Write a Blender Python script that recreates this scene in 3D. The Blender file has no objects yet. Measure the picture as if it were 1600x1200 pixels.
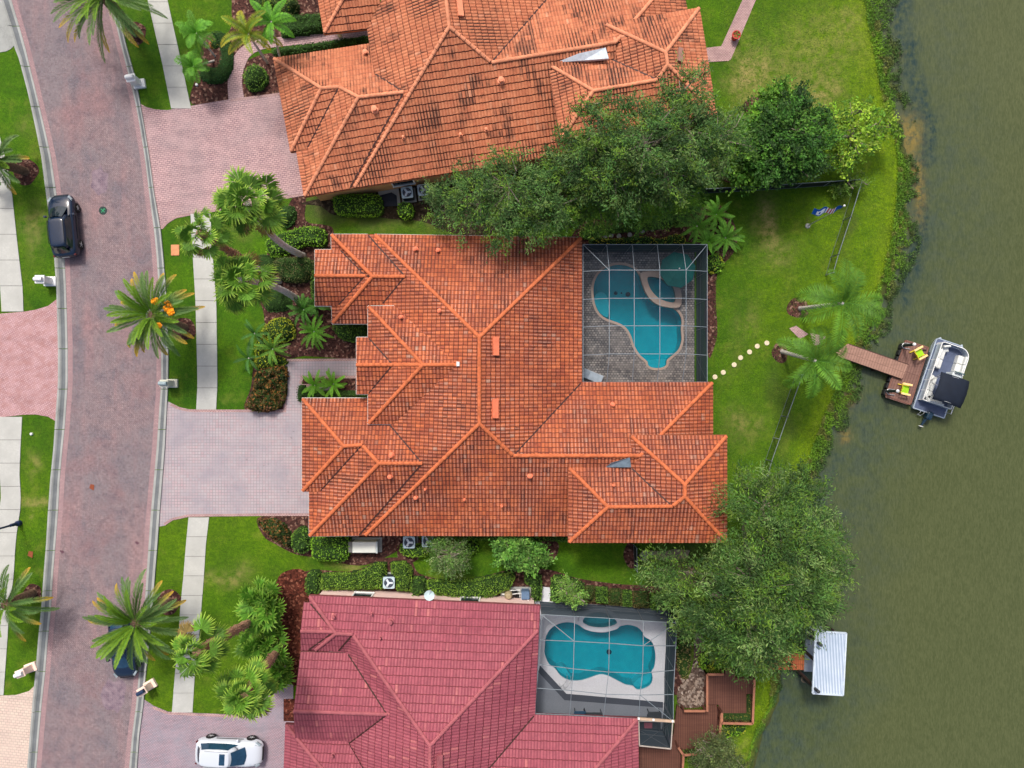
import bpy, bmesh, math, random
import numpy as np
from mathutils import Vector, Matrix
from mathutils.geometry import tessellate_polygon
from mathutils.bvhtree import BVHTree
random.seed(7); RNG = np.random.default_rng(7)
R = math.radians
scene = bpy.context.scene
# ---------------------------------------------------------------- camera, sky, sun, exposure
H = 52.0                      # drone height above the lawn, metres
SC = 0.048                    # ground metres per photo pixel (1600 wide)
cam_d = bpy.data.cameras.new("camera"); cam = bpy.data.objects.new("camera", cam_d)
scene.collection.objects.link(cam); scene.camera = cam
cam.location = (0, 0, H); cam.rotation_euler = (0, 0, 0)
cam_d.sensor_fit = 'HORIZONTAL'; cam_d.sensor_width = 36
cam_d.lens = 36 * H / (1600 * SC); cam_d.clip_end = 2000; cam_d.clip_start = 0.5
SUN_EL, SUN_AZ = 56, -18      # azimuth clockwise from +Y
w = bpy.data.worlds.new("World"); scene.world = w; w.use_nodes = True
nt = w.node_tree; nt.nodes.clear()
sky = nt.nodes.new('ShaderNodeTexSky'); sky.sky_type = 'NISHITA'; sky.sun_disc = False
sky.sun_elevation = R(SUN_EL); sky.sun_rotation = R(SUN_AZ); sky.dust_density = 6; sky.air_density = 1.0; sky.ozone_density = 0.6
bg = nt.nodes.new('ShaderNodeBackground'); bg.inputs[1].default_value = 0.125
wo = nt.nodes.new('ShaderNodeOutputWorld')
nt.links.new(sky.outputs[0], bg.inputs[0]); nt.links.new(bg.outputs[0], wo.inputs[0])
sl = bpy.data.lights.new("sun", 'SUN'); sl.energy = 2.1; sl.angle = R(9); sl.color = (1, 0.97, 0.92)
so = bpy.data.objects.new("sun", sl); scene.collection.objects.link(so); so.location = (0, 0, 80)
so.rotation_euler = (R(-(90 - SUN_EL)), 0, R(-SUN_AZ))
vs = scene.view_settings; vs.view_transform = 'Standard'; vs.look = 'None'; vs.exposure = 0.35; vs.gamma = 1
scene.cycles.transparent_max_bounces = 16; scene.cycles.max_bounces = 5

# ---------------------------------------------------------------- helpers
C = scene.collection.objects
def W(px, py, z=0.0):
    k = SC * (H - z) / H
    return Vector(((px - 800) * k, (600 - py) * k, z))
def lin(r, g, b):
    f = lambda c: ((c / 255 + .055) / 1.055) ** 2.4 if c > 10 else c / 255 / 12.92
    return (f(r), f(g), f(b))
def props(o, label=None, cat=None, group=None, kind=None):
    if label: o['label'] = label
    if cat: o['category'] = cat
    if group: o['group'] = group
    if kind: o['kind'] = kind
    return o
def thing(name, label, cat, loc=(0, 0, 0), rz=0, group=None):
    o = bpy.data.objects.new(name, None); C.link(o); o.location = loc; o.rotation_euler = (0, 0, rz)
    o.empty_display_size = 0.2
    return props(o, label, cat, group)
def link(name, me, parent=None, mats=()):
    o = bpy.data.objects.new(name, me); C.link(o)
    for m in mats: me.materials.append(m)
    if parent: o.parent = parent
    return o
def copy_tree(o, parent=None):
    c = o.copy(); C.link(c)
    if parent: c.parent = parent
    for ch in list(o.children): copy_tree(ch, c)
    return c
def npmesh(name, V, F, mat, parent=None, cols=None, smooth=False):
    """V (n,3), F (m,4) arrays -> object"""
    me = bpy.data.meshes.new(name); V = np.asarray(V, np.float32); F = np.asarray(F, np.int32)
    me.vertices.add(len(V)); me.vertices.foreach_set('co', V.ravel())
    k = F.shape[1]; me.loops.add(F.size); me.loops.foreach_set('vertex_index', F.ravel())
    me.polygons.add(len(F)); me.polygons.foreach_set('loop_start', np.arange(0, F.size, k, dtype=np.int32))
    me.polygons.foreach_set('loop_total', np.full(len(F), k, np.int32))
    if smooth: me.polygons.foreach_set('use_smooth', np.ones(len(F), bool))
    me.update(); me.validate()
    if cols is not None:
        a = me.attributes.new('Col', 'FLOAT_COLOR', 'POINT')
        cc = np.ones((len(V), 4), np.float32); cc[:, :3] = cols; a.data.foreach_set('color', cc.ravel())
    return link(name, me, parent, [mat])
class MB:
    """collects simple shapes into one mesh"""
    def __init__(s): s.v = []; s.f = []; s.m = []; s.mi = 0
    def add(s, vs, fs):
        b = len(s.v); s.v += [tuple(v) for v in vs]; s.f += [tuple(b + i for i in f) for f in fs]; s.m += [s.mi] * len(fs)
    def box(s, c, d, rz=0, taper=1.0, M=None):
        x, y, z = d[0] / 2, d[1] / 2, d[2] / 2; vs = []
        for sz in (-1, 1):
            t = taper if sz > 0 else 1
            for sx, sy in ((-1, -1), (1, -1), (1, 1), (-1, 1)):
                vs.append(Vector((sx * x * t, sy * y * t, sz * z)))
        m = Matrix.Translation(c) @ (M if M else Matrix.Rotation(rz, 4, 'Z'))
        s.add([m @ v for v in vs], [(3, 2, 1, 0), (4, 5, 6, 7), (0, 1, 5, 4), (1, 2, 6, 5), (2, 3, 7, 6), (3, 0, 4, 7)])
    def rbox(s, c, d, r=.05, rz=0, h=.02):
        """box with rounded plan corners and a small bevel on top"""
        out = []
        for k, (sx, sy) in enumerate(((1, 1), (-1, 1), (-1, -1), (1, -1))):
            for j in range(4):
                a = math.pi / 2 * (k + j / 3); out.append((sx * (d[0] / 2 - r) + r * math.cos(a), sy * (d[1] / 2 - r) + r * math.sin(a)))
        n = len(out); m = Matrix.Translation(c) @ Matrix.Rotation(rz, 4, 'Z'); vs = []
        for z, k in ((-d[2] / 2, 1), (d[2] / 2 - h, 1), (d[2] / 2, 1 - 2 * h / max(min(d[0], d[1]), .05))):
            vs += [m @ Vector((x * k, y * k, z)) for x, y in out]
        fs = [tuple(reversed(range(n))), tuple(range(2 * n, 3 * n))]
        for L in (0, 1): fs += [(L * n + i, L * n + (i + 1) % n, (L + 1) * n + (i + 1) % n, (L + 1) * n + i) for i in range(n)]
        s.add(vs, fs)
    def bar(s, a, b, w, h=None):
        a, b = Vector(a), Vector(b); h = h or w; d = b - a; L = d.length
        if L < 1e-5: return
        q = d.to_track_quat('X', 'Z').to_matrix().to_4x4()
        s.box((a + b) / 2, (L, w, h), M=q)
    def tube(s, pts, r, n=8, cap=True):
        pts = [Vector(p) for p in pts]; rs = r if isinstance(r, (list, tuple)) else [r] * len(pts); vs = []; fs = []
        for i, p in enumerate(pts):
            d = (pts[min(i + 1, len(pts) - 1)] - pts[max(i - 1, 0)]).normalized()
            u = d.cross(Vector((0, 0, 1))); u = Vector((1, 0, 0)) if u.length < 1e-3 else u.normalized(); v = d.cross(u)
            vs += [p + (u * math.cos(2 * math.pi * k / n) + v * math.sin(2 * math.pi * k / n)) * rs[i] for k in range(n)]
        for i in range(len(pts) - 1): fs += [(i * n + k, i * n + (k + 1) % n, (i + 1) * n + (k + 1) % n, (i + 1) * n + k) for k in range(n)]
        if cap: fs += [tuple(range(n)), tuple(reversed(range((len(pts) - 1) * n, len(pts) * n)))]
        s.add(vs, fs)
    def lathe(s, c, prof, n=16):
        vs = []; fs = []
        for r, z in prof: vs += [Vector(c) + Vector((r * math.cos(2 * math.pi * k / n), r * math.sin(2 * math.pi * k / n), z)) for k in range(n)]
        for i in range(len(prof) - 1): fs += [(i * n + k, i * n + (k + 1) % n, (i + 1) * n + (k + 1) % n, (i + 1) * n + k) for k in range(n)]
        fs += [tuple(range((len(prof) - 1) * n, len(prof) * n))]
        s.add(vs, fs)
    def prism(s, poly, z0, z1):
        """poly: list of (x,y) world"""
        n = len(poly); tri = tessellate_polygon([[Vector((x, y, 0)) for x, y in poly]])
        vs = [(x, y, z1) for x, y in poly] + [(x, y, z0) for x, y in poly]
        fs = []
        for t in tri:
            a, b, c = [Vector(poly[i] + (0,)) for i in t]
            if (b - a).cross(c - a).z < 0: t = (t[0], t[2], t[1])
            fs.append(tuple(t))
        for i in range(n): fs.append((i, (i + 1) % n, n + (i + 1) % n, n + i))
        s.add(vs, fs)
    def build(s, name, mats, parent=None, smooth=False, bevel=0, sub=0):
        me = bpy.data.meshes.new(name); me.from_pydata(s.v, [], s.f)
        mats = mats if isinstance(mats, (list, tuple)) else [mats]
        o = link(name, me, parent, mats)
        if len(mats) > 1: me.polygons.foreach_set('material_index', s.m)
        bm = bmesh.new(); bm.from_mesh(me); bmesh.ops.recalc_face_normals(bm, faces=bm.faces); bm.to_mesh(me); bm.free()
        if bevel:
            b = o.modifiers.new('b', 'BEVEL'); b.width = bevel; b.segments = 2; b.limit_method = 'ANGLE'
        if sub:
            b = o.modifiers.new('s', 'SUBSURF'); b.levels = b.render_levels = sub
        if smooth: me.polygons.foreach_set('use_smooth', [True] * len(me.polygons))
        return o
def smooth_poly(pts, n=5, closed=True):
    P = [Vector((p[0], p[1], 0)) for p in pts]; out = []; N = len(P)
    for i in range(N if closed else N - 1):
        g = lambda k: P[k % N] if closed else P[max(0, min(N - 1, k))]
        p0, p1, p2, p3 = g(i - 1), g(i), g(i + 1), g(i + 2)
        for j in range(n):
            t = j / n
            q = .5 * ((2 * p1) + (p2 - p0) * t + (2 * p0 - 5 * p1 + 4 * p2 - p3) * t * t + (3 * p1 - p0 - 3 * p2 + p3) * t ** 3)
            out.append((q.x, q.y))
    if not closed: out.append((P[-1].x, P[-1].y))
    return out
def wpoly(pts, z=0): return [(W(x, y, z).x, W(x, y, z).y) for x, y in pts]
def sheet(name, loops, z, mat, parent=None, depth=0.25, px=True):
    """flat slab with holes: loops[0] outline, the others holes (photo pixels on plane z)"""
    L = [[Vector((*p, 0)) for p in (wpoly(l, z) if px else l)] for l in loops]
    allv = [v for l in L for v in l]; tri = tessellate_polygon(L)
    vs = [(v.x, v.y, z) for v in allv] + [(v.x, v.y, z - depth) for v in allv]; n = len(allv); fs = []
    for t in tri:
        a, b, c = [allv[i] for i in t]
        cr = (b - a).cross(c - a).z
        if abs(cr) < 1e-9: continue
        fs.append(tuple(t) if cr > 0 else (t[0], t[2], t[1]))
    o = 0
    for l in L:
        m = len(l); fs += [(o + i, o + (i + 1) % m, n + o + (i + 1) % m, n + o + i) for i in range(m)]; o += m
    me = bpy.data.meshes.new(name); me.from_pydata(vs, [], fs)
    bm = bmesh.new(); bm.from_mesh(me); bmesh.ops.recalc_face_normals(bm, faces=bm.faces)
    if sum(f.normal.z for f in bm.faces if abs(f.normal.z) > .9) < 0: bmesh.ops.reverse_faces(bm, faces=bm.faces)
    bm.to_mesh(me); bm.free()
    return link(name, me, parent, [mat])
def inside(P, x, y):
    """vectorised point in polygon"""
    P = np.asarray(P); r = np.zeros(x.shape, bool); n = len(P)
    for i in range(n):
        x0, y0 = P[i]; x1, y1 = P[(i + 1) % n]
        if y0 == y1: continue
        c = ((y0 > y) != (y1 > y)) & (x < (x1 - x0) * (y - y0) / (y1 - y0) + x0); r ^= c
    return r
def pdist(P, x, y, closed=True):
    P = np.asarray(P, float); d = np.full(x.shape, 1e9); n = len(P)
    for i in range(n if closed else n - 1):
        a = P[i]; b = P[(i + 1) % n]; ab = b - a; L = (ab ** 2).sum() + 1e-12
        t = np.clip(((x - a[0]) * ab[0] + (y - a[1]) * ab[1]) / L, 0, 1)
        d = np.minimum(d, np.hypot(x - a[0] - t * ab[0], y - a[1] - t * ab[1]))
    return d
def vnoise(x, y, s, seed=0):
    """cheap value noise 0..1"""
    x = x / s + 100.3; y = y / s + 57.7; xi = np.floor(x).astype(int); yi = np.floor(y).astype(int); fx = x - xi; fy = y - yi
    fx = fx * fx * (3 - 2 * fx); fy = fy * fy * (3 - 2 * fy)
    h = lambda a, b: ((np.sin(a * 127.1 + b * 311.7 + seed * 17.3) * 43758.5453) % 1.0)
    return (h(xi, yi) * (1 - fx) + h(xi + 1, yi) * fx) * (1 - fy) + (h(xi, yi + 1) * (1 - fx) + h(xi + 1, yi + 1) * fx) * fy

# ---------------------------------------------------------------- materials
class NM:
    def __init__(s, name, rough=.8, spec=.3, metal=0):
        s.m = bpy.data.materials.new(name); s.m.use_nodes = True; s.t = s.m.node_tree; s.b = s.t.nodes['Principled BSDF']
        s.b.inputs['Roughness'].default_value = rough; s.b.inputs['Specular IOR Level'].default_value = spec; s.b.inputs['Metallic'].default_value = metal
        s.tc = s.t.nodes.new('ShaderNodeTexCoord')
    def n(s, t, **k):
        x = s.t.nodes.new(t)
        for a, b in k.items(): setattr(x, a, b)
        return x
    def l(s, a, b): s.t.links.new(a, b)
    def coord(s, rot=0, scale=(1, 1, 1), src='Object'):
        mp = s.n('ShaderNodeMapping'); s.l(s.tc.outputs[src], mp.inputs[0]); mp.inputs['Rotation'].default_value = (0, 0, rot); mp.inputs['Scale'].default_value = scale
        return mp.outputs[0]
    def noise(s, scale, detail=4, co=None, lo=.35, hi=.65, rough=.6, dist=0):
        x = s.n('ShaderNodeTexNoise'); x.inputs['Scale'].default_value = scale; x.inputs['Detail'].default_value = detail; x.inputs['Roughness'].default_value = rough
        x.inputs['Distortion'].default_value = dist
        s.l(co or s.coord(), x.inputs['Vector'])
        r = s.n('ShaderNodeMapRange'); r.inputs[1].default_value = lo; r.inputs[2].default_value = hi; s.l(x.outputs['Fac'], r.inputs[0])
        return r.outputs[0]
    def mix(s, f, a, b, mode='MIX'):
        x = s.n('ShaderNodeMix', data_type='RGBA', blend_type=mode)
        for i, v in ((0, f), (6, a), (7, b)):
            if isinstance(v, (int, float)): x.inputs[i].default_value = v
            elif isinstance(v, (tuple, list)): x.inputs[i].default_value = (*v[:3], 1)
            else: s.l(v, x.inputs[i])
        return x.outputs[2]
    def math(s, op, a, b=0):
        x = s.n('ShaderNodeMath', operation=op)
        for i, v in ((0, a), (1, b)):
            if isinstance(v, (int, float)): x.inputs[i].default_value = v
            else: s.l(v, x.inputs[i])
        return x.outputs[0]
    def attr(s, name, out='Fac'):
        x = s.n('ShaderNodeAttribute', attribute_name=name); return x.outputs[out]
    def brick(s, w, h, co, c1, c2, mortar, ms=.012, off=.5):
        x = s.n('ShaderNodeTexBrick'); x.offset = off; s.l(co, x.inputs['Vector'])
        for k, v in (('Color1', c1), ('Color2', c2), ('Mortar', mortar)): x.inputs[k].default_value = (*v, 1)
        x.inputs['Scale'].default_value = 1; x.inputs['Brick Width'].default_value = w; x.inputs['Row Height'].default_value = h
        x.inputs['Mortar Size'].default_value = ms; x.inputs['Mortar Smooth'].default_value = .3; x.inputs['Bias'].default_value = 0
        return x.outputs[0]
    def col(s, c):
        if isinstance(c, (tuple, list)): s.b.inputs['Base Color'].default_value = (*c[:3], 1)
        else: s.l(c, s.b.inputs['Base Color'])
        return s
    def bump(s, h, strength=.4, dist=.02):
        x = s.n('ShaderNodeBump'); x.inputs['Strength'].default_value = strength; x.inputs['Distance'].default_value = dist
        s.l(h, x.inputs['Height']); s.l(x.outputs[0], s.b.inputs['Normal']); return s
def simple(name, c, rough=.6, var=.12, scale=3, spec=.3, metal=0, bump=0):
    m = NM(name, rough, spec, metal); f = m.noise(scale, 5)
    a = tuple(x * (1 - var) for x in c); b = tuple(min(1, x * (1 + var)) for x in c)
    m.col(m.mix(f, a, b))
    if bump: m.bump(m.noise(scale * 8, 3), bump)
    return m.m

# lawn: noise greens, dry patches from an attribute
m = NM('lawn', .9, .15)
g = m.mix(m.noise(.22, 5, lo=.38, hi=.62), lin(66, 112, 16), lin(94, 142, 14))
g = m.mix(m.attr('tone'), g, lin(140, 172, 14))
g = m.mix(m.noise(1.1, 5, lo=.36, hi=.62), m.mix(.4, g, lin(50, 94, 12)), g)
g = m.mix(m.math('MULTIPLY', m.noise(.7, 6, lo=.5, hi=.7), .5), g, lin(120, 140, 40))
g = m.mix(m.noise(4.5, 6, lo=.3, hi=.7), m.mix(.55, g, lin(32, 62, 14)), g)
g = m.mix(m.noise(13, 4, lo=.35, hi=.7), m.mix(.55, g, lin(30, 54, 12)), g)
dry = m.math('MULTIPLY', m.attr('dry'), m.noise(1.7, 6, lo=.34, hi=.6))
g = m.mix(dry, g, lin(150, 138, 84))
dm = m.math('MULTIPLY', m.noise(.55, 5, lo=.58, hi=.75), .35); g = m.mix(dm, g, lin(130, 128, 60))
g = m.mix(m.attr('mud'), g, lin(70, 66, 48))
m.col(g).bump(m.noise(14, 5, lo=.2, hi=.8), .9, .05); LAWN = m.m
# mulch
def mulch(name, c, d, hl):
    m = NM(name, .95, .1); v = m.n('ShaderNodeTexVoronoi'); v.inputs['Scale'].default_value = 7; m.l(m.coord(), v.inputs['Vector'])
    sp = m.n('ShaderNodeSeparateColor'); m.l(v.outputs['Color'], sp.inputs[0])
    k = m.mix(sp.outputs[0], d, c); k = m.mix(m.math('GREATER_THAN', sp.outputs[1], .86), k, hl)
    k = m.mix(m.noise(.8, 4), m.mix(.5, k, d), k)
    m.col(k).bump(v.outputs['Distance'], .8, .05); return m.m
MULCH = mulch('bark_mulch', lin(100, 66, 58), lin(48, 32, 30), lin(136, 106, 92))
MULCHR = mulch('red_mulch', lin(106, 56, 44), lin(50, 26, 20), lin(140, 88, 70))
ROCK = mulch('stones', lin(130, 112, 100), lin(70, 56, 50), lin(176, 162, 150))
SOIL = mulch('soil', lin(66, 56, 44), lin(40, 34, 26), lin(84, 76, 60))
# road pavers
m = NM('road_pavers', .85, .2)
b = m.brick(.2, .1, m.coord(R(42)), lin(162, 142, 142), lin(138, 120, 122), lin(100, 88, 90), .014)
k = m.mix(m.noise(.18, 6, lo=.4, hi=.6, dist=1), b, m.mix(.72, b, lin(122, 118, 122)))
k = m.mix(m.math('MULTIPLY', m.noise(.45, 6, lo=.5, hi=.66), .75), k, lin(104, 102, 110))
k = m.mix(m.math('MULTIPLY', m.noise(.25, 6, co=m.coord(.1, (1, 1, 1)), lo=.52, hi=.66), .5), k, lin(142, 104, 104))
k = m.mix(m.math('MULTIPLY', m.noise(.3, 5, co=m.coord(.4, (2.2, .35, 1)), lo=.5, hi=.68), .45), k, lin(168, 128, 126))
k = m.mix(m.math('MULTIPLY', m.noise(1.6, 6, lo=.5, hi=.68), .5), k, lin(92, 86, 94))
k = m.mix(m.noise(7, 4, lo=.32, hi=.68), m.mix(.55, k, lin(84, 66, 72)), k)
k = m.mix(m.math('MULTIPLY', m.noise(22, 2, lo=.5, hi=.8), .5), k, lin(186, 160, 160))
m.col(k).bump(m.noise(12, 4), .3, .01); ROAD = m.m
m = NM('road_border', .85, .2)
b = m.brick(.2, .1, m.coord(), lin(174, 144, 144), lin(158, 130, 131), lin(112, 94, 97), .012)
m.col(m.mix(m.noise(.6, 5), m.mix(.4, b, lin(128, 104, 108)), b)); BORDER = m.m
def pavers(name, c1, c2, mort, rot, w=.26, h=.26, off=.0, c3=None, f3=.5, sc=.35):
    m = NM(name, .85, .2); b = m.brick(w, h, m.coord(rot), c1, c2, mort, .022, off)
    sp = m.noise(.12 * 9, 4, lo=.4, hi=.6)
    k = m.mix(m.math('MULTIPLY', m.noise(sc, 5, lo=.42, hi=.62), f3), b, c3 or mort)
    k = m.mix(m.math('MULTIPLY', sp, .3), k, c1)
    k = m.mix(m.math('MULTIPLY', m.noise(.9, 6, co=m.coord(.1, (.3, 1.5, 1)), lo=.5, hi=.72), .32), k, mort)
    k = m.mix(m.math('MULTIPLY', m.noise(2.4, 3, lo=.66, hi=.74), .45), k, tuple(x * .6 for x in mort))
    k = m.mix(m.noise(6, 3, lo=.3, hi=.75), m.mix(.22, k, mort), k)
    m.col(k).bump(m.noise(9, 3), .25, .01); return m.m
PAV_N = pavers('pink_pavers', lin(198, 164, 162), lin(178, 146, 148), lin(112, 92, 96), R(-8), .3, .15, .5, lin(146, 132, 134), .45)
PAV_M = pavers('grey_pink_pavers', lin(176, 166, 168), lin(180, 154, 156), lin(134, 128, 134), 0, .22, .22, 0, lin(146, 140, 148), .75)
PAV_R = pavers('mauve_pavers', lin(178, 150, 158), lin(160, 148, 158), lin(112, 102, 110), .1, .2, .1, .5, lin(142, 142, 152), .6)
PAV_W = pavers('rose_pavers', lin(208, 172, 174), lin(196, 158, 162), lin(130, 96, 96), .3, .2, .1, .5, lin(160, 116, 112), .75, 2.2)
PAV_L = pavers('cream_pavers', lin(214, 196, 180), lin(204, 180, 168), lin(160, 144, 134), .1, .3, .2, .5, lin(190, 170, 160), .4)
PAV_E = pavers('edge_pavers', lin(206, 172, 166), lin(186, 150, 148), lin(128, 104, 104), 0, .2, .1, .5)
DECKP = pavers('pool_deck_pavers', lin(176, 168, 162), lin(108, 106, 108), lin(52, 54, 58), 0, .22, .17, .5, lin(84, 80, 80), .6, 1.2)
# concrete
def concrete(name, c, stain=.3):
    m = NM(name, .9, .2); k = m.mix(m.noise(.7, 6, lo=.4, hi=.7), c, tuple(x * (1 - stain) for x in c))
    k = m.mix(m.noise(9, 4, lo=.35, hi=.7), k, tuple(x * .86 for x in c)); m.col(k).bump(m.noise(30, 3), .15, .004); return m.m
CONC = concrete('concrete', lin(186, 186, 180), .25); CONCD = concrete('worn_concrete', lin(164, 166, 162), .4); CONCG = concrete('gutter_stain', lin(116, 120, 122), .5); COOL = concrete('light_deck', lin(212, 214, 220), .1)
DKDECK = concrete('grey_deck', lin(126, 132, 142), .12); BAND = concrete('dark_band', lin(72, 76, 86), .1); COPE = concrete('coping', lin(186, 166, 152), .35)
GAP = simple('joint', lin(66, 62, 56))
# roof tiles
def tiles(name, c, var, dark, darkf, streak, grey, crown=.0, pan0=.5, pan1=.2, regd=.35):
    m = NM(name, .75, .25); v = m.attr('tv'); 
    k = m.mix(v, c, var)
    k = m.mix(m.math('MULTIPLY', m.math('GREATER_THAN', m.attr('tg'), .95), m.noise(.35, 3, lo=.42, hi=.6)), k, grey)
    k = m.mix(m.math('MULTIPLY', m.noise(.16, 4, lo=.4, hi=.66), regd), k, tuple(x * .55 for x in var))
    st = m.math('MULTIPLY', m.noise(.42, 6, lo=.5, hi=.6), m.math('GREATER_THAN', m.attr('ts'), streak))
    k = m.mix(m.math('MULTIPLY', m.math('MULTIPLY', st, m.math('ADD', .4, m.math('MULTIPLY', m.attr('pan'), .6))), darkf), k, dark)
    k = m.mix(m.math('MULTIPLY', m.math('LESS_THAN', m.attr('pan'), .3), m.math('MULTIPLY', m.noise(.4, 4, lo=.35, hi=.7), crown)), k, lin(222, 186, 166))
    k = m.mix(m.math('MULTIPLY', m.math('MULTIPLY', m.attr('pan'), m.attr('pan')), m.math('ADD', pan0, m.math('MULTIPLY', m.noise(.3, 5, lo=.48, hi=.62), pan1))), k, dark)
    k = m.mix(m.math('MULTIPLY', m.noise(5, 5, lo=.4, hi=.75), .35), k, dark)
    m.col(k); return m.m
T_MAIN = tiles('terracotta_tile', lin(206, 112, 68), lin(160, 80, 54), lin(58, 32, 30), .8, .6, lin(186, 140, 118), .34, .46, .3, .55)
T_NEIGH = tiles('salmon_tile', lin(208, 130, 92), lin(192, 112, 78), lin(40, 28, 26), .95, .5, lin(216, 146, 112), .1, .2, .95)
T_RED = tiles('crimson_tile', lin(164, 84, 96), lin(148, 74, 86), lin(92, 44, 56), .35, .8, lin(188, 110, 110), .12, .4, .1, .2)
CAP_MAIN = simple('ridge_orange', lin(192, 104, 64), .75, .2, 3); CAP_NEIGH = simple('ridge_salmon', lin(206, 134, 100), .75, .18, 2); CAP_RED = simple('ridge_crimson', lin(156, 86, 92), .75, .16, 2)
LIP_SHADE_MAIN = simple('tile_butt_shade', lin(84, 38, 30)); LIP_SHADE_NEIGH = simple('tile_butt_shade_salmon', lin(96, 48, 38)); LIP_SHADE_RED = simple('tile_butt_shade_crimson', lin(104, 42, 50))  # dark butt strips: shadow line under each tile row put into the colour
UNDER = simple('roof_underlay', lin(60, 34, 30))
STUCCO = simple('cream_stucco', lin(196, 170, 128), .9, .08, 2, bump=.2); STUCCO_P = simple('pink_stucco', lin(226, 196, 188), .9, .06, 2, bump=.2); STUCCO_T = simple('tan_stucco', lin(206, 160, 112), .9, .08, 2, bump=.2)
WHITE = simple('white_paint', (.78, .78, .77), .5, .05); OFFW = simple('off_white', lin(214, 212, 206), .6, .08)
BLACKG = simple('black_rubber', (.012, .012, .013), .7, .2); METAL = simple('galvanised', (.5, .52, .53), .4, .1, metal=.6)
ALU = simple('cage_aluminium', lin(130, 140, 148), .45, .05); BRONZE = simple('bronze_frame', lin(84, 88, 94), .5, .06)
FLASH = simple('flashing', lin(216, 226, 234), .6, .12, 4); FLASHG = simple('grey_flashing', lin(108, 124, 136), .5, .2, 4)
GLASS = simple('dark_glass', (.02, .03, .04), .08, .2, spec=.6)
def wood(name, c, d, rot, bw=.14):
    m = NM(name, .8, .2); wv = m.n('ShaderNodeTexBrick'); wv.offset = 0; m.l(m.coord(rot), wv.inputs['Vector'])
    for kk, v in (('Color1', c), ('Color2', tuple(x * .84 for x in c)), ('Mortar', d)): wv.inputs[kk].default_value = (*v, 1)
    wv.inputs['Scale'].default_value = 1; wv.inputs['Brick Width'].default_value = 40; wv.inputs['Row Height'].default_value = bw; wv.inputs['Mortar Size'].default_value = .014
    k = m.mix(m.noise(2.5, 6, co=m.coord(rot, (.25, 3, 1))), wv.outputs[0], m.mix(.35, wv.outputs[0], d)); m.col(k); return m.m
# foliage: colour from the leaf attribute
m = NM('foliage', .62, .25); k = m.attr('Col', 'Color'); m.col(m.mix(m.noise(9, 2, lo=.3, hi=.7), m.mix(.25, k, (.01, .02, .005)), k))
m.b.inputs['Sheen Weight'].default_value = 0
tr = m.n('ShaderNodeBsdfTranslucent'); m.l(m.mix(1.0, k, (1.0, 1.2, .5), 'MULTIPLY'), tr.inputs[0]); ms = m.n('ShaderNodeMixShader'); ms.inputs[0].default_value = .22
m.l(m.b.outputs[0], ms.inputs[1]); m.l(tr.outputs[0], ms.inputs[2]); m.l(ms.outputs[0], m.t.nodes['Material Output'].inputs[0]); LEAF = m.m
BARK = simple('grey_bark', lin(140, 128, 116), .95, .3, 6, bump=.6); PTRUNK = simple('palm_trunk', lin(196, 188, 182), .95, .22, 5, bump=.6); SHAG = simple('shaggy_trunk', lin(150, 112, 90), .95, .5, 9, bump=.9)
CORE = simple('hedge_core', lin(34, 58, 16), .95, .3, 3)
# ================================================================= SETTING
SHORE = [(1340, -900), (1344, -200), (1348, 0), (1355, 40), (1365, 90), (1372, 130), (1385, 185), (1397, 215), (1402, 250), (1401, 300), (1395, 345), (1385, 400), (1378, 430), (1363, 470), (1345, 510), (1333, 540), (1318, 572), (1300, 620), (1285, 652), (1268, 700), (1252, 745), (1236, 800), (1222, 860), (1212, 920), (1205, 980), (1204, 1040), (1203, 1100), (1180, 1142), (1170, 1175), (1160, 1215), (1140, 1400), (1100, 2400)]
shy = np.array([p[1] for p in SHORE], float); shx = np.array([p[0] for p in SHORE], float)
def px_of(x, y, z=0):
    k = SC * (H - z) / H
    return x / k + 800, 600 - y / k
DRY = [(1200, 350, 14, 26, 1.0), (1198, 330, 20, 45, .5), (1215, 395, 26, 18, .45), (1170, 500, 18, 30, .35), (1165, 665, 30, 24, .55), (1240, 130, 60, 50, .5), (1170, 120, 26, 40, .85), (1290, 60, 60, 40, .35), (1285, 150, 25, 22, .6), (1330, 30, 20, 30, .3),
       (55, 360, 16, 40, .5), (46, 190, 16, 18, .3), (53, 730, 10, 20, .55), (52, 779, 22, 5, 1.0), (345, 905, 40, 10, .55), (380, 895, 20, 10, .5), (540, 885, 24, 8, .7), (700, 905, 30, 10, .3), (435, 520, 20, 16, .3), (440, 600, 14, 10, .2), (55, 798, 5, 5, .9), (1155, 1175, 20, 20, .3), (1060, 1010, 16, 45, .6), (505, 316, 26, 16, .35), (620, 350, 90, 9, .25), (390, 350, 30, 20, .25), (1260, 348, 6, 10, .6), (1145, 560, 10, 30, .2)]
MUD = [(520, 322, 40, 12, .8), (600, 342, 90, 10, .5), (720, 350, 60, 22, .7), (1125, 265, 40, 26, .7), (1160, 225, 30, 30, .5), (1230, 660, 10, 60, .4), (1215, 610, 12, 40, .3), (1325, 340, 7, 60, .45), (1010, 872, 24, 18, .5), (1080, 900, 50, 50, .6)]
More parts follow.
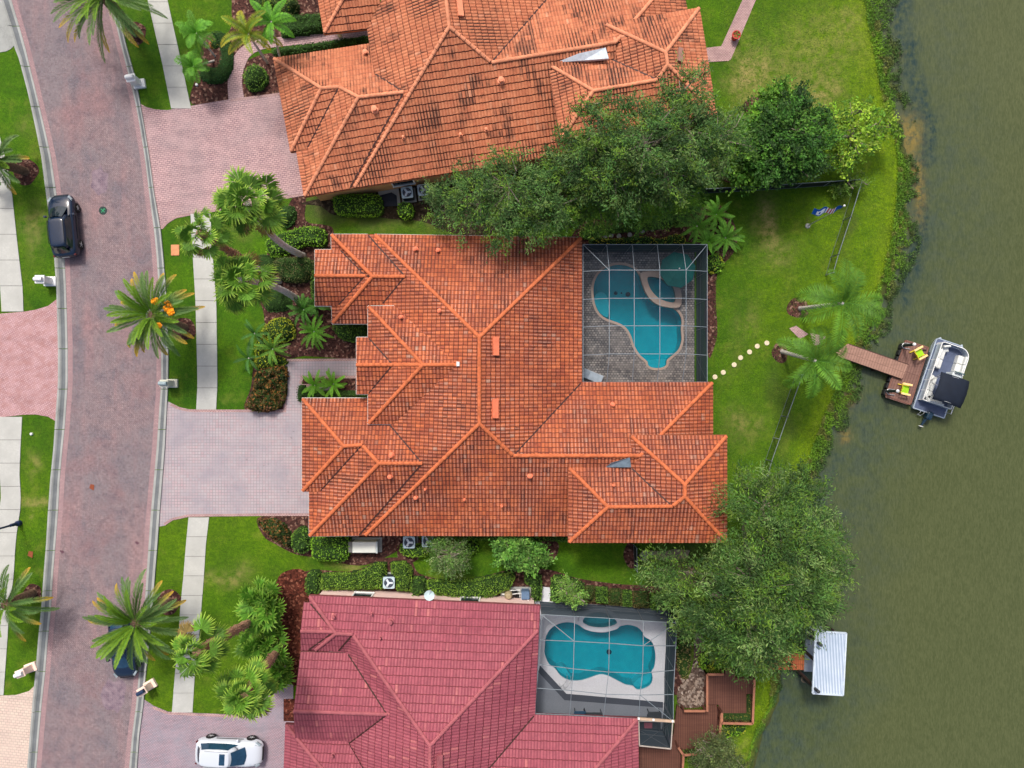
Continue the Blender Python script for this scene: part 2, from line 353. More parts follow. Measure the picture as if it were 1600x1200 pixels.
def ground():
    gx = np.concatenate([np.linspace(-400, -48, 14)[:-1], np.arange(-48, 48.01, .3), np.linspace(48, 400, 14)[1:]])
    gy = np.concatenate([np.linspace(-400, -36, 14)[:-1], np.arange(-36, 36.01, .3), np.linspace(36, 400, 14)[1:]])
    X, Y = np.meshgrid(gx, gy); px, py = px_of(X, Y)
    sx = np.interp(py, shy, shx); d = (px - sx) * SC * .93           # metres beyond the lawn edge
    Z = np.where(d < -.2, 0, -.55 * np.clip((d + .2) / 1.2, 0, 1) - .5 * np.clip((d - 1) / 4, 0, 1) - 1.2 * np.clip((d - 5) / 12, 0, 1))
    Z += np.where(d > 0, (vnoise(X, Y, .7) - .5) * .1, 0)
    for poly in POOLHOLES:
        P = wpoly(poly); ins = inside(P, X, Y) | (pdist(P, X, Y) < .45); Z = np.where(ins, -2.6, Z)
    n1, n0 = X.shape; idx = np.arange(X.size).reshape(X.shape)
    F = np.stack([idx[:-1, :-1], idx[:-1, 1:], idx[1:, 1:], idx[1:, :-1]], -1).reshape(-1, 4)
    o = npmesh('ground', np.stack([X, Y, Z], -1).reshape(-1, 3), F, LAWN, smooth=True)
    dry = np.zeros(X.shape); mud = np.zeros(X.shape)
    wx = (vnoise(X, Y, 1.3, 3) - .5) * 26; wy = (vnoise(X, Y, 1.3, 5) - .5) * 26
    for L, T in ((DRY, dry), (MUD, mud)):
        for a, b, rx, ry, s in L:
            q = ((px + wx - a) / rx) ** 2 + ((py + wy - b) / ry) ** 2; T += s * np.exp(-q * .9)
    mud = np.maximum(mud, np.clip((d - .1) / .9, 0, 1))
    tone = np.clip(.1 + .5 * (px > 1100) * np.clip((px - 1100) / 200, 0, 1), 0, 1) + .55 * np.exp(-((d + .35) / .7) ** 2) * (py > -50)
    tone += .25 * ((px > 230) & (px < 480) & (py > 800)) + .12 * (py > 640) * (px < 100)
    tone += (vnoise(X, Y, 2.5, 9) - .5) * .35
    for nm, A in (('dry', dry), ('mud', mud), ('tone', tone)):
        a = o.data.attributes.new(nm, 'FLOAT', 'POINT'); a.data.foreach_set('value', np.clip(A, 0, 1).astype(np.float32).ravel())
    props(o, 'green lawn ground running down to the pond bank', None, None, 'structure')
def water():
    m = NM('pond_water', .22, .28); w1 = m.n('ShaderNodeTexNoise')
    w1.inputs['Scale'].default_value = 1.0; w1.inputs['Detail'].default_value = 4; w1.inputs['Distortion'].default_value = .6; m.l(m.coord(R(14), (8.5, 2.2, 1)), w1.inputs['Vector'])
    w2 = m.n('ShaderNodeTexNoise'); w2.inputs['Scale'].default_value = 1.0; w2.inputs['Detail'].default_value = 4; m.l(m.coord(R(-35), (12, 5, 1)), w2.inputs['Vector'])
    h = m.math('ADD', w1.outputs[0], m.math('MULTIPLY', w2.outputs[0], .45))
    k = m.mix(m.noise(.06, 4, lo=.3, hi=.7), lin(70, 78, 45), lin(76, 83, 50))
    k = m.mix(m.attr('shallow'), k, m.mix(m.noise(1.2, 5, lo=.35, hi=.6), lin(50, 66, 60), lin(64, 76, 50)))
    k = m.mix(m.math('MULTIPLY', m.attr('weed'), m.noise(2.2, 6, lo=.35, hi=.6)), k, lin(28, 52, 52))
    k = m.mix(m.math('MULTIPLY', m.attr('algae'), m.noise(2.6, 6, lo=.3, hi=.6)), k, lin(128, 108, 50))
    hr = m.n('ShaderNodeMapRange'); hr.inputs[1].default_value = .55; hr.inputs[2].default_value = .9; m.l(h, hr.inputs[0])
    k = m.mix(hr.outputs[0], m.mix(.12, k, lin(30, 36, 20)), m.mix(.07, k, lin(150, 150, 110)))
    m.col(k).bump(h, .35, .035)
    gx = np.concatenate([np.arange(14, 42, .3), np.linspace(42, 420, 20)]); gy = np.concatenate([np.linspace(-420, -34, 14)[:-1], np.arange(-34, 34, .3), np.linspace(34, 420, 14)])
    X, Y = np.meshgrid(gx, gy); px, py = px_of(X, Y, -.5); d = (px - np.interp(py, shy, shx)) * SC
    idx = np.arange(X.size).reshape(X.shape); F = np.stack([idx[:-1, :-1], idx[:-1, 1:], idx[1:, 1:], idx[1:, :-1]], -1).reshape(-1, 4)
    o = npmesh('pond_water', np.stack([X, Y, np.full(X.shape, -.5)], -1).reshape(-1, 3), F, m.m)
    sh = np.clip(1 - (d + (vnoise(X, Y, 2, 3) - .5) * 2.5 - 1.5) / 8.5, 0, 1) ** 1.2 * .95 * np.where(py < 520, .8, 1)
    we = np.zeros(X.shape); al = np.zeros(X.shape)
    wx = (vnoise(X, Y, 1.5, 3) - .5) * 16; wy = (vnoise(X, Y, 1.5, 5) - .5) * 16
    for a, b, rx, ry in ((1405, 20, 12, 40), (1420, 90, 12, 50), (1436, 160, 13, 30), (1450, 205, 13, 26), (1446, 240, 9, 22), (1440, 330, 9, 60), (1432, 400, 10, 40), (1412, 450, 10, 30)):
        we += 1.6 * np.exp(-(((px + wx - a) / rx) ** 2 + ((py + wy - b) / ry) ** 2) * 1.1)
    for a, b, rx, ry in ((1422, 212, 14, 30), (1432, 262, 10, 18), (1436, 300, 9, 40), (1330, 625, 8, 14), (1316, 680, 8, 12), (1400, 80, 6, 10), (1415, 345, 8, 14)):
        al += np.exp(-(((px + wx - a) / rx) ** 2 + ((py + wy - b) / ry) ** 2) * 1.1)
    for nm, A in (('shallow', sh), ('weed', we), ('algae', al)):
        a = o.data.attributes.new(nm, 'FLOAT', 'POINT'); a.data.foreach_set('value', np.clip(A, 0, 1).astype(np.float32).ravel())
    props(o, 'murky olive green pond with fine wind ripples', None, None, 'structure')
# --- pools: outlines (photo pixels at deck level)
def off(L, ox, oy, k=4): return [(ox + a / k, oy + b / k) for a, b in L]
POOL1 = smooth_poly(off([(690, 455), (740, 468), (780, 497), (803, 540), (820, 590), (845, 640), (880, 680), (930, 708), (995, 722), (1038, 752), (1060, 800), (1056, 860), (1060, 925), (1040, 985), (1000, 1022), (968, 1052), (964, 1082), (930, 1098), (880, 1098), (852, 1082), (845, 1058), (800, 1018), (765, 960), (745, 900), (715, 850), (670, 820), (600, 795), (560, 770), (528, 725), (512, 660), (510, 590), (530, 530), (570, 485), (630, 458)], 800, 300), 3)
SPA1 = smooth_poly(off([(846, 536), (880, 530), (935, 542), (965, 566), (1002, 585), (1020, 630), (1020, 684), (985, 688), (930, 670), (888, 636), (858, 590)], 800, 300), 3)
SPAR1 = smooth_poly(off([(802, 512), (850, 496), (925, 500), (958, 535), (985, 562), (1035, 580), (1058, 625), (1057, 705), (1020, 724), (935, 712), (880, 684), (845, 642), (822, 590)], 800, 300), 3)
POOL2 = smooth_poly(off([(205, 430), (215, 370), (250, 322), (310, 293), (370, 290), (420, 308), (460, 335), (530, 352), (600, 350), (660, 320), (720, 305), (780, 318), (815, 350), (830, 380), (870, 405), (890, 450), (898, 510), (890, 570), (874, 600), (880, 640), (865, 682), (820, 707), (780, 710), (755, 688), (710, 680), (650, 650), (600, 625), (550, 617), (480, 640), (420, 655), (350, 650), (300, 620), (270, 580), (230, 550), (205, 490)], 800, 900), 3)
SPA2 = smooth_poly(off([(442, 285), (470, 245), (520, 228), (570, 228), (620, 250), (658, 295), (600, 318), (540, 322), (480, 312)], 800, 900), 3)
POOLHOLES = [POOL1, SPA1, POOL2, SPA2]
ground(); water()

# --- road, kerbs, walks
LK = [(0, 0, 18), (50, 17, 33), (75, 24, 40), (92, 31, 44), (145, 45, 57), (200, 57, 70), (245, 66, 80), (300, 73, 88), (350, 80, 96), (400, 86, 101), (450, 89.5, 103.5), (540, 92, 106), (600, 92, 106), (662, 87.5, 102), (700, 85, 98), (750, 80, 93.5), (800, 76.5, 91), (850, 73.5, 87), (900, 69.5, 83), (950, 66, 80), (1000, 61, 75), (1050, 57, 71), (1100, 52, 65.5), (1150, 48, 61), (1200, 44, 57)]
RK = [(0, 172, 181), (70, 189, 198), (125, 203, 213), (162, 212, 220), (200, 219, 227), (250, 227, 235), (300, 233, 241.5), (325, 236, 246), (360, 241, 252), (400, 245, 256), (450, 248, 260), (500, 251, 262.5), (560, 252, 264), (600, 252, 263.5), (640, 249, 261.5), (700, 245, 258.5), (750, 240.5, 254.5), (800, 236, 250.5), (850, 232.5, 247), (900, 229, 243), (950, 226, 239), (1000, 222, 234.5), (1050, 217.5, 229), (1100, 213, 225), (1150, 206.5, 218.5), (1200, 202, 215)]
def ext(T):
    a, b = T[0], T[1]; c, d = T[-2], T[-1]
    e0 = tuple(a[i] + (a[i] - b[i]) / (b[0] - a[0]) * 500 for i in range(3)); e1 = tuple(d[i] + (d[i] - c[i]) / (d[0] - c[0]) * 500 for i in range(3))
    return [(e0[0], e0[1], e0[2])] + T + [e1]
LK = ext(LK); RK = ext(RK)
def interp(T, y, k): return float(np.interp(y, [t[0] for t in T], [t[k] for t in T]))
ys = list(range(-400, 1601, 12))
sheet('road', [[(interp(LK, y, 2) + .3, y) for y in ys] + [(interp(RK, y, 1) - .3, y) for y in reversed(ys)]], .02, ROAD)['kind'] = 'structure'
for side, T, k, s in (('left', LK, 2, 1), ('right', RK, 1, -1)):
    a = [(interp(T, y, k), y) for y in ys]
    sheet('road_border', [a + [(x + s * 7.5, y) for x, y in reversed(a)]], .026, BORDER)['kind'] = 'structure'
def kerb(T, inner, outer, y0=-400, y1=1600):
    """gutter pan with a raised back edge, cast in lengths with open joints"""
    b = MB(); step = 63; y = y0
    prof = ((0, .03), (.25, .022), (.5, .012), (.68, .05), (.8, .12), (1, .125), (1, -.1), (0, -.1)); n = len(prof)
    while y < y1:
        rows = [y + .5 + (step - 1) * i / 5 for i in range(6)]; vs = []; fs = []
        for r in rows:
            xi, xo = interp(T, r, inner), interp(T, r, outer)
            for t, z in prof: p = W(xi + (xo - xi) * t, r); vs.append((p.x, p.y, z))
        for i in range(5): fs += [(i * n + k, i * n + (k + 1) % n, (i + 1) * n + (k + 1) % n, (i + 1) * n + k) for k in range(n)]
        b.mi = 0; fs += [tuple(range(n)), tuple(reversed(range(5 * n, 6 * n)))]
        m0 = len(b.m); b.add(vs, fs); y += step
        for i in range(5):
            for k in (1, 2): b.m[m0 + i * n + k] = 1
    o = b.build('kerb', [CONCD, CONCG]); o['kind'] = 'structure'
kerb(LK, 2, 1); kerb(RK, 1, 2)
def walk(pts, step):
    """sidewalk slabs: rows (y, xl, xr)"""
    b = MB(); y0, y1 = pts[0][0], pts[-1][0]; n = max(1, round((y1 - y0) / step)); st = (y1 - y0) / n
    X = [p[0] for p in pts]
    for i in range(n):
        a, c = y0 + i * st + .3, y0 + (i + 1) * st - .3; q = []
        for y in (a, (a + c) / 2, c): q.append((np.interp(y, X, [p[1] for p in pts]), y))
        for y in (c, (a + c) / 2, a): q.append((np.interp(y, X, [p[2] for p in pts]), y))
        sl_ = (q[3][0] - q[2][0]) * (.12 if pts[0][1] < 290 and pts[0][1] > 200 else 0)
        q = [(x, y - (sl_ if j > 2 else 0)) for j, (x, y) in enumerate(q)]
        b.prism(wpoly(q), -.1, .045 + .004 * (i % 3))
    b.build('sidewalk', CONC)['kind'] = 'structure'
    sheet('sidewalk_base', [[(np.interp(y, X, [p[1] for p in pts]) + .4, y) for y in X] + [(np.interp(y, X, [p[2] for p in pts]) - .4, y) for y in reversed(X)]], .02, GAP)['kind'] = 'structure'
walk([(-330, 150, 180), (0, 231, 262), (100, 254, 284), (170, 268, 299)], 34)
walk([(334, 298, 329), (390, 301, 332), (475, 306, 338.5), (600, 309, 340), (640, 307, 338)], 33)
walk([(808, 295, 327), (850, 291, 322), (900, 287, 319), (950, 282, 315), (1000, 279, 311), (1050, 274, 305), (1113, 269, 301)], 31)
walk([(205, -34, -2), (265, -20, 13), (300, -14, 19), (375, -6, 27), (450, 1, 36), (487, 3, 37)], 38)
walk([(651, 0, 35), (700, -1, 32.5), (740, 0, 31), (775, 2.5, 33), (800, -1, 32), (825, -5, 27.5), (860, -9, 24), (900, -12, 22), (950, -18, 15), (1000, -22, 12), (1086, -28, 6)], 36)
# --- driveways and paths
def pave(name, poly, mat, z=.032, edge=None):
    o = sheet(name, [poly], z, mat); o['kind'] = 'structure'
    if edge:
        P = np.array(poly, float); b = MB()
        for i in range(*edge):
            a, c = P[i % len(P)], P[(i + 1) % len(P)]; d = c - a; L = np.hypot(*d)
            if L < .5: continue
            nrm = np.array([-d[1], d[0]]) / L * 4; cen = P.mean(0)
            if ((cen - a) * nrm).sum() < 0: nrm = -nrm
            q = wpoly([tuple(a), tuple(c), tuple(c + nrm), tuple(a + nrm)]); b.prism(q, z - .02, z + .004)
        b.build('paver_edge', PAV_E)['kind'] = 'structure'
R_ = lambda y: interp(RK, y, 2) - .4
L_ = lambda y: interp(LK, y, 1) + .4
pave('driveway', [(R_(y), y) for y in range(162, 359, 14)] + [(254, 358), (262, 349), (275, 341), (300, 336), (328, 332), (400, 318), (474, 306), (500, 302), (500, 130), (432, 146), (360, 155), (299, 165), (262, 172), (243, 171), (228, 167)], PAV_N, edge=(15, 25))
pave('driveway', [(R_(y), y) for y in range(627, 831, 14)] + [(258, 821), (270, 813), (295, 807.5), (327, 807), (420, 806), (520, 806), (520, 600), (471, 600), (475, 587), (560, 587), (560, 560), (448, 561), (447.5, 640), (340, 640), (295, 639.5), (280, 636), (268, 630)], PAV_M, edge=(15, 31))
pave('driveway', [(R_(y), y) for y in range(1093, 1300, 12)] + [(520, 1300), (520, 1120), (458, 1120), (458, 1070), (424, 1068), (420, 1085), (408, 1100), (400, 1118), (325, 1115), (300, 1114), (262, 1112), (240, 1103)], PAV_R, edge=(22, 29))
pave('driveway', [(L_(y), y) for y in range(466, 661, 12)] + [(90, 660), (75, 651), (55, 647.5), (37, 648), (0, 652), (-120, 664), (-120, 500), (0, 490), (37, 487), (55, 484), (75, 478)], PAV_W)
pave('driveway', [(L_(y), y) for y in range(1070, 1300, 12)] + [(-200, 1300), (-200, 1105), (0, 1087), (25, 1086), (45, 1080)], PAV_L)
pave('apron', [(L_(y), y) for y in range(-300, 80, 10)] + [(17, 76), (10, 80), (-60, 92), (-200, 92), (-200, -300)], CONCD, .03)
def path(pts, w, mat, name='path', z=.03):
    c = smooth_poly(pts, 6, False); n = len(c); l = []; r = []
    for i, p in enumerate(c):
        a = c[max(0, i - 1)]; b = c[min(n - 1, i + 1)]; dx, dy = b[0] - a[0], b[1] - a[1]; L = math.hypot(dx, dy); t = i / (n - 1) * (len(w) - 1); k = int(min(t, len(w) - 2)); ww = (w[k] + (w[k + 1] - w[k]) * (t - k)) / 2
        l.append((p[0] - dy / L * ww, p[1] + dx / L * ww)); r.append((p[0] + dy / L * ww, p[1] - dx / L * ww))
    sheet(name, [l + r[::-1]], z, mat)['kind'] = 'structure'
path([(370, 160), (367, 130), (371, 103), (383, 82), (405, 70), (440, 65), (500, 59), (600, 44)], [25, 22, 22, 18, 15, 15, 15], PAV_N)
pave('path', [(1090, 76), (1127, 72), (1160, 0), (1185, -60), (1206, -60), (1181, 0), (1142, 93), (1138, 95), (1090, 98)], PAV_E, .03)
pave('path', [(1233, 513), (1244, 509), (1263, 522), (1250, 530)], PAV_E, .03)
pave('path', [(1266, 520), (1290, 526), (1283, 538), (1272, 540)], PAV_E, .035)
pave('gate_pad', [(848, 917), (861, 918), (858, 948), (843, 946)], COOL, .035)
pave('equipment_pad', [(588, 293), (622, 288), (626, 320), (618, 322), (614, 306), (592, 305)], CONCD, .035)
pave('patio_slab', [(1008, 860), (1040, 862), (1052, 858), (1078, 860), (1074, 872), (1045, 878), (1010, 870)], concrete('tan_slab', lin(150, 134, 116)), .035)
# --- planting beds
BEDN = [0]
def bed(pts, mat=MULCH, z=.014, sm=True):
    BEDN[0] += 1; z = min(z, .02) * .4 + BEDN[0] * .0006 if z < .03 else z
    o = sheet('mulch_bed', [smooth_poly(pts, 4) if sm else pts], z, mat); o['kind'] = 'structure'
def ring(x, y, r, mat=MULCH, sq=1.0):
    ph = x * .7
    bed([(x + r * (1 + .12 * math.sin(3 * a + ph)) * math.cos(a), y + r * sq * (1 + .1 * math.cos(2 * a + ph)) * math.sin(a)) for a in [i * math.pi / 5 for i in range(10)]], mat, .017)
bed([(300, 163), (304, 125), (311, 100), (318, 60), (338, 52), (350, 56), (362, 40), (362, 4), (372, -60), (520, -60), (515, 45), (440, 58), (402, 66), (376, 85), (368, 110), (366, 153)])
bed([(377, 155), (376, 120), (386, 95), (432, 85), (440, 140), (436, 148)])
bed([(452, 318), (462, 306), (478, 310), (478, 345), (510, 352), (522, 364), (530, 440), (580, 520), (580, 561), (449, 561), (447.5, 642), (384, 642), (392, 605), (398, 560), (412, 520), (412, 490), (404, 455), (414, 405), (428, 380), (448, 362), (446, 340)], MULCH)
bed([(473, 587), (560, 587), (560, 626), (473, 626)], MULCH, .016, False)
bed([(402, 810), (440, 806), (490, 806), (490, 836), (560, 836), (628, 838), (632, 852), (600, 872), (560, 884), (500, 872), (462, 866), (430, 850), (412, 838)])
bed([(476, 893), (545, 893), (575, 884), (600, 872), (640, 874), (655, 896), (700, 906), (745, 903), (800, 889), (840, 888), (870, 893), (900, 903), (960, 912), (1020, 916), (1052, 922), (1075, 945), (1060, 972), (850, 950), (480, 934)], MULCH)
bed([(440, 896), (476, 892), (490, 940), (480, 1000), (474, 1060), (440, 1078), (424, 1066), (430, 1010), (440, 960), (430, 925)], MULCHR)
bed([(443, 1092), (470, 1092), (470, 1127), (443, 1127)], MULCHR, .04, False)
bed([(905, 390), (905, 352), (940, 342), (1000, 352), (1060, 345), (1090, 328), (1118, 318), (1142, 338), (1152, 372), (1144, 398), (1122, 424), (1119, 470), (1121, 520), (1115, 545), (1107, 558), (1100, 500), (1090, 380)])
bed([(470, 318), (520, 306), (600, 290), (760, 270), (880, 240), (900, 300), (780, 362), (740, 368), (700, 362), (660, 346), (610, 342), (560, 334), (522, 336), (500, 322)], SOIL)
ring(287, 514, 19); ring(264, 941, 19); ring(40, 269, 20, sq=.95); ring(212, 52, 17); ring(1247, 481, 17); ring(1219, 551, 12, sq=1.4); ring(52, 926, 14); ring(1150, 262, 26); ring(1180, 170, 18)
ring(640, 858, 22); ring(858, 858, 16); ring(985, 868, 10, sq=2); ring(1062, 905, 30)
bed([(1085, 985), (1100, 1000), (1098, 1040), (1104, 1060), (1104, 1100), (1062, 1104), (1060, 1075), (1075, 1060), (1084, 1030)], ROCK, .03)
bed([(1052, 975), (1078, 975), (1076, 1050), (1064, 1075), (1052, 1080)], MULCH, .012)
# small marks on the road
for x, y, r, c in ((144, 761, 4.5, lin(132, 66, 40)), (48, 866, 5, lin(140, 74, 44))):
    o = sheet('fallen_leaf', [[(x - r * .6, y - r), (x + r * .7, y - r * .8), (x + r * .5, y + r * 1.2), (x - r, y + .4 * r)]], .045, simple('dry_leaf', c), depth=.012); o['label'] = 'dry orange frond scrap lying on the pink road' if x > 100 else 'dry orange frond scrap lying on the left verge'; o['category'] = 'leaf'
for i, (x, y) in enumerate(((213, 848), (96, 862))):
    o = sheet('oil_stain', [[(x - 3, y - 2), (x + 2, y - 2), (x + 5, y + 1), (x + 1, y + 3), (x - 1, y + 1)]], .0275, simple('dark_stain', lin(92, 62, 72))); o['kind'] = 'structure'
def blot(x, y, rx, ry, c, seed):
    rr = random.Random(seed); P = [(x + rx * (1 + rr.uniform(-.25, .25)) * math.cos(a), y + ry * (1 + rr.uniform(-.25, .25)) * math.sin(a)) for a in [i * math.pi / 8 for i in range(16)]]
    o = sheet('road_patch', [smooth_poly(P, 3)], .0235, c); o['kind'] = 'structure'
m = NM('patched_pavers', .85, .2); b_ = m.brick(.2, .1, m.coord(R(42)), lin(132, 112, 122), lin(112, 98, 110), lin(80, 68, 78), .012); m.col(m.mix(m.noise(2.2, 6, lo=.4, hi=.75), b_, lin(150, 132, 138))); PATCH = m.m
blot(178, 1086, 19, 26, PATCH, 3); blot(154, 282, 13, 22, PATCH, 5); blot(240, 1098, 0.1, 0.1, PATCH, 5)
# manhole cover: dark disc with a green mark
t = thing('manhole_cover', 'round dark manhole cover with a green painted mark on the road', 'manhole cover', W(161, 329, .02))
b = MB(); b.lathe((0, 0, 0), [(.31, -.02), (.31, .012), (.29, .018), (.0, .018)], 24); b.build('cover', simple('cast_iron', lin(30, 50, 48), .6, .2, 9), t)
b = MB(); mk = [(-.16, .14), (-.06, .02), (-.1, -.14), (-.02, 0), (.04, .14), (.1, -.02), (.05, -.15)]
for p, q in (((-.15, .13), (-.02, -.0)), ((-.02, 0), (-.1, -.15)), ((-.02, .0), (.1, .14)), ((0.02, 0.02), (.12, -.13)), ((.1, .14), (.17, .05))): b.bar((*p, .025), (*q, .025), .035, .008)
b.build('green_mark', simple('green_mark', lin(40, 170, 110)), t)
# ================================================================= ROOFS AND HOUSES
ZA = 0.42
LIPW = .045  # butt slanted outward so its painted shadow line shows from above
def solve_roof(V, faces, fixed):
    """V name->(px,py); faces: dict(pts,z0,ref) ; returns name->world Vector with heights from the slopes"""
    z = {k: fixed.get(k, 3.5) for k in V}
    for f in faces:
        if not f.get('ref'):
            for k in f['pts'][:2]: z[k] = f['z0']; fixed.setdefault(k, f['z0'])
    for it in range(14):
        acc = {k: [] for k in V}
        for f in faces:
            z0 = f['z0']
            a, b = ([W(*p, z0) for p in f['ref']] if f.get('ref') else [W(*V[k], z0) for k in f['pts'][:2]])
            d = (b - a).normalized(); n = Vector((-d.y, d.x, 0))
            for k in f['pts']:
                acc[k].append(z0 + ZA * abs((W(*V[k], z[k]) - a).dot(n)))
        for k in V:
            if k not in fixed and acc[k]: z[k] = sum(acc[k]) / len(acc[k])
    return {k: W(*V[k], z[k]) for k in V}
BVH = {}
def tile_roof(name, V, faces, fixed, tmat, lip_shade_mat, capmat, parent, tw=.25, tl=.33, hgt=.035, caps=True, skipcap=(), amp=.03):
    P = solve_roof(V, faces, dict(fixed)); rng = np.random.default_rng(3)
    tv = []; tf = []
    allv = []; allf = []; a_tv = []; a_tg = []; a_ts = []; a_pan = []; a_mat = []
    uv, uf = [], []
    us = np.array([0, .14, .36, .5, .64, .86, 1.0]); hs = np.array([0, .35, .95, 1, .95, .35, 0])
    for fi, f in enumerate(faces):
        pts = [P[k] for k in f['pts']]
        a, b = ([W(*p, f['z0']) for p in f['ref']] if f.get('ref') else pts[:2])
        cen = sum(pts, Vector()) / len(pts); d = Vector((b.x - a.x, b.y - a.y, 0)).normalized(); up = Vector((-d.y, d.x, 0))
        if (cen - a).dot(up) < 0: up = -up; d = -d
        d = Vector((up.y, -up.x, 0))
        sl = math.cos(math.atan(ZA)); ww, ll = tw, tl * sl
        for t in tessellate_polygon([[Vector((p.x, p.y, 0)) for p in pts]]):
            A, B, Cc = [pts[i] for i in t]
            cr = (B.x - A.x) * (Cc.y - A.y) - (B.y - A.y) * (Cc.x - A.x)
            if abs(cr) < 1e-3: continue
            if cr < 0: B, Cc = Cc, B
            n = (B - A).cross(Cc - A).normalized()
            T = [A, B, Cc]; k0 = len(uv); uv += [tuple(p - Vector((0, 0, .03))) for p in T]; uf.append((k0, k0 + 1, k0 + 2))
            U = [(p - a).dot(d) for p in T]; L = [(p - a).dot(up) for p in T]
            i0, i1 = math.floor(min(U) / ww), math.ceil(max(U) / ww); j0, j1 = math.floor(min(L) / ll) - 1, math.ceil(max(L) / ll)
            I, J = np.meshgrid(np.arange(i0, i1), np.arange(j0, j1)); I = I.ravel(); J = J.ravel()
            jit = ((I * 7 + J * 13 + fi) % 5 - 2) * .006
            # tile corners: rows: lip bottom, lower edge, upper edge
            m = len(I); nu = len(us); vv = np.zeros((m, 3, nu, 3)); hh = np.zeros((m, 3, nu))
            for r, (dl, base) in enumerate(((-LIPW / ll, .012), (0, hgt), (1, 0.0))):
                uu = (I[:, None] + us[None]) * ww; lo = ((J + dl) * ll)[:, None] + 0 * uu + (jit[:, None] if r < 2 else 0)
                vv[:, r, :, 0] = a.x + uu * d.x + lo * up.x; vv[:, r, :, 1] = a.y + uu * d.y + lo * up.y
                hh[:, r, :] = base + hs * amp * (1 if r == 1 else .8)
            bx = vv[..., 0]; by = vv[..., 1]
            # cull tiles fully outside
            keep = np.ones(m, bool)
            for e in range(3):
                p, q = T[e], T[(e + 1) % 3]; en = np.array([-(q.y - p.y), q.x - p.x]); s = (bx - p.x) * en[0] + (by - p.y) * en[1]; keep &= (s.max((1, 2)) > 0)
            I, J, vv, hh = I[keep], J[keep], vv[keep], hh[keep]; m = len(I)
            if not m: continue
            zz = A.z - (n.x * (vv[..., 0] - A.x) + n.y * (vv[..., 1] - A.y)) / n.z; vv[..., 2] = zz + hh
            idx = np.arange(m * 3 * nu).reshape(m, 3, nu)
            q1 = np.stack([idx[:, 1, :-1], idx[:, 1, 1:], idx[:, 2, 1:], idx[:, 2, :-1]], -1)      # tile top
            q0 = np.stack([idx[:, 0, :-1], idx[:, 0, 1:], idx[:, 1, 1:], idx[:, 1, :-1]], -1)      # slanted butt end, dark colour stands in for the row's shadow
            hsh = lambda s: ((np.sin(I * 12.9898 + J * 78.233 + fi * 37.7 + s) * 43758.5453) % 1.0)
            c1, c2, c3 = hsh(0), hsh(2.1), ((np.sin(I * 31.7 + fi * 3.3) * 9758.5) % 1.0) * .6 + hsh(5) * .4
            bm = bmesh.new(); vs = [bm.verts.new(p) for p in vv.reshape(-1, 3)]
            l1 = bm.faces.layers.float.new('tv'); l2 = bm.faces.layers.float.new('tg'); l3 = bm.faces.layers.float.new('ts'); l4 = bm.faces.layers.float.new('pan')
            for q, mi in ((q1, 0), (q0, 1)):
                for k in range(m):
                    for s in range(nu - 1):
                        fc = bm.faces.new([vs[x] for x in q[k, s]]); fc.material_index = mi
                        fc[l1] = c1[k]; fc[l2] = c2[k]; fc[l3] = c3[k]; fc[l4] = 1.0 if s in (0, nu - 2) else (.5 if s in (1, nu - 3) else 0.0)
            for e in range(3):
                p, q = T[e], T[(e + 1) % 3]; en = Vector((q.y - p.y, -(q.x - p.x), 0)).normalized()
                bmesh.ops.bisect_plane(bm, geom=bm.verts[:] + bm.edges[:] + bm.faces[:], plane_co=p, plane_no=en, clear_outer=True, dist=1e-5)
            bm.verts.index_update(); k0 = len(allv); allv += [v.co[:] for v in bm.verts]
            for fc in bm.faces:
                allf.append([k0 + v.index for v in fc.verts]); a_tv.append(fc[l1]); a_tg.append(fc[l2]); a_ts.append(fc[l3]); a_pan.append(fc[l4]); a_mat.append(fc.material_index)
            bm.free()
    me = bpy.data.meshes.new('roof'); me.from_pydata(allv, [], allf); o = link('roof', me, parent, [tmat, lip_shade_mat])
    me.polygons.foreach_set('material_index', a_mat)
    for nm, A in (('tv', a_tv), ('tg', a_tg), ('ts', a_ts), ('pan', a_pan)):
        at = me.attributes.new(nm, 'FLOAT', 'FACE'); at.data.foreach_set('value', np.array(A, np.float32))
    b = MB(); b.v = uv; b.f = uf; b.m = [0] * len(uf); b.build('underlay', UNDER, o)
    BVH[name] = BVHTree.FromPolygons(uv, uf)
    # ridge and hip caps on convex shared edges
    ed = {}
    for f in faces:
        q = f['pts']
        for i in range(len(q)): ed.setdefault(frozenset((q[i], q[(i + 1) % len(q)])), []).append(f)
    for e, fs in ed.items():
        if len(fs) != 2: continue
        k1, k2 = tuple(e); p, q = P[k1], P[k2]
        if (p - q).length < .3: continue
        c = (p + q) / 2; below = 0
        for f in fs:
            # test: a point a little inside each face lies below the edge for a ridge or hip
            a_, b_ = ([W(*pp, f['z0']) for pp in f['ref']] if f.get('ref') else [P[k] for k in f['pts'][:2]])
            dd = (b_ - a_); dd.z = 0; dd.normalize(); nn = Vector((-dd.y, dd.x, 0)); cen = sum((P[k] for k in f['pts']), Vector()) / len(f['pts'])
            if (cen - a_).dot(nn) < 0: nn = -nn
            ev = (q - p); ev.z = 0; ev.normalize(); sn = Vector((-ev.y, ev.x, 0))
            poly = [P[k] for k in f['pts']]; tp = c + sn * .15
            if not inside([(v.x, v.y) for v in poly], np.array([tp.x]), np.array([tp.y]))[0]: sn = -sn
            below += (sn.dot(nn) < 0.02) * 1
        if p.z > q.z: p, q = q, p
        b = MB(); vb = MB()
        if q.z - p.z > .3: p = p + (q - p).normalized() * .12
        L = (q - p).length; nseg = max(1, round(L / .4)); dr = (q - p) / nseg; dn = dr.normalized(); side = dn.cross(Vector((0, 0, 1))).normalized(); upv = side.cross(dn)
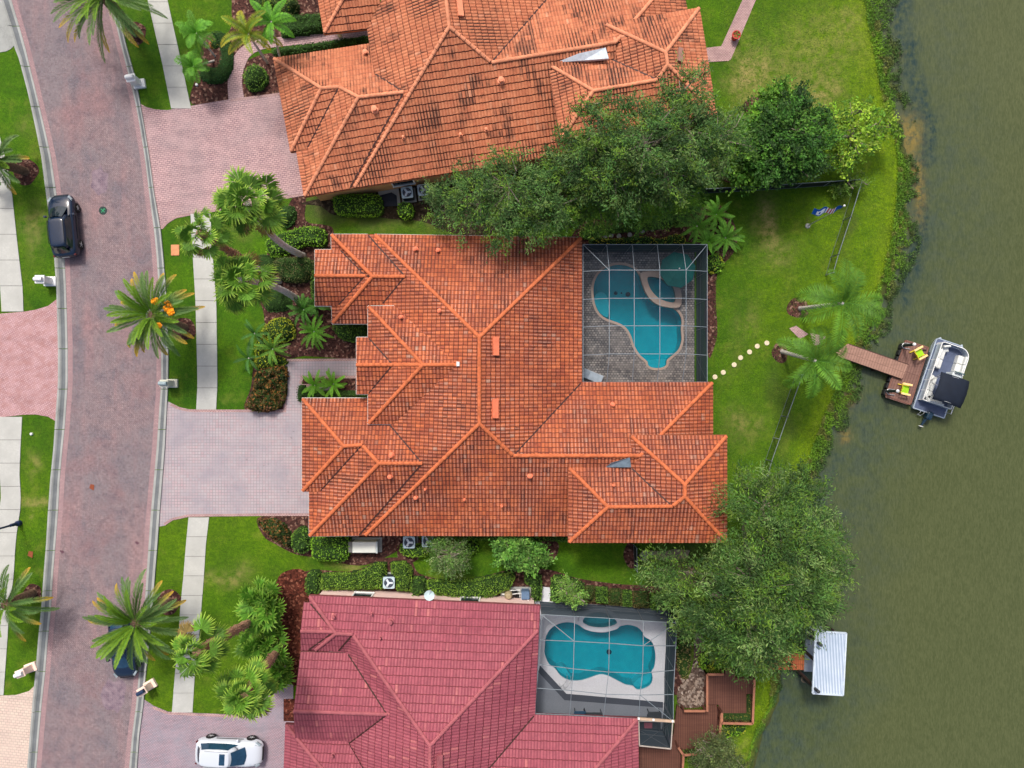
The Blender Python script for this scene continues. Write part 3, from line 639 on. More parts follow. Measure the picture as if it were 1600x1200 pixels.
        if below == 2 or (below == 1 and abs(p.z - q.z) < .25):
            for i in range(nseg):
                vs = []; fc = []
                for t, r, lift in ((0, .135, .05), (1.06, .115, .015)):
                    for kx in range(7):
                        an = math.pi * kx / 6; vs.append(p + dr * (i + t) + side * math.cos(an) * r + upv * (math.sin(an) * r * .75 + lift))
                fc += [(k, k + 1, 8 + k, 7 + k) for k in range(6)]; fc.append(tuple(range(7))); b.add(vs, fc)
        else:
            vb.bar(p + Vector((0, 0, .06)), q + Vector((0, 0, .06)), .1, .012); vb.build('valley_flashing', UNDER, o)
        if b.v: b.build('ridge_cap', capmat, o)
    return o, P
def fascia(parent, P, edges, mat, w=.07, h=.2):
    b = MB()
    for a, c in edges:
        p, q = P[a], P[c]; b.bar(p + Vector((0, 0, -.12)), q + Vector((0, 0, -.12)), w, h)
    return b.build('gutter', mat, parent)
def walls(parent, blocks, mat, inset=.45):
    """blocks: (poly px at eave, z). walls inside the overhang, one mesh"""
    b = MB(); out = []
    for poly, z in blocks:
        w_ = wpoly(poly, z); n = len(w_); area = sum(w_[i][0] * w_[(i + 1) % n][1] - w_[(i + 1) % n][0] * w_[i][1] for i in range(n)); s = 1 if area > 0 else -1; r = []
        for i in range(n):
            p0, p1, p2 = [Vector(w_[(i + k) % n]) for k in (-1, 0, 1)]; d1 = (p1 - p0).normalized(); d2 = (p2 - p1).normalized()
            n1 = Vector((-d1.y, d1.x)) * s; n2 = Vector((-d2.y, d2.x)) * s; bi = (n1 + n2); bi = bi / max(.3, bi.dot(n1))
            r.append(tuple(p1 + bi * inset))
        b.prism(r, -.05, z - .06); out.append(r)
    b.build('wall', mat, parent); return out
def window(parent, p, q, t, z0, z1, w, door=False):
    """opening on wall segment p->q (world 2D) centred at fraction t"""
    p = Vector((*p, 0)); q = Vector((*q, 0)); d = (q - p).normalized(); c = p.lerp(q, t); q4 = d.to_track_quat('X', 'Z').to_matrix().to_4x4()
    b = MB(); c1 = c + Vector((0, 0, (z0 + z1) / 2)); hh = z1 - z0
    b.box(c1 + d * (w / 2 + .04), (.09, .16, hh + .18), M=q4); b.box(c1 - d * (w / 2 + .04), (.09, .16, hh + .18), M=q4)
    b.box(c1 + Vector((0, 0, hh / 2 + .04)), (w, .16, .09), M=q4); b.box(c1 - Vector((0, 0, hh / 2 + .04)), (w + .2, .24, .09), M=q4)
    o = b.build('garage_door' if door == 2 else 'door' if door else 'window', WHITE, parent)
    b = MB(); b.box(c1, (w, .06, hh), M=q4); b.build('panel' if door == 2 else 'pane', WHITE if door == 2 else GLASS, o)
def roofhit(name, px, py):
    o = Vector((0, 0, H)); d = (W(px, py, 0) - o).normalized(); h = BVH[name].ray_cast(o, d)
    return h[0], h[1]
def boxvent(parent, name, px, py, wx, wy, mat, rz=0, h=.22):
    p, n = roofhit(name, px, py)
    if p is None: return
    b = MB(); q = Matrix.Rotation(rz, 4, 'Z'); nz = n if n.z > 0 else -n; tq = Vector((0, 0, 1)).rotation_difference(nz).to_matrix().to_4x4()
    b.box(p + nz * (h / 2 + .02), (wx, wy, h), M=tq @ q); b.box(p + nz * (h + .04), (wx + .05, wy + .05, .035), M=tq @ q)
    b.build('ridge_vent', mat, parent)
def pipes(parent, name, L, mat):
    for px, py, *r in L:
        p, n = roofhit(name, px, py)
        if p is None: continue
        r = r[0] if r else .09
        b = MB(); b.lathe(p, [(r * 2.0, -.12), (r * 1.7, .09), (r, .12), (r, .34), (r * 1.25, .35), (r * 1.25, .4), (r * .2, .43)], 12); b.build('vent_pipe', mat, parent, smooth=False)
F = lambda pts, z0=3.0, ref=None: dict(pts=pts.split(), z0=z0, ref=ref)

# ---------------- main house
VM = dict(A=(585, 366), B=(909, 371), N1=(749, 527), S1=(749, 662), C=(570, 837), D=(1000, 838), K=(802, 712), E1=(1000, 712), n1=(909, 597), n2=(1114, 597), n5=(1114, 700),
    a1=(517, 366), a2=(519, 506), a3=(582, 432), a4=(633, 432), a5=(574, 366), a6=(597, 476), a7=(578, 506), a8=(596, 500), g1=(492, 390), g2=(492, 478), g3=(492, 431), g4=(571, 431), gN=(531, 390), gS=(528, 478), gn=(518, 390), gs=(518, 478),
    f1=(575, 478), f2=(575, 663), f3=(661, 570), f4=(715, 570), f5=(617, 478), f6=(614, 663), w5=(610, 480), w6=(606, 660), h1=(557, 527), h2=(557, 616), h3=(557, 570), h4=(614, 570), hn=(575, 527), hs=(575, 616),
    k1=(472, 622), k2=(472, 768), k3=(537, 697), k4=(566, 695), k5=(592, 724), k6=(660, 724), k7=(483, 838), k9=(600, 622), k11=(500, 768), k12=(483, 768), k13=(560, 837),
    m1=(888, 730), m2=(888, 848), m3=(1136, 848), m4=(1136, 680), m5=(985, 680), m6=(985, 730), p1=(950, 792), p2=(1050, 791), p3=(1070, 776), p4=(1070, 757))
WR = ((578, 366), (566, 837))
FM = [F('A B N1'), F('A N1 S1 C k13 k6 w6 f4 w5 a6 a4 a5', 3, WR), F('C D E1 K S1'), F('B n1 K S1 N1'), F('n1 n2 E1 K'), F('n2 n5 E1'),
    F('a1 a5 a4 a3'), F('a2 a7 a8 a6 a4 a3'), F('gs a2 a3 g4 gS', 3, ((518, 366), (519, 506))), F('gn gN g4 a3 a1', 3, ((518, 366), (519, 506))), F('g1 gN g4 g3'), F('g2 gS g4 g3'),
    F('f1 f5 f4 f3', 3.9), F('f2 f6 f4 f3', 3.9), F('f2 hs h4 f3', 3.9, ((575, 478), (575, 663))), F('f1 hn h4 f3', 3.9, ((575, 478), (575, 663))), F('h1 hn h4 h3', 3.9), F('h2 hs h4 h3', 3.9),
    F('k1 k9 w6 k6 k5 k4 k3'), F('k1 k2 k3'), F('k2 k11 k4 k3'), F('k7 k12 k11 k4 k5', 3), F('k7 k13 k6 k5'),
    F('m1 m2 p1', 5), F('m1 m6 p2 p1', 5), F('m2 m3 p3 p2 p1', 5), F('m3 m4 p4 p3', 5), F('m4 m5 p4', 5), F('m5 m6 p2 p3 p4', 5)]
hm = thing('house', 'large house with weathered bright orange tile roof between the other two houses', 'house', W(760, 620))
def unparent(root):
    pass
hm.location = (0, 0, 0)
ro, P = tile_roof('main', VM, FM, {'C': 3.0, 'k13': 3.0}, T_MAIN, LIP_SHADE_MAIN, CAP_MAIN, hm, tw=.245, tl=.345)
fascia(ro, P, [('A', 'B'), ('a1', 'a5'), ('a1', 'gn'), ('a2', 'a7'), ('a2', 'gs'), ('g1', 'gN'), ('g1', 'g2'), ('g2', 'gS'), ('f1', 'f5'), ('f1', 'hn'), ('hs', 'f2'), ('f2', 'f6'), ('h1', 'hn'), ('h1', 'h2'), ('h2', 'hs'), ('k1', 'k9'), ('k1', 'k2'), ('k2', 'k11'), ('k12', 'k7'), ('k7', 'k13')], OFFW)
fascia(ro, P, [('B', 'n1'), ('n1', 'n2'), ('n2', 'n5'), ('k13', 'D'), ('m1', 'm2'), ('m2', 'm3'), ('m3', 'm4'), ('m4', 'm5'), ('m5', 'm6'), ('m6', 'm1')], simple('brown_fascia', lin(150, 84, 56)), .05, .16)
wl = walls(hm, [([(517, 366), (909, 371), (909, 597), (1000, 597), (1000, 838), (483, 838), (483, 768), (575, 768), (575, 506), (517, 506)], 3), ([(492, 390), (540, 390), (540, 478), (492, 478)], 3), ([(575, 478), (800, 478), (800, 663), (575, 663)], 3.9), ([(557, 527), (600, 527), (600, 616), (557, 616)], 3.9), ([(472, 622), (620, 622), (620, 768), (472, 768)], 3), ([(900, 597), (1114, 597), (1114, 720), (900, 720)], 3), ([(888, 730), (985, 730), (985, 680), (1136, 680), (1136, 848), (888, 848)], 5)], STUCCO)
g = wl[4]; window(hm, g[3], g[0], .5, .05, 2.3, 4.6, 2); g = wl[1]; window(hm, g[3], g[0], .5, .9, 2.3, 1.6); g = wl[3]; window(hm, g[3], g[0], .5, .05, 2.5, 1.8, 1)
g = wl[5]; window(hm, g[0], g[1], .35, .05, 2.3, 3.0, 1); g = wl[0]; window(hm, g[1], g[2], .5, .05, 2.3, 4.0, 1); window(hm, g[0], g[1], .3, .9, 2.2, 1.4); window(hm, g[0], g[1], .6, .9, 2.2, 1.4)
g = wl[6]; window(hm, g[4], g[5], .3, 1.2, 3.6, 1.4); window(hm, g[3], g[4], .5, 1.0, 3.6, 2.6); window(hm, g[4], g[5], .7, 1.2, 3.6, 1.4)
b = MB(); # walls of the raised block stand in the roof; membrane in the cricket behind it
pp = [W(946, 730, 5.0), W(956, 723, 5.3), (W(984, 715, 5.5)), W(986, 730, 5.3)]
b.add([p + Vector((0, 0, .06)) for p in pp] + [p - Vector((0, 0, .12)) for p in pp], [(0, 1, 2, 3), (0, 4, 5, 1), (1, 5, 6, 2), (2, 6, 7, 3), (3, 7, 4, 0)]); b.build('flashing', FLASHG, ro)
VNT = simple('vent_terracotta', lin(222, 120, 86))
boxvent(ro, 'main', 773, 541, .36, 1.2, VNT); boxvent(ro, 'main', 772, 638, .36, 1.25, VNT)
pipes(ro, 'main', [(650, 390, .11), (685, 392, .11), (612, 711, .12), (610, 744, .12), (650, 777, .1), (665, 764, .06), (726, 780, .06), (957, 632, .1), (828, 743, .12), (784, 790, .06), (958, 758, .05), (627, 496, .1), (687, 486, .1)], VNT)
p, n = roofhit('main', 716, 569); b = MB(); b.box((p.x, p.y, p.z + .12), (.26, .36, .3), taper=.7); b.build('ridge_end', WHITE, ro)

# ---------------- neighbour house, upper part of the photo
VN = dict(T=(702, 42), U=(768, 98), V=(962, 66), R1=(553, 294), R2=(962, 229), n1=(871, -20), n2=(1062, -50), n3=(1082, 60), q0=(427, 91), q1=(454, 238), q2=(502, 138), q3=(530, 136), q4=(560, 152), q5=(631, 144), q6=(475, 308), q7=(463, 237), q8=(480, 233), q9=(580, 68), q10=(546, 295),
    r2=(585, 115), r3=(574, 45), r4=(595, 4), r5=(606, -40), r6=(640, -150), T2=(683, -120), T3=(690, -60), bm=(845, -150), s1=(506, 53), s2=(574, 45), s3=(540, -8), s4=(595, 4), s5=(490, -40), s6=(560, -75),
    m1=(857, 101), m2=(876, 219), m3=(1120, 180), m4=(1093, 12), m5=(945, 38), m6=(953, 92), p1=(927, 142), p2=(1027, 125), p3=(1043, 101), p4=(1040, 82))
WRN = ((508, 44), (553, 294)); ERN = ((845, -150), (871, -20))
FN = [F('T R1 q10 q5 r2 r3 r4 r6 T2', 3, WRN), F('R1 R2 V U T'), F('n1 n2 V U'), F('n2 n3 V', 3), F('T U n1 bm T2', 3, ERN),
    F('q0 q9 r2 q5 q4 q3 q2'), F('q0 q1 q2'), F('q1 q8 q3 q2'), F('q6 q7 q8 q3 q4'), F('q6 q10 q5 q4'),
    F('s1 s2 s4 s6 s3'), F('s1 s5 s6 s3', 3),
    F('m1 m2 p1', 5), F('m1 m6 p2 p1', 5), F('m2 m3 p3 p2 p1', 5), F('m3 m4 p4 p3', 5), F('m4 m5 p4', 5), F('m5 m6 p2 p3 p4', 5)]
hn_ = thing('house', 'large house with salmon tile roof streaked black, next to the tall oak', 'house', (0, 0, 0))
ro, P = tile_roof('neigh', VN, FN, {'R1': 3.0}, T_NEIGH, LIP_SHADE_NEIGH, CAP_NEIGH, hn_, tw=.215, tl=.47, hgt=.045)
fascia(ro, P, [('q0', 'q9'), ('q0', 'q1'), ('q1', 'q8'), ('q7', 'q6'), ('q6', 'q10'), ('R1', 'R2'), ('s1', 's2'), ('s1', 's5'), ('r2', 'r3'), ('m1', 'm2'), ('m2', 'm3'), ('m3', 'm4'), ('m4', 'm5'), ('m5', 'm6'), ('m6', 'm1'), ('n1', 'n2'), ('n2', 'n3')], simple('salmon_fascia', lin(178, 104, 72)), .05, .16)
wl = walls(hn_, [([(462, 237), (580, 218), (600, 110), (640, 105), (625, -10), (1062, -50), (1082, 60), (962, 90), (962, 229), (475, 308)], 3), ([(427, 91), (600, 66), (620, 210), (454, 238)], 3), ([(496, -150), (700, -150), (710, 20), (620, 30), (506, 53)], 3) if False else ([(490, -60), (560, -70), (574, -5), (503, 5)], 3), ([(857, 101), (953, 92), (945, 38), (1093, 12), (1120, 180), (876, 219)], 5)], STUCCO_T)
g = wl[1]; window(hn_, g[3], g[0], .5, .05, 2.3, 4.6, 2); g = wl[0]; window(hn_, g[8], g[9], .7, .8, 2.0, 1.5); g = wl[3]; window(hn_, g[4], g[5], .3, 1, 3, 1.4); window(hn_, g[3], g[4], .5, 1, 3.4, 2.6)
b = MB(); b.lathe(W(534, 62, 0) , [(.17, 0), (.17, 2.6), (.26, 2.66), (.26, 2.85)], 16); b.build('column', WHITE, hn_)
b = MB(); pp = [W(868, 98.5, 5.12), W(905, 84, 5.55), W(946, 75, 5.75), W(951, 92, 5.6), W(912, 95, 5.3)]
b.add([p + Vector((0, 0, .07)) for p in pp] + [p - Vector((0, 0, .15)) for p in pp], [(0, 1, 2, 3, 4)] + [(i, (i + 1) % 5, 5 + (i + 1) % 5, 5 + i) for i in range(5)]); b.build('flashing', FLASH, ro)
VNN = simple('vent_salmon', lin(226, 144, 108))
boxvent(ro, 'neigh', 717, 13, .34, 1.2, VNN, R(6)); boxvent(ro, 'neigh', 1060, 88, .3, .9, simple('vent_dust', lin(150, 112, 100)), R(-5))
pipes(ro, 'neigh', [(572, 84, .13), (586, 172, .15), (783, 127, .15), (631, 216, .07), (720, 212, .08), (760, 204, .08), (925, 51, .05)], VNN)

# ---------------- crimson house, lower part of the photo
VR = dict(r1=(483, 930), r2=(844, 946), e0=(842, 983), r3=(525, 990), r4=(551, 991), R=(672, 1165), R3=(672, 1300), G1=(475, 941), G2=(484, 941), G3=(522, 987), G4=(470, 986), G5=(470, 1016), G6=(481, 1016), G7=(492, 1016), G8=(528, 1018),
    J1=(543, 1020), J2=(605, 1116), J3=(535, 1169), J4=(560, 1300), K1=(470, 1018), K2=(459, 1111), K3=(462, 1170), e1=(836, 1116), e2=(997, 1122), e3=(999, 1300), e4=(735, 1236), e5=(672, 1300), e6=(900, 1236), V1=(760, 1205), L1=(446, 1131), L2=(441, 1270), L3=(530, 1135), L4=(515, 1215), L5=(515, 1280), L6=(575, 1215))
FR = [F('r1 r2 e0 R r4 r3'), F('r1 r3 G7 G6 G3 G2', 3, ((483, 930), (488, 1016))), F('G1 G2 G3 G4'), F('G5 G6 G3 G4'), F('G7 G8 r4 r3', 3), F('R r4 G8 J1 J2 J3 J4 R3', 3, ((505, 1016), (497, 1260))),
    F('K1 J1 J2 K2'), F('K3 J3 J2 K2'), F('e0 e1 V1 e4 R3 R', 3, ((846, 946), (836, 1116))), F('e1 e2 e6 e4 V1'), F('e2 e3 e6'), F('L1 L3 L6 L4'), F('L1 L2 L5 L4')]
hr = thing('house', 'house with crimson tile roof and pink walls beside the clipped hedges', 'house', (0, 0, 0))
ro, P = tile_roof('red', VR, FR, {'e0': 3.35}, T_RED, LIP_SHADE_RED, CAP_RED, hr, tw=.215, tl=.56, hgt=.04, amp=.022)
fascia(ro, P, [('r1', 'r2'), ('r2', 'e0'), ('e0', 'e1'), ('e1', 'e2'), ('e2', 'e3'), ('G1', 'G4'), ('G4', 'G5'), ('K1', 'K2'), ('K2', 'K3'), ('K1', 'J1'), ('K3', 'J3'), ('L1', 'L2'), ('L1', 'L3')], simple('crimson_fascia', lin(120, 56, 60)), .05, .16)
wl = walls(hr, [([(483, 930), (844, 946), (836, 1180), (999, 1190), (1001, 1400), (520, 1400), (505, 1016), (475, 1016), (472, 941), (482, 941)], 3), ([(470, 1018), (560, 1020), (560, 1172), (462, 1170), (459, 1111)], 3), ([(446, 1131), (540, 1135), (540, 1400), (438, 1400)], 3)], STUCCO_P, .36)
g = wl[0]; window(hr, g[0], g[1], .2, .9, 2.1, 1.3); window(hr, g[0], g[1], .7, .9, 2.1, 1.3); pass
boxvent(ro, 'red', 685, 1192, .34, 1.2, CAP_RED); pipes(ro, 'red', [(523, 962, .09), (582, 958, .06), (611, 970, .13), (595, 995, .07), (521, 1178, .08)], CAP_RED)
# ================================================================= FOLIAGE
def jitter_cols(n, base, var=.25, rng=RNG):
    base = np.asarray(base); v = 1 + (rng.random((n, 1)) - .5) * 2 * var; h = 1 + (rng.random((n, 3)) - .5) * .25
    return np.clip(base * v * h, 0, 1)
def leaf_quads(P, size, cols, up=.6, aspect=2.4, out=None, rng=RNG):
    """diamond leaves: P (n,3) centres, size (n,) lengths; returns verts, faces, colours"""
    n = len(P); N = rng.normal(size=(n, 3)); N /= np.linalg.norm(N, axis=1)[:, None] + 1e-9; N[:, 2] = abs(N[:, 2]) + up; N /= np.linalg.norm(N, axis=1)[:, None]
    T = rng.normal(size=(n, 3)) if out is None else out + rng.normal(size=(n, 3)) * .45
    T -= (T * N).sum(1)[:, None] * N; T /= np.linalg.norm(T, axis=1)[:, None] + 1e-9; B = np.cross(N, T)
    s = np.asarray(size)[:, None]; a = T * s / 2; b = B * s / aspect / 2
    V = np.stack([P - a, P + b, P + a, P - b], 1).reshape(-1, 3); F = np.arange(4 * n).reshape(n, 4)
    return V, F, np.repeat(cols, 4, 0)
def crown_mesh(name, parts, parent, mat=None):
    V = []; F = []; Cc = []; k = 0
    for v, f, c in parts: V.append(v); F.append(f + k); Cc.append(c); k += len(v)
    return npmesh(name, np.concatenate(V), np.concatenate(F), mat or LEAF, parent, np.concatenate(Cc))
def tree(name, label, base, lobes, cols, ntwig, nleaf, leaf=.21, tw=.5, group=None, cat='tree', trunk_r=.28, aspect=3.4, seed=1, gap=.0, bark=None, twigs=60, group_=None):
    """lobes: (px,py,z,r,rz). twigs on and inside each lobe, leaves round each twig"""
    rng = np.random.default_rng(seed); root = thing(name, label, cat, W(*base), 0, group)
    bp = W(*base); LB = [(np.array(W(a, b, z)), r, rz) for a, b, z, r, rz in lobes]; wts = np.array([r * r for _, r, _ in LB]); wts /= wts.sum(); Ps = []; Ss = []; Cs = []; Os = []
    cols = [np.array(c) for c in cols]; tips = []
    for k in range(ntwig):
        c, r, rz = LB[rng.choice(len(LB), p=wts)]; d = rng.normal(size=3); d /= np.linalg.norm(d); d[2] = d[2] if rng.random() < .25 else abs(d[2])
        rad = rng.uniform(.5, 1.1) ** .6; lump = 1 + .3 * math.sin(d[0] * 5 + seed) * math.cos(d[1] * 6 + seed * 2)
        q = c + d * np.array([r, r, rz]) * rad * lump
        if gap and rng.random() < gap and vnoise(q[0:1], q[1:2], 1.1, seed)[0] < .42: continue
        if rng.random() < .5: tips.append((c, q))
        m = int(nleaf * rng.uniform(.5, 1.3)); o = d * .7 + np.array([0, 0, -.25]) + rng.normal(size=3) * .35; o /= np.linalg.norm(o)
        t = rng.random((m, 1)); pos = q + o * (t - .35) * tw * 2.2 + rng.normal(size=(m, 3)) * tw * (.30 + .08 * t) * np.array([1, 1, .5])
        cc = cols[int(rng.integers(len(cols)))] * rng.uniform(.5, 1.45)
        if q[2] < c[2] + .1 * rz: cc = cc * 1.0
        Ps.append(pos); Ss.append(leaf * rng.uniform(.6, 1.35, m)); Cs.append(jitter_cols(m, cc, .3, rng)); Os.append(np.repeat(o[None], m, 0))
    P = np.concatenate(Ps); V, F_, K = leaf_quads(P, np.concatenate(Ss), np.concatenate(Cs), .9, aspect, np.concatenate(Os), rng)
    crown_mesh('crown', [(V - np.array(bp), F_, K)], root)
    b = MB(); top = sum((c * r for c, r, _ in LB), np.zeros(3)) / sum(r for _, r, _ in LB); bpv = np.array(bp)
    fork = bpv + (top - bpv) * .45; loc = lambda p: Vector(p - bpv)
    b.tube([loc(bpv - [0, 0, .1]), loc(bpv + [.02, .03, .4]), loc(fork)], [trunk_r * 1.35, trunk_r, trunk_r * .75], 9)
    for c, r, rz in LB:
        m1 = fork + (c - fork) * .5 + rng.normal(size=3) * .2; b.tube([loc(fork), loc(m1), loc(c)], [trunk_r * .6, trunk_r * .42, trunk_r * .22], 6)
    rng.shuffle(tips)
    for c, q in tips[:twigs]:
        q = np.asarray(q); c = np.asarray(c); m1 = c + (q - c) * .5 + rng.normal(size=3) * .3; e = q + (q - c) * .08
        b.tube([loc(c), loc(m1), loc(e)], [.06, .035, .012], 4, False)
    b.build('trunk', bark or BARK, root)
    return root
def shrub(name, label, poly, h, cols, cat='shrub', group=None, leaf=.13, dens=90, z0=0.0, boxy=True, seed=2, parent_loc=True, smooth=True, up=.7, patch=None, lump=.12):
    """clipped or loose shrub from a photo outline (taken at its mid height)"""
    rng = np.random.default_rng(seed + int(poly[0][0] * 7 + poly[0][1]) % 9999); sp = smooth_poly(poly, 4) if smooth else poly
    wp = np.array(wpoly(sp, h * .6 + z0)); cen = wp.mean(0); root = thing(name, label, cat, (cen[0], cen[1], z0), 0, group); mn, mx = wp.min(0), wp.max(0)
    edge = min(.35, h * .45) if boxy else max(mx - mn) * .5
    def height(x, y):
        d = pdist(wp, x, y); e = np.clip(d / edge, 0, 1); hh = h * (.42 + .58 * np.sqrt(1 - (1 - e) ** 2)) if boxy else h * np.sqrt(np.clip(1 - (1 - e) ** 2, 0.06, 1))
        return hh * (1 + lump * 2 * (vnoise(x, y, .45, seed) - .5) + lump * 1.5 * (vnoise(x, y, 1.1, seed + 4) - .5))
    # core
    st = .16; gx = np.arange(mn[0] - st, mx[0] + st, st); gy = np.arange(mn[1] - st, mx[1] + st, st); X, Y = np.meshgrid(gx, gy); ins = inside(wp, X, Y); Z = np.where(ins, height(X, Y) * .86 - .03, -.05)
    idx = np.arange(X.size).reshape(X.shape); F_ = np.stack([idx[:-1, :-1], idx[:-1, 1:], idx[1:, 1:], idx[1:, :-1]], -1); keep = (ins[:-1, :-1] | ins[:-1, 1:] | ins[1:, 1:] | ins[1:, :-1]); 
    npmesh('stems', np.stack([X - cen[0], Y - cen[1], Z], -1).reshape(-1, 3), F_[keep], CORE, root)
    area = ins.sum() * st * st; n = int(area * dens); x = rng.uniform(mn[0], mx[0], n * 3); y = rng.uniform(mn[1], mx[1], n * 3); k = inside(wp, x, y) | (pdist(wp, x, y) < .05); x = x[k][:n]; y = y[k][:n]
    z = height(x, y) * rng.uniform(.86, 1.06, len(x))
    # sides
    per = np.hypot(*(np.roll(wp, -1, 0) - wp).T).sum(); ns = int(per * h * dens * .6); L = np.roll(wp, -1, 0) - wp; LL = np.hypot(*L.T); ii = rng.choice(len(wp), ns, p=LL / LL.sum()); tt = rng.random(ns)
    sx = wp[ii, 0] + L[ii, 0] * tt + rng.normal(size=ns) * .04; sy = wp[ii, 1] + L[ii, 1] * tt + rng.normal(size=ns) * .04; sz = rng.uniform(.05, .8, ns) * h * (.55 if not boxy else .85)
    P = np.stack([np.r_[x, sx] - cen[0], np.r_[y, sy] - cen[1], np.r_[z, sz]], -1); cols = [np.array(c) for c in cols]
    ci = (vnoise(np.r_[x, sx], np.r_[y, sy], .35, seed + 8) * len(cols) * .999 + rng.normal(size=len(P)) * .35).astype(int).clip(0, len(cols) - 1)
    K = np.array(cols)[ci] * rng.uniform(.55, 1.45, (len(P), 1)) * (.8 + .4 * vnoise(np.r_[x, sx], np.r_[y, sy], .3, seed + 2))[:, None]
    V, F2, K = leaf_quads(P, leaf * rng.uniform(.6, 1.3, len(P)), K, up, 1.7, None, rng); crown_mesh('foliage', [(V, F2, K)], root)
    return root
GB = [(.17, .36, .02), (.22, .42, .03), (.11, .26, .018)]           # bright hedge
GM = [(.10, .21, .03), (.14, .27, .03), (.06, .14, .02)]         # mid green
GD = [(.04, .11, .02), (.06, .15, .025), (.025, .07, .014)]       # dark green
GO = [(.055, .13, .028), (.085, .18, .04), (.035, .085, .02), (.14, .23, .06), (.13, .24, .025)]  # oak, greyish
LM = [(.34, .40, .02), (.42, .44, .03), (.22, .30, .02)]             # lime
OL = [(.11, .14, .03), (.08, .11, .03), (.16, .17, .04)]             # olive
RD = [(.16, .07, .03), (.09, .08, .02), (.26, .12, .03), (.04, .05, .015)]  # croton
BR = [(.12, .09, .03), (.09, .10, .025), (.07, .08, .02)]
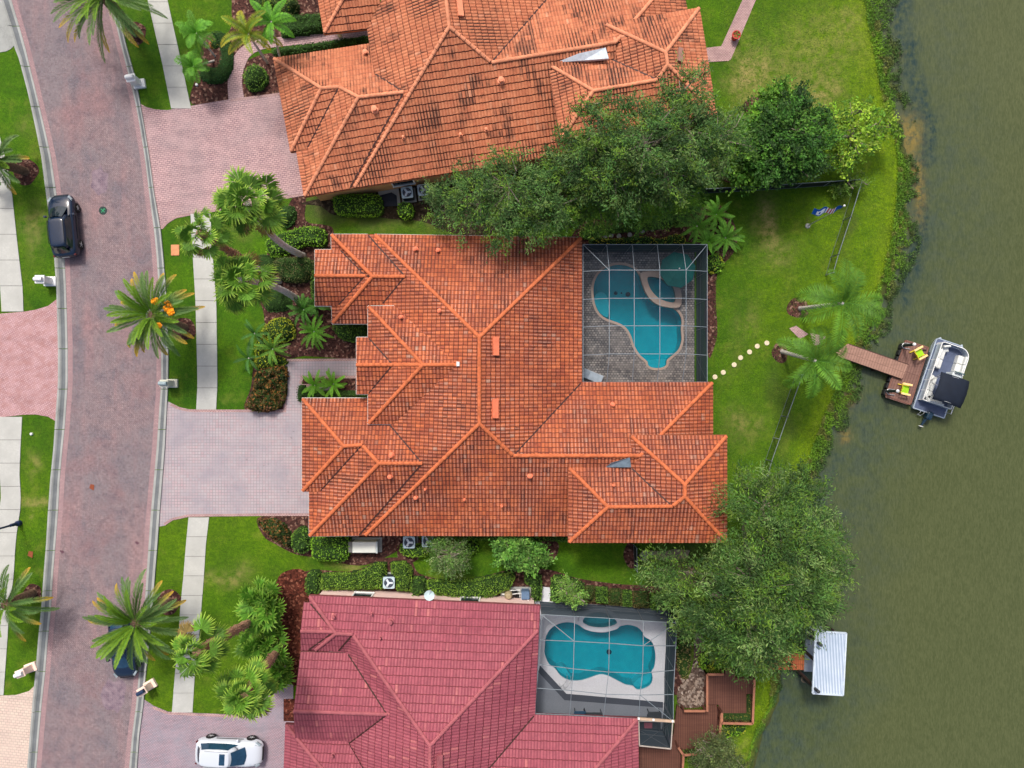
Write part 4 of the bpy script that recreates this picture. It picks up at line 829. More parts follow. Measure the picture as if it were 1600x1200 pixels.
# ---- palm fronds -------------------------------------------------
class FB:
    def __init__(s, seed): s.V = []; s.F = []; s.K = []; s.n = 0; s.r = np.random.default_rng(seed)
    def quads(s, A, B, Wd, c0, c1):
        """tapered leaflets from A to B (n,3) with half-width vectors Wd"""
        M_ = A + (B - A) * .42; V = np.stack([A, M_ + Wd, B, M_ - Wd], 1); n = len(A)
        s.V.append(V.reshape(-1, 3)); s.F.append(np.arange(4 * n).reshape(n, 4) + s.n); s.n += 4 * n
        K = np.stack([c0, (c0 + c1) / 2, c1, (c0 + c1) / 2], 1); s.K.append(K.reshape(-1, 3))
    def frond(s, o, az, el, L, n, ll, lw, droop, c0, c1, vee=.5, tipc=None, spread=.85, curl=0, petiole=.06, sweep=.55):
        """feather frond: arching midrib with two ranks of leaflets"""
        t = np.linspace(0, 1, n); e = el - droop * t ** 1.5; hx = np.cumsum(np.cos(e)) / n * L; hz = np.cumsum(np.sin(e)) / n * L; az = az + curl * t
        D = np.stack([np.cos(az), np.sin(az), 0 * t], -1); P = np.array(o) + D * hx[:, None]; P[:, 2] += hz
        T = np.gradient(P, axis=0); T /= np.linalg.norm(T, axis=1)[:, None]; S = np.cross(T, [0, 0, 1.0]); S /= np.linalg.norm(S, axis=1)[:, None] + 1e-9; U = np.cross(S, T)
        env = np.clip(np.sin(np.pi * np.clip(t * .93 + .07, 0, 1)) ** .55, .15, 1) * (1 - .15 * t); tc = np.clip((t - .5) / .5, 0, 1) ** 1.3
        s.quads(P[:-1], P[1:] + (P[1:] - P[:-1]) * .2, S[:-1] * .028 * (1.3 - t[:-1, None]), np.repeat([np.array(c0) * 1.5 + .02], n - 1, 0), np.repeat([np.array(c0) * 1.5 + .02], n - 1, 0))
        st = max(1, int(petiole * n))
        for sg in (-1, 1):
            k = np.arange(st, n); rr = s.r.normal(size=(len(k), 3)) * .07
            d = S[k] * sg * spread + T[k] * sweep + U[k] * vee + rr; d /= np.linalg.norm(d, axis=1)[:, None]
            A = P[k]; B = A + d * (ll * env[k])[:, None]; B[:, 2] -= ll * .18 * env[k]
            cc0 = np.array(c0) * s.r.uniform(.75, 1.25, (len(k), 1)); cc1 = np.array(c1) * s.r.uniform(.75, 1.25, (len(k), 1))
            if tipc is not None: m = tc[k][:, None]; cc0 = cc0 * (1 - m) + np.array(tipc) * m; cc1 = cc1 * (1 - m) + np.array(tipc) * m
            s.quads(A, B, np.cross(d, U[k]) * lw, cc0, cc1)
    def fan(s, o, az, el, pl, L, nseg, lw, c0, c1, droop=.5, tilt=0):
        """fan leaf: stalk then a pleated, drooping fan of segments"""
        o = np.array(o); d = np.array([math.cos(az) * math.cos(el), math.sin(az) * math.cos(el), math.sin(el)]); e = o + d * pl; e[2] -= pl * .12
        sd = np.cross(d, [0, 0, 1.0]); sd /= np.linalg.norm(sd) + 1e-9; up = np.cross(sd, d); sd, up = sd * math.cos(tilt) + up * math.sin(tilt), up * math.cos(tilt) - sd * math.sin(tilt)
        s.quads(o[None], e[None], (sd * .03)[None], np.array([[.25, .33, .08]]), np.array([[.25, .33, .08]]))
        th = np.linspace(-2.0, 2.0, nseg) + s.r.normal(size=nseg) * .03; ln = L * (1 - .16 * np.abs(th) / 2) * s.r.uniform(.9, 1.08, nseg)
        D = d[None] * np.cos(th)[:, None] + sd[None] * np.sin(th)[:, None]; fold = up[None] * .18 * np.where(np.arange(nseg) % 2, 1, -1)[:, None]
        D1 = D * .95 + fold * .3; D1 /= np.linalg.norm(D1, axis=1)[:, None]; A = np.repeat(e[None], nseg, 0); Mp = A + D1 * (ln * .6)[:, None]; Wd = np.cross(D1, up) * lw
        k0 = np.array(c0) * s.r.uniform(.7, 1.3, (nseg, 1)); k1 = np.array(c1) * s.r.uniform(.7, 1.3, (nseg, 1))
        # inner half: wedge, outer half: drooping strap
        V = np.stack([A, Mp + Wd, Mp + D1 * .02, Mp - Wd], 1).reshape(-1, 3); n = nseg
        s.V.append(V); s.F.append(np.arange(4 * n).reshape(n, 4) + s.n); s.n += 4 * n; s.K.append(np.stack([k0, k0, k0, k0], 1).reshape(-1, 3))
        D2 = D1.copy(); D2[:, 2] -= droop * s.r.uniform(.5, 1.6, nseg); D2 /= np.linalg.norm(D2, axis=1)[:, None]; B = Mp + D2 * (ln * .5)[:, None]
        V = np.stack([Mp - Wd, Mp + Wd, B, B], 1); V[:, 3] = B - Wd * .15; V[:, 2] = B + Wd * .15
        s.V.append(V.reshape(-1, 3)); s.F.append(np.arange(4 * n).reshape(n, 4) + s.n); s.n += 4 * n; s.K.append(np.stack([k0, k0, k1, k1], 1).reshape(-1, 3))
    def build(s, name, parent): return npmesh(name, np.concatenate(s.V), np.concatenate(s.F), LEAF, parent, np.concatenate(s.K))
def trunk_between(root, p0, p1, r0, r1, mat, bend=.0, ringed=True, name='trunk', sag=None):
    n = 14; p0, p1 = Vector(p0), Vector(p1); pts = []; rs = []; sd = (p1 - p0).cross(Vector((0, 0, 1))); sd = sd.normalized() if sd.length > .01 else Vector((1, 0, 0))
    for i in range(n * 2 + 1):
        t = i / (n * 2); q = p0.lerp(p1, t) + sd * bend * math.sin(math.pi * t)
        if sag: q += Vector((sag[0] * math.sin(math.pi * t), sag[1] * math.sin(math.pi * t), 0))
        pts.append(q); rs.append((r0 + (r1 - r0) * t) * (1.07 if (i % 2 and ringed) else .97) * (1.35 if i == 0 else 1))
    b = MB(); b.tube(pts, rs, 10); return b.build(name, mat, root, smooth=True)
# ---- date palms along the street
YT = (.62, .36, .03)
def date_palm(label, base, top, z, Lf, nf, seed, cat='palm', fruit=(), group='date palms along the street', skew=None):
    p0 = W(*base); p1 = W(*top, z); root = thing('date_palm', label, cat, p0, 0, group); d = p1 - p0
    trunk_between(root, (0, 0, -.1), d, .3, .36, simple('date_trunk', lin(120, 96, 78), .95, .4, 8, bump=.9)) if seed < 0 else trunk_between(root, (0, 0, -.1), d, .3, .36, DT)
    f = FB(abs(seed)); r = random.Random(seed)
    for i in range(nf):
        q = (i + .5) / nf; az = i * 2.39996 + r.uniform(-.25, .25); el = 1.1 - 1.2 * q ** .8; L = Lf * (.72 + .34 * q) * r.uniform(.85, 1.1)
        c0 = np.array((.07, .16, .04)) * r.uniform(.7, 1.3); c1 = np.array((.17, .27, .08)) * r.uniform(.7, 1.3)
        if q < .3: c0 = np.array((.12, .26, .015)); c1 = np.array((.22, .36, .03))
        tip = YT if (q > .55 and r.random() < .62) else None
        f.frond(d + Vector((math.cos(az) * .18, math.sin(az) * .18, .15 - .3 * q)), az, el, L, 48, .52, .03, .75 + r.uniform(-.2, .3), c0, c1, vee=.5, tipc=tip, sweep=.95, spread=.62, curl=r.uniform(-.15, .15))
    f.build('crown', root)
    for k, (fx, fy, rr) in enumerate(fruit):
        b = MB(); q = W(fx, fy, z + .7) - p0; rn = random.Random(k)
        for j in range(60): v = Vector((rn.gauss(0, 1), rn.gauss(0, 1), rn.gauss(0, .6))).normalized() * rr * rn.uniform(.3, 1); b.lathe(q + v, [(.0, -.06), (.09, 0), (.0, .07)], 6)
        b.build('fruit_bunch', simple('orange_dates', lin(240, 152, 24), .6, .15), root)
    return root
DT = simple('date_trunk', lin(120, 96, 78), .95, .4, 8, bump=.9)
date_palm('tall date palm overhanging the upper road, cut off by the top of the photo', (212, 52), (160, -8), 4.7, 3.9, 56, 11)
date_palm('date palm with orange fruit beside the black car parked nearer the main driveway', (288, 512), (237, 492), 4.6, 3.15, 50, 12, fruit=[(243, 471, .22), (262, 479, .34), (267, 487, .24), (248, 509, .18)])
date_palm('date palm with yellowed frond tips over the half hidden dark blue car', (264, 940), (211, 974), 4.8, 3.35, 54, 13)
date_palm('small leaning date palm with thick trunk by the left verge above the rose driveway', (40, 268), (-8, 252), 2.6, 2.2, 26, 14)
date_palm('small drooping date palm by the left verge near the bottom left mailbox', (52, 926), (8, 946), 2.9, 3.0, 28, 15)
# ---- fan palms
def fan_palm(label, base, top, z, rad, nf, seed, tcol=PTRUNK, bend=0, r0=.24, r1=.17, group='fan palms in the front gardens', shag=None, sag=None, yel=.12):
    p0 = W(*base); p1 = W(*top, z); root = thing('fan_palm', label, 'palm', p0, 0, group); d = p1 - p0
    if shag:
        a = d * shag[0]; trunk_between(root, (0, 0, -.1), a, r0, r0 * .8, PTRUNK, 0)
        pass
        rn = random.Random(seed); b = MB(); b.tube([a.lerp(d, k / 12) for k in range(13)], [r0 * (1.4 if k % 2 else 1.2) for k in range(13)], 10)
        for k in range(110):
            t = shag[0] + (1 - shag[0]) * rn.random(); an = rn.uniform(0, 6.28); q = d * t; v = Vector((math.cos(an), math.sin(an), .25)); b.tube([q + v * r0, q + v * (r0 * 1.3 + .1) + Vector((0, 0, .14)), ], [.05, .02], 4)
        b.build('old_leaf_bases', simple('leaf_stub', lin(166, 128, 104), .9, .5, 12, bump=.6), root)
    else: trunk_between(root, (0, 0, -.1), d, r0, r1, tcol, bend, sag=sag)
    f = FB(seed); r = random.Random(seed)
    for i in range(nf):
        q = (i + .5) / nf; az = i * 2.39996 + r.uniform(-.35, .35); el = 1.4 - 1.9 * q ** .75 + r.uniform(-.15, .15); b_ = r.uniform(.7, 1.3)
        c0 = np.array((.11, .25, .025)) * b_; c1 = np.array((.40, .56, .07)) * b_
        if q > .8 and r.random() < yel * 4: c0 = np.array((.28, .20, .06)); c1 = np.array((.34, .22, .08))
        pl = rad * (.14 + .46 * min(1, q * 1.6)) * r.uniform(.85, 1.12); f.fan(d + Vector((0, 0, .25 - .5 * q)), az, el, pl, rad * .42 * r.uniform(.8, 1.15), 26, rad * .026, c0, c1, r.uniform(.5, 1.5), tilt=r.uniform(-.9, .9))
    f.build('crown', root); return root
fan_palm('tallest fan palm with a clean pale trunk leaning over the upper driveway', (474, 400), (386, 318), 12.2, 2.25, 24, 21, sag=(-.25, -.35))
fan_palm('fan palm with shaggy reddish trunk and small crown over the sidewalk', (437, 440), (312, 364), 13, 1.75, 16, 22, shag=(.45,), r0=.18)
fan_palm('fan palm with pale smooth trunk below the tallest fan palm', (465, 468), (374, 437), 10.8, 2.15, 22, 23, sag=(.1, .3))
fan_palm('fan palm with banded shaggy trunk whose crown covers the lower sidewalk', (404, 964), (307, 1018), 12, 1.95, 18, 24, shag=(.22,), r0=.22)
fan_palm('fan palm with shaggy trunk and crown at the edge of the white car\'s driveway', (441, 1006), (382, 1084), 10.5, 2.1, 22, 25, shag=(.12,), r0=.22)
# ---- feather palms at the water and front garden
def feather_palm(name, label, base, top, z, L, nf, seed, c0, c1, group=None, ll=.6, lw=.025, droop=1.4, n=38, el0=1.3, el1=-.1, r0=.15, tip=None, vee=.15, trunk=True, spread=.9, sweep=.5, cat='palm'):
    p0 = W(*base); p1 = W(*top, z); root = thing(name, label, cat, p0, 0, group); d = p1 - p0
    if trunk: trunk_between(root, (0, 0, -.1), d, r0, r0 * .75, PTRUNK)
    f = FB(seed); r = random.Random(seed)
    for i in range(nf):
        q = (i + .5) / nf; az = i * 2.39996 + r.uniform(-.3, .3); b_ = r.uniform(.7, 1.3)
        f.frond(d, az, el0 + (el1 - el0) * q, L * r.uniform(.8, 1.1), n, ll, lw, droop * r.uniform(.8, 1.2), np.array(c0) * b_, np.array(c1) * b_, vee=vee, spread=spread, sweep=sweep, curl=r.uniform(-.3, .3), tipc=(tip if q > .45 and r.random() < .6 else None))
    f.build('crown', root); return root
QG0, QG1 = (.06, .18, .015), (.17, .36, .035)
feather_palm('queen_palm', 'tall queen palm above the start of the dock walkway', (1250, 482), (1317, 474), 6.9, 3.3, 15, 31, QG0, QG1, 'queen palms by the dock', ll=.78, droop=1.6, n=34, lw=.034)
feather_palm('queen_palm', 'shorter queen palm beside the end of the stepping stones', (1222, 549), (1274, 564), 5.6, 3.0, 15, 32, QG0, QG1, 'queen palms by the dock', ll=.74, droop=1.6, n=34, lw=.034)
feather_palm('foxtail_palm', 'foxtail palm with bushy golden green fronds over the curved path', (418, 98), (388, 54), 5.6, 2.3, 9, 33, (.12, .24, .02), (.36, .36, .03), None, ll=.42, lw=.03, droop=1.1, n=60, vee=.5, tip=(.5, .38, .04), spread=1, sweep=.15, r0=.1)
tv_ = thing('banana_plant', 'broad leaved green palm on a thin trunk by the upper garage corner', 'plant', W(437, 90))
d = W(424, 34, 5.6) - W(437, 90); trunk_between(tv_, (0, 0, -.1), d, .09, .06, PTRUNK); f = FB(34)
for i in range(9):
    az = i * 2.4; e = 1.0 - 1.1 * i / 9; f.frond(d, az, e, 1.9, 26, .34, .06, 1.3, (.08, .26, .02), (.16, .42, .03), vee=-.1, spread=1, sweep=.25)
f.build('crown', tv_)
SG0, SG1 = (.08, .25, .02), (.17, .42, .04)
feather_palm('small_palm', 'taller twin of two small palms in the ringed bed near the top sidewalk', (336, 88), (307, 52), 3.3, 1.5, 18, 35, SG0, SG1, 'small palms in the ringed bed', ll=.42, droop=1.2, r0=.07, cat='palm', lw=.024, n=26)
feather_palm('small_palm', 'shorter twin of two small palms in the ringed bed near the top sidewalk', (334, 94), (302, 104), 2.4, 1.3, 16, 36, SG0, SG1, 'small palms in the ringed bed', ll=.4, droop=1.2, r0=.08, cat='palm', lw=.024, n=26)
def rosette(label, x, y, L, nf, seed, c0=SG0, c1=SG1, z=.5, group='feathery palm shrubs in the mulch', ll=.3, name='cycad', el1=.1, cat='plant', droop=1.0, vee=.35, lw=.03):
    return feather_palm(name, label, (x, y), (x + (x - 800) * .01, y + (y - 600) * .01), z, L, nf, seed, c0, c1, group, ll=ll * .62, droop=droop * 1.1, n=24, el0=1.1, el1=el1, r0=.1, vee=vee, cat=cat, lw=lw)
rosette('star shaped green cycad alone in the mulch below the top left roof bay', 494, 519, 1.45, 16, 41, (.11, .3, .02), (.2, .48, .04))
rosette('left one of two cycads in the small bed beside the front walk', 495, 602, 1.3, 16, 42, (.11, .3, .02), (.22, .5, .04))
rosette('right one of two cycads in the small bed beside the front walk', 524, 600, 1.25, 15, 43, (.11, .3, .02), (.22, .5, .04))
rosette('feathery palm growing through the lime shrub by the front walk', 430, 546, 1.5, 16, 44, (.08, .2, .02), (.18, .36, .03), 1.0)
rosette('thin feathery palm on the lawn edge left of the lime shrub', 402, 522, 1.3, 9, 45, (.04, .13, .02), (.07, .2, .03), .8)
rosette('sparse feathery palm on the lawn edge beside the croton bed', 393, 560, 1.3, 8, 46, (.04, .13, .02), (.07, .2, .03), .8)
rosette('spreading palm shrub at the foot of the lower pale trunk', 478, 485, 1.4, 18, 47, (.06, .17, .02), (.1, .28, .03), .7)
rosette('small palm shrub against the wall below the top left roof bay', 497, 478, 1.1, 14, 48, (.05, .15, .02), (.1, .26, .03), .6)
for i, (x, y, L, s) in enumerate(((1086, 356, 1.7, 'largest palm shrub at the left of the bed north of the screened pool'), (1116, 338, 1.4, 'palm shrub at the top of the bed north of the screened pool'), (1130, 374, 1.5, 'palm shrub at the right of the bed beside the pool cage corner'), (1104, 380, 1.1, 'small palm shrub between the larger ones at the pool cage corner'))):
    rosette(s, x, y, L, 20, 50 + i, (.09, .26, .02), (.18, .42, .04), .7, 'palm shrubs beside the pool cage', ll=.34)
def clump(label, x, y, z, rad, nf, seed):
    root = thing('split_leaf_shrub', label, 'shrub', W(x, y), 0, 'broad leaved shrubs along the crimson house'); f = FB(seed); r = random.Random(seed)
    for i in range(nf):
        q = (i + .5) / nf; az = i * 2.39996 + r.uniform(-.3, .3); el = 1.35 - 1.3 * q; b_ = r.uniform(.7, 1.25); o = Vector((r.gauss(0, rad * .22), r.gauss(0, rad * .22), z * r.uniform(.5, 1)))
        f.fan(o, az, el, rad * .45, rad * .42, 12, rad * .045, np.array((.09, .24, .02)) * b_, np.array((.26, .42, .05)) * b_, .35)
    f.build('foliage', root); b = MB()
    for i in range(7): an = i * .9; b.tube([(0.1 * math.cos(an), .1 * math.sin(an), 0), (.3 * math.cos(an), .3 * math.sin(an), z * .8)], [.05, .03], 6)
    b.build('stems', PTRUNK, root)
clump('big light green split leaf shrub beside the clipped hedge end of the crimson house', 424, 932, 2.2, 1.9, 46, 61)
clump('split leaf shrub in the middle of the row between the two shaggy trunks', 425, 990, 2.0, 1.8, 40, 62)
clump('split leaf shrub against the gable of the crimson house at the end of the row', 448, 1040, 1.9, 1.6, 36, 63)

# ---- trees
tree('oak_tree', 'left oak of the big cluster, overhanging the main house roof edge', (790, 335), [(738, 312, 5.0, 2.1, 1.5), (795, 292, 6.2, 2.3, 1.6), (848, 318, 6.0, 2.3, 1.7), (795, 335, 5.8, 2.0, 1.3), (698, 316, 4.4, 1.4, 1.1), (845, 347, 5.0, 1.5, 1.2), (876, 286, 6.3, 1.8, 1.4)], GO, 640, 44, group='trees between the two orange roofed houses', seed=3, gap=.35)
tree('oak_tree', 'tallest oak reaching over the salmon roof at the centre of the cluster', (985, 262), [(935, 218, 8.2, 2.0, 1.5), (1008, 225, 8.8, 2.5, 1.8), (1068, 203, 8.2, 2.3, 1.6), (1070, 140, 8.2, 1.35, 1.1), (930, 180, 8.0, 1.1, .9), (960, 270, 7.2, 2.5, 1.7), (1040, 260, 7.2, 2.4, 1.6), (908, 258, 7.2, 1.9, 1.4), (1122, 215, 7.4, 1.8, 1.4), (1098, 245, 6.4, 1.6, 1.2)], GO, 1150, 46, group='trees between the two orange roofed houses', trunk_r=.36, seed=4, gap=.35, twigs=110)
tree('oak_tree', 'lower brighter oak above the planting bed of the screened pool', (985, 335), [(930, 310, 4.8, 2.1, 1.4), (1000, 308, 4.6, 1.9, 1.3), (1060, 302, 4.4, 1.6, 1.2), (960, 314, 3.8, 1.2, 1.0), (885, 318, 4.6, 1.6, 1.2)], [(.10, .22, .02), (.15, .29, .03), (.06, .14, .02)], 560, 42, group='trees between the two orange roofed houses', seed=5, gap=.2)
tree('oak_tree', 'big feathery oak over the pond bank below the main house', (1165, 905), [(1192, 790, 6.3, 2.4, 1.8), (1222, 860, 7.4, 3.0, 2.0), (1238, 915, 7.4, 2.7, 1.9), (1172, 905, 7.6, 2.6, 2.0), (1110, 930, 6.6, 2.4, 1.7), (1168, 970, 7.2, 2.5, 1.8), (1165, 1014, 5.8, 1.6, 1.3), (1276, 868, 6.3, 2.0, 1.3), (1258, 925, 6.0, 1.9, 1.3), (1205, 1000, 5.2, 1.5, 1.1), (1060, 915, 5.0, 1.6, 1.2), (1028, 890, 4.4, 1.1, .9), (1245, 775, 5.6, 1.8, 1.3), (1130, 985, 5.6, 1.8, 1.3), (1300, 850, 5.2, 1.1, .8), (1085, 965, 5, 1.4, 1), (1165, 760, 5.2, 1.2, 1)], [(.06, .14, .026), (.09, .19, .036), (.038, .09, .02), (.17, .27, .075), (.13, .24, .025)], 1900, 60, trunk_r=.4, seed=6, gap=.5, twigs=110, leaf=.24, aspect=4.6, tw=.62)
tree('camphor_tree', 'dense dark green round tree right of the oak cluster', (1222, 222), [(1232, 208, 4.2, 2.4, 1.8), (1215, 235, 4.0, 2.2, 1.6), (1250, 235, 3.8, 1.9, 1.5)], [(.05, .15, .018), (.08, .20, .022), (.03, .09, .014)], 520, 44, leaf=.2, aspect=1.9, seed=7, tw=.42)
tree('broadleaf_tree', 'bright green bush between the dark round tree and the oaks', (1168, 238), [(1168, 225, 3.2, 1.7, 1.3), (1160, 262, 2.8, 1.3, 1.0), (1195, 258, 2.6, 1.2, 1.0), (1215, 160, 3.2, 1.4, .9), (1190, 190, 3.0, 1.2, .9)], [(.10, .25, .02), (.16, .33, .03), (.06, .16, .015)], 360, 40, leaf=.24, aspect=1.8, seed=8, cat='shrub', group=None)
tree('citrus_tree', 'loose yellow green tree nearest the pond right of the dark tree', (1325, 215), [(1300, 195, 2.6, 1.2, .9), (1330, 215, 2.8, 1.5, 1.0), (1365, 205, 2.6, 1.3, .9), (1318, 240, 2.2, 1.1, .8), (1345, 175, 2.4, .9, .7)], [(.22, .38, .03), (.16, .32, .02), (.30, .44, .04), (.10, .22, .02)], 230, 30, leaf=.22, aspect=2, seed=9, gap=.5, trunk_r=.09, tw=.42, cat='tree')
tree('vine', 'light green creeper on the corner of the chain link fence', (1338, 287), [(1325, 285, 1.0, .8, .4), (1345, 282, 1.1, .7, .4), (1310, 292, .9, .5, .3)], [(.2, .3, .04), (.12, .22, .03)], 40, 26, leaf=.2, seed=10, trunk_r=.04, tw=.3, cat='creeper', twigs=5)
tree('small_tree', 'small grey green tree with pale twigs below the main house air conditioners', (698, 868), [(700, 867, 2.2, 1.1, .9), (682, 857, 1.8, .7, .6), (712, 878, 2.0, .8, .7)], [(.13, .25, .05), (.24, .32, .13), (.09, .19, .03)], 170, 34, leaf=.16, seed=11, trunk_r=.08, tw=.35, twigs=50)
tree('small_tree', 'small bright green tree under the south eave of the main house', (805, 862), [(795, 858, 2.2, 1.1, .9), (820, 866, 2.0, 1.0, .8), (845, 868, 1.4, .55, .6)], [(.12, .28, .04), (.18, .36, .06), (.08, .2, .03)], 200, 36, leaf=.2, seed=12, trunk_r=.08, tw=.35, twigs=30, aspect=1.9)
tree('small_tree', 'small bright tree leaning over the corner of the lower pool cage', (893, 926), [(884, 921, 2.4, .7, .6), (899, 930, 2.6, .55, .5)], [(.18, .34, .06), (.25, .42, .08), (.11, .22, .04)], 90, 26, leaf=.17, seed=13, trunk_r=.06, tw=.32, twigs=20)
tree('small_tree', 'olive coloured bushy tree beside the lower timber deck', (1118, 1180), [(1110, 1172, 2.6, 1.2, 1.0), (1130, 1190, 2.4, 1.3, 1.0), (1098, 1195, 2.0, .9, .8), (1122, 1152, 2.2, .7, .6)], [(.11, .15, .05), (.15, .19, .06), (.07, .10, .03)], 260, 34, leaf=.17, seed=14, trunk_r=.07, tw=.36)

# ---- clipped hedges and shrubs
HG = 'clipped hedges along the crimson house'
S_ = shrub
S_('hedge', 'rounded bright green hedge below the salmon roof left of the air conditioners', [(524, 306), (560, 303), (590, 305), (596, 318), (592, 334), (560, 336), (528, 333), (522, 320)], 1.2, GB, 'hedge')
S_('hedge', 'small round bright green bush in front of the pair of air conditioners', [(622, 320), (632, 316), (643, 320), (644, 334), (636, 341), (624, 336)], 1.1, GB, 'bush')
S_('hedge', 'wide bright green shrub at the foot of the tallest fan palm', [(415, 380), (432, 366), (455, 360), (480, 354), (500, 356), (508, 366), (503, 384), (478, 382), (458, 390), (440, 400), (422, 398)], 1.0, GB, 'shrub', lump=.2)
S_('shrub', 'dark glossy bush beside the lower edge of the upper driveway', [(436, 325), (455, 322), (459, 338), (450, 352), (438, 350)], .9, GD, boxy=False)
S_('shrub', 'brownish clipped shrub in front of the top left roof bay', [(430, 406), (455, 402), (482, 404), (490, 418), (480, 436), (455, 440), (434, 430)], 1.1, [(.10, .11, .03), (.08, .12, .03), (.12, .10, .04)])
S_('shrub', 'low dark green mound under the lower pale palm trunk', [(408, 460), (428, 452), (448, 462), (454, 476), (440, 485), (416, 484)], .8, GD, boxy=False, leaf=.09)
S_('shrub', 'dark green shrub strip behind the upper fan palm trunk', [(393, 402), (414, 398), (432, 408), (428, 428), (412, 432), (398, 420)], .7, GD, boxy=False, leaf=.09)
S_('shrub', 'round lime yellow shrub, upper of the lime group', [(410, 512), (425, 499), (444, 497), (455, 508), (457, 526), (440, 534), (418, 534), (409, 524)], 1.1, LM, group='lime yellow shrubs', boxy=False, leaf=.12)
S_('shrub', 'small lime yellow shrub, middle of the lime group', [(398, 535), (408, 530), (416, 540), (410, 556), (398, 558)], .9, LM, group='lime yellow shrubs', boxy=False, leaf=.12)
S_('shrub', 'lime yellow shrub, lowest of the lime group next to the crotons', [(396, 562), (412, 554), (436, 558), (446, 566), (432, 574), (410, 580), (398, 574)], .9, LM, group='lime yellow shrubs', boxy=False, leaf=.12)
S_('croton_bed', 'dark red and green croton planting beside the front walk', [(402, 582), (425, 574), (444, 574), (445, 600), (440, 630), (420, 642), (396, 640), (386, 634), (396, 608)], .9, RD, 'planting', dens=150, lump=.5, leaf=.2, up=.3)
S_('croton_bed', 'rusty croton planting below the main driveway', [(403, 814), (422, 812), (440, 820), (452, 838), (452, 854), (436, 848), (418, 834)], .7, RD, 'planting', dens=130, lump=.5, leaf=.2, up=.3)
S_('shrub', 'green bush left of the square hedge below the garage', [(458, 834), (468, 826), (480, 832), (484, 850), (476, 864), (462, 862), (456, 850)], 1.2, GM, lump=.3)
S_('hedge', 'square bright green hedge below the garage corner', [(488, 842), (515, 839), (542, 841), (545, 858), (538, 875), (510, 876), (490, 872), (487, 858)], 1.3, GB, 'hedge')
S_('hedge', 'low bright hedge in front of the main house air conditioners', [(625, 853), (640, 851), (662, 854), (668, 864), (655, 871), (636, 869), (626, 862)], 1.0, [(.2, .38, .03), (.25, .42, .04)], 'hedge')
S_('shrub', 'small round green bush right of the grey green tree', [(722, 850), (732, 845), (744, 850), (745, 862), (735, 868), (724, 862)], 1.0, GB, boxy=False)
S_('hedge', 'thin green hedge along the foot of the main house south wall', [(718, 833), (800, 833), (884, 833), (886, 846), (860, 844), (800, 843), (720, 842)], .8, GM, 'hedge', lump=.3)
S_('hedge', 'dark green hedge under the wall below the top left roof bay', [(520, 506), (545, 506), (574, 506), (574, 528), (552, 533), (530, 526)], 1.0, GM, 'hedge')
S_('hedge', 'dark hedge at the left end of the small walk bed', [(464, 606), (474, 604), (476, 624), (465, 626)], .8, GD, 'hedge', leaf=.09)
S_('hedge', 'low dark hedge under the north wall of the garage', [(476, 611), (520, 612), (570, 612), (572, 622), (520, 622), (476, 622)], .6, GD, 'hedge', leaf=.09)
S_('shrub', 'green shrubs against the left wall of the top left roof bay', [(486, 425), (494, 425), (494, 470), (487, 466)], .9, GM)
S_('hedge', 'dark crescent shaped hedge round the small twin palms', [(331, 50), (345, 50), (356, 62), (362, 85), (360, 108), (350, 123), (334, 129), (318, 124), (310, 113), (322, 104), (336, 106), (344, 94), (344, 74), (338, 60)], .5, [(.02, .085, .02), (.035, .115, .025)], 'hedge', leaf=.08, dens=220, lump=.05)
S_('shrub', 'round dark green ball shrub beside the curved pink path', [(380, 108), (392, 98), (408, 104), (413, 120), (404, 134), (388, 136), (379, 124)], 1.3, GM, boxy=False, lump=.08)
S_('hedge', 'dark hedge above the walk to the top house porch', [(440, 26), (470, 23), (503, 20), (504, 46), (470, 51), (440, 56)], .8, GD, 'hedge', smooth=False)
S_('hedge', 'narrow dark hedge between the porch walk and the top garage', [(424, 76), (470, 70), (530, 62), (572, 56), (574, 63), (530, 71), (470, 80), (428, 87)], .8, GD, 'hedge', smooth=False)
S_('shrub', 'yellow green variegated shrubs at the top edge of the photo', [(392, -6), (420, -10), (458, -6), (460, 18), (440, 20), (425, 12), (400, 14)], 1.0, LM[2:] + OL, lump=.4)
S_('flower_patch', 'orange flowers in the ringed bed with the twin palms', [(328, 64), (336, 62), (340, 68), (336, 74), (328, 72)], .4, [(.55, .2, .02), (.3, .2, .02), (.06, .14, .02)], 'flowers', leaf=.1)
S_('hedge', 'hedge block at the left end of the row on the crimson house', [(479, 899), (497, 897), (498, 925), (479, 927)], 1.0, GM, 'hedge', group=HG)
S_('hedge', 'long clipped hedge that swells upward left of the single air conditioner', [(502, 899), (530, 898), (556, 897), (572, 890), (586, 882), (600, 882), (602, 900), (600, 920), (560, 921), (502, 921)], 1.1, [(.16, .30, .03), (.22, .37, .04), (.11, .22, .025)], 'hedge', group=HG, smooth=False, leaf=.1, dens=200)
S_('hedge', 'clipped hedge hugging the right side of the single air conditioner', [(611, 881), (630, 880), (641, 890), (643, 905), (641, 923), (620, 923), (619, 902), (611, 894)], 1.1, [(.16, .30, .03), (.22, .37, .04), (.11, .22, .025)], 'hedge', group=HG, smooth=False, leaf=.1, dens=200)
S_('hedge', 'small rounded hedge just left of the satellite dish', [(644, 907), (655, 904), (664, 910), (665, 926), (656, 933), (643, 930)], 1.1, GM, 'hedge', group=HG)
S_('hedge', 'longest clipped hedge running right from the satellite dish', [(668, 908), (700, 909), (740, 908), (770, 902), (798, 896), (804, 902), (796, 920), (778, 928), (760, 935), (720, 934), (684, 930), (668, 920)], 1.1, [(.16, .30, .03), (.22, .37, .04), (.11, .22, .025)], 'hedge', group=HG, smooth=False, leaf=.1, dens=200)
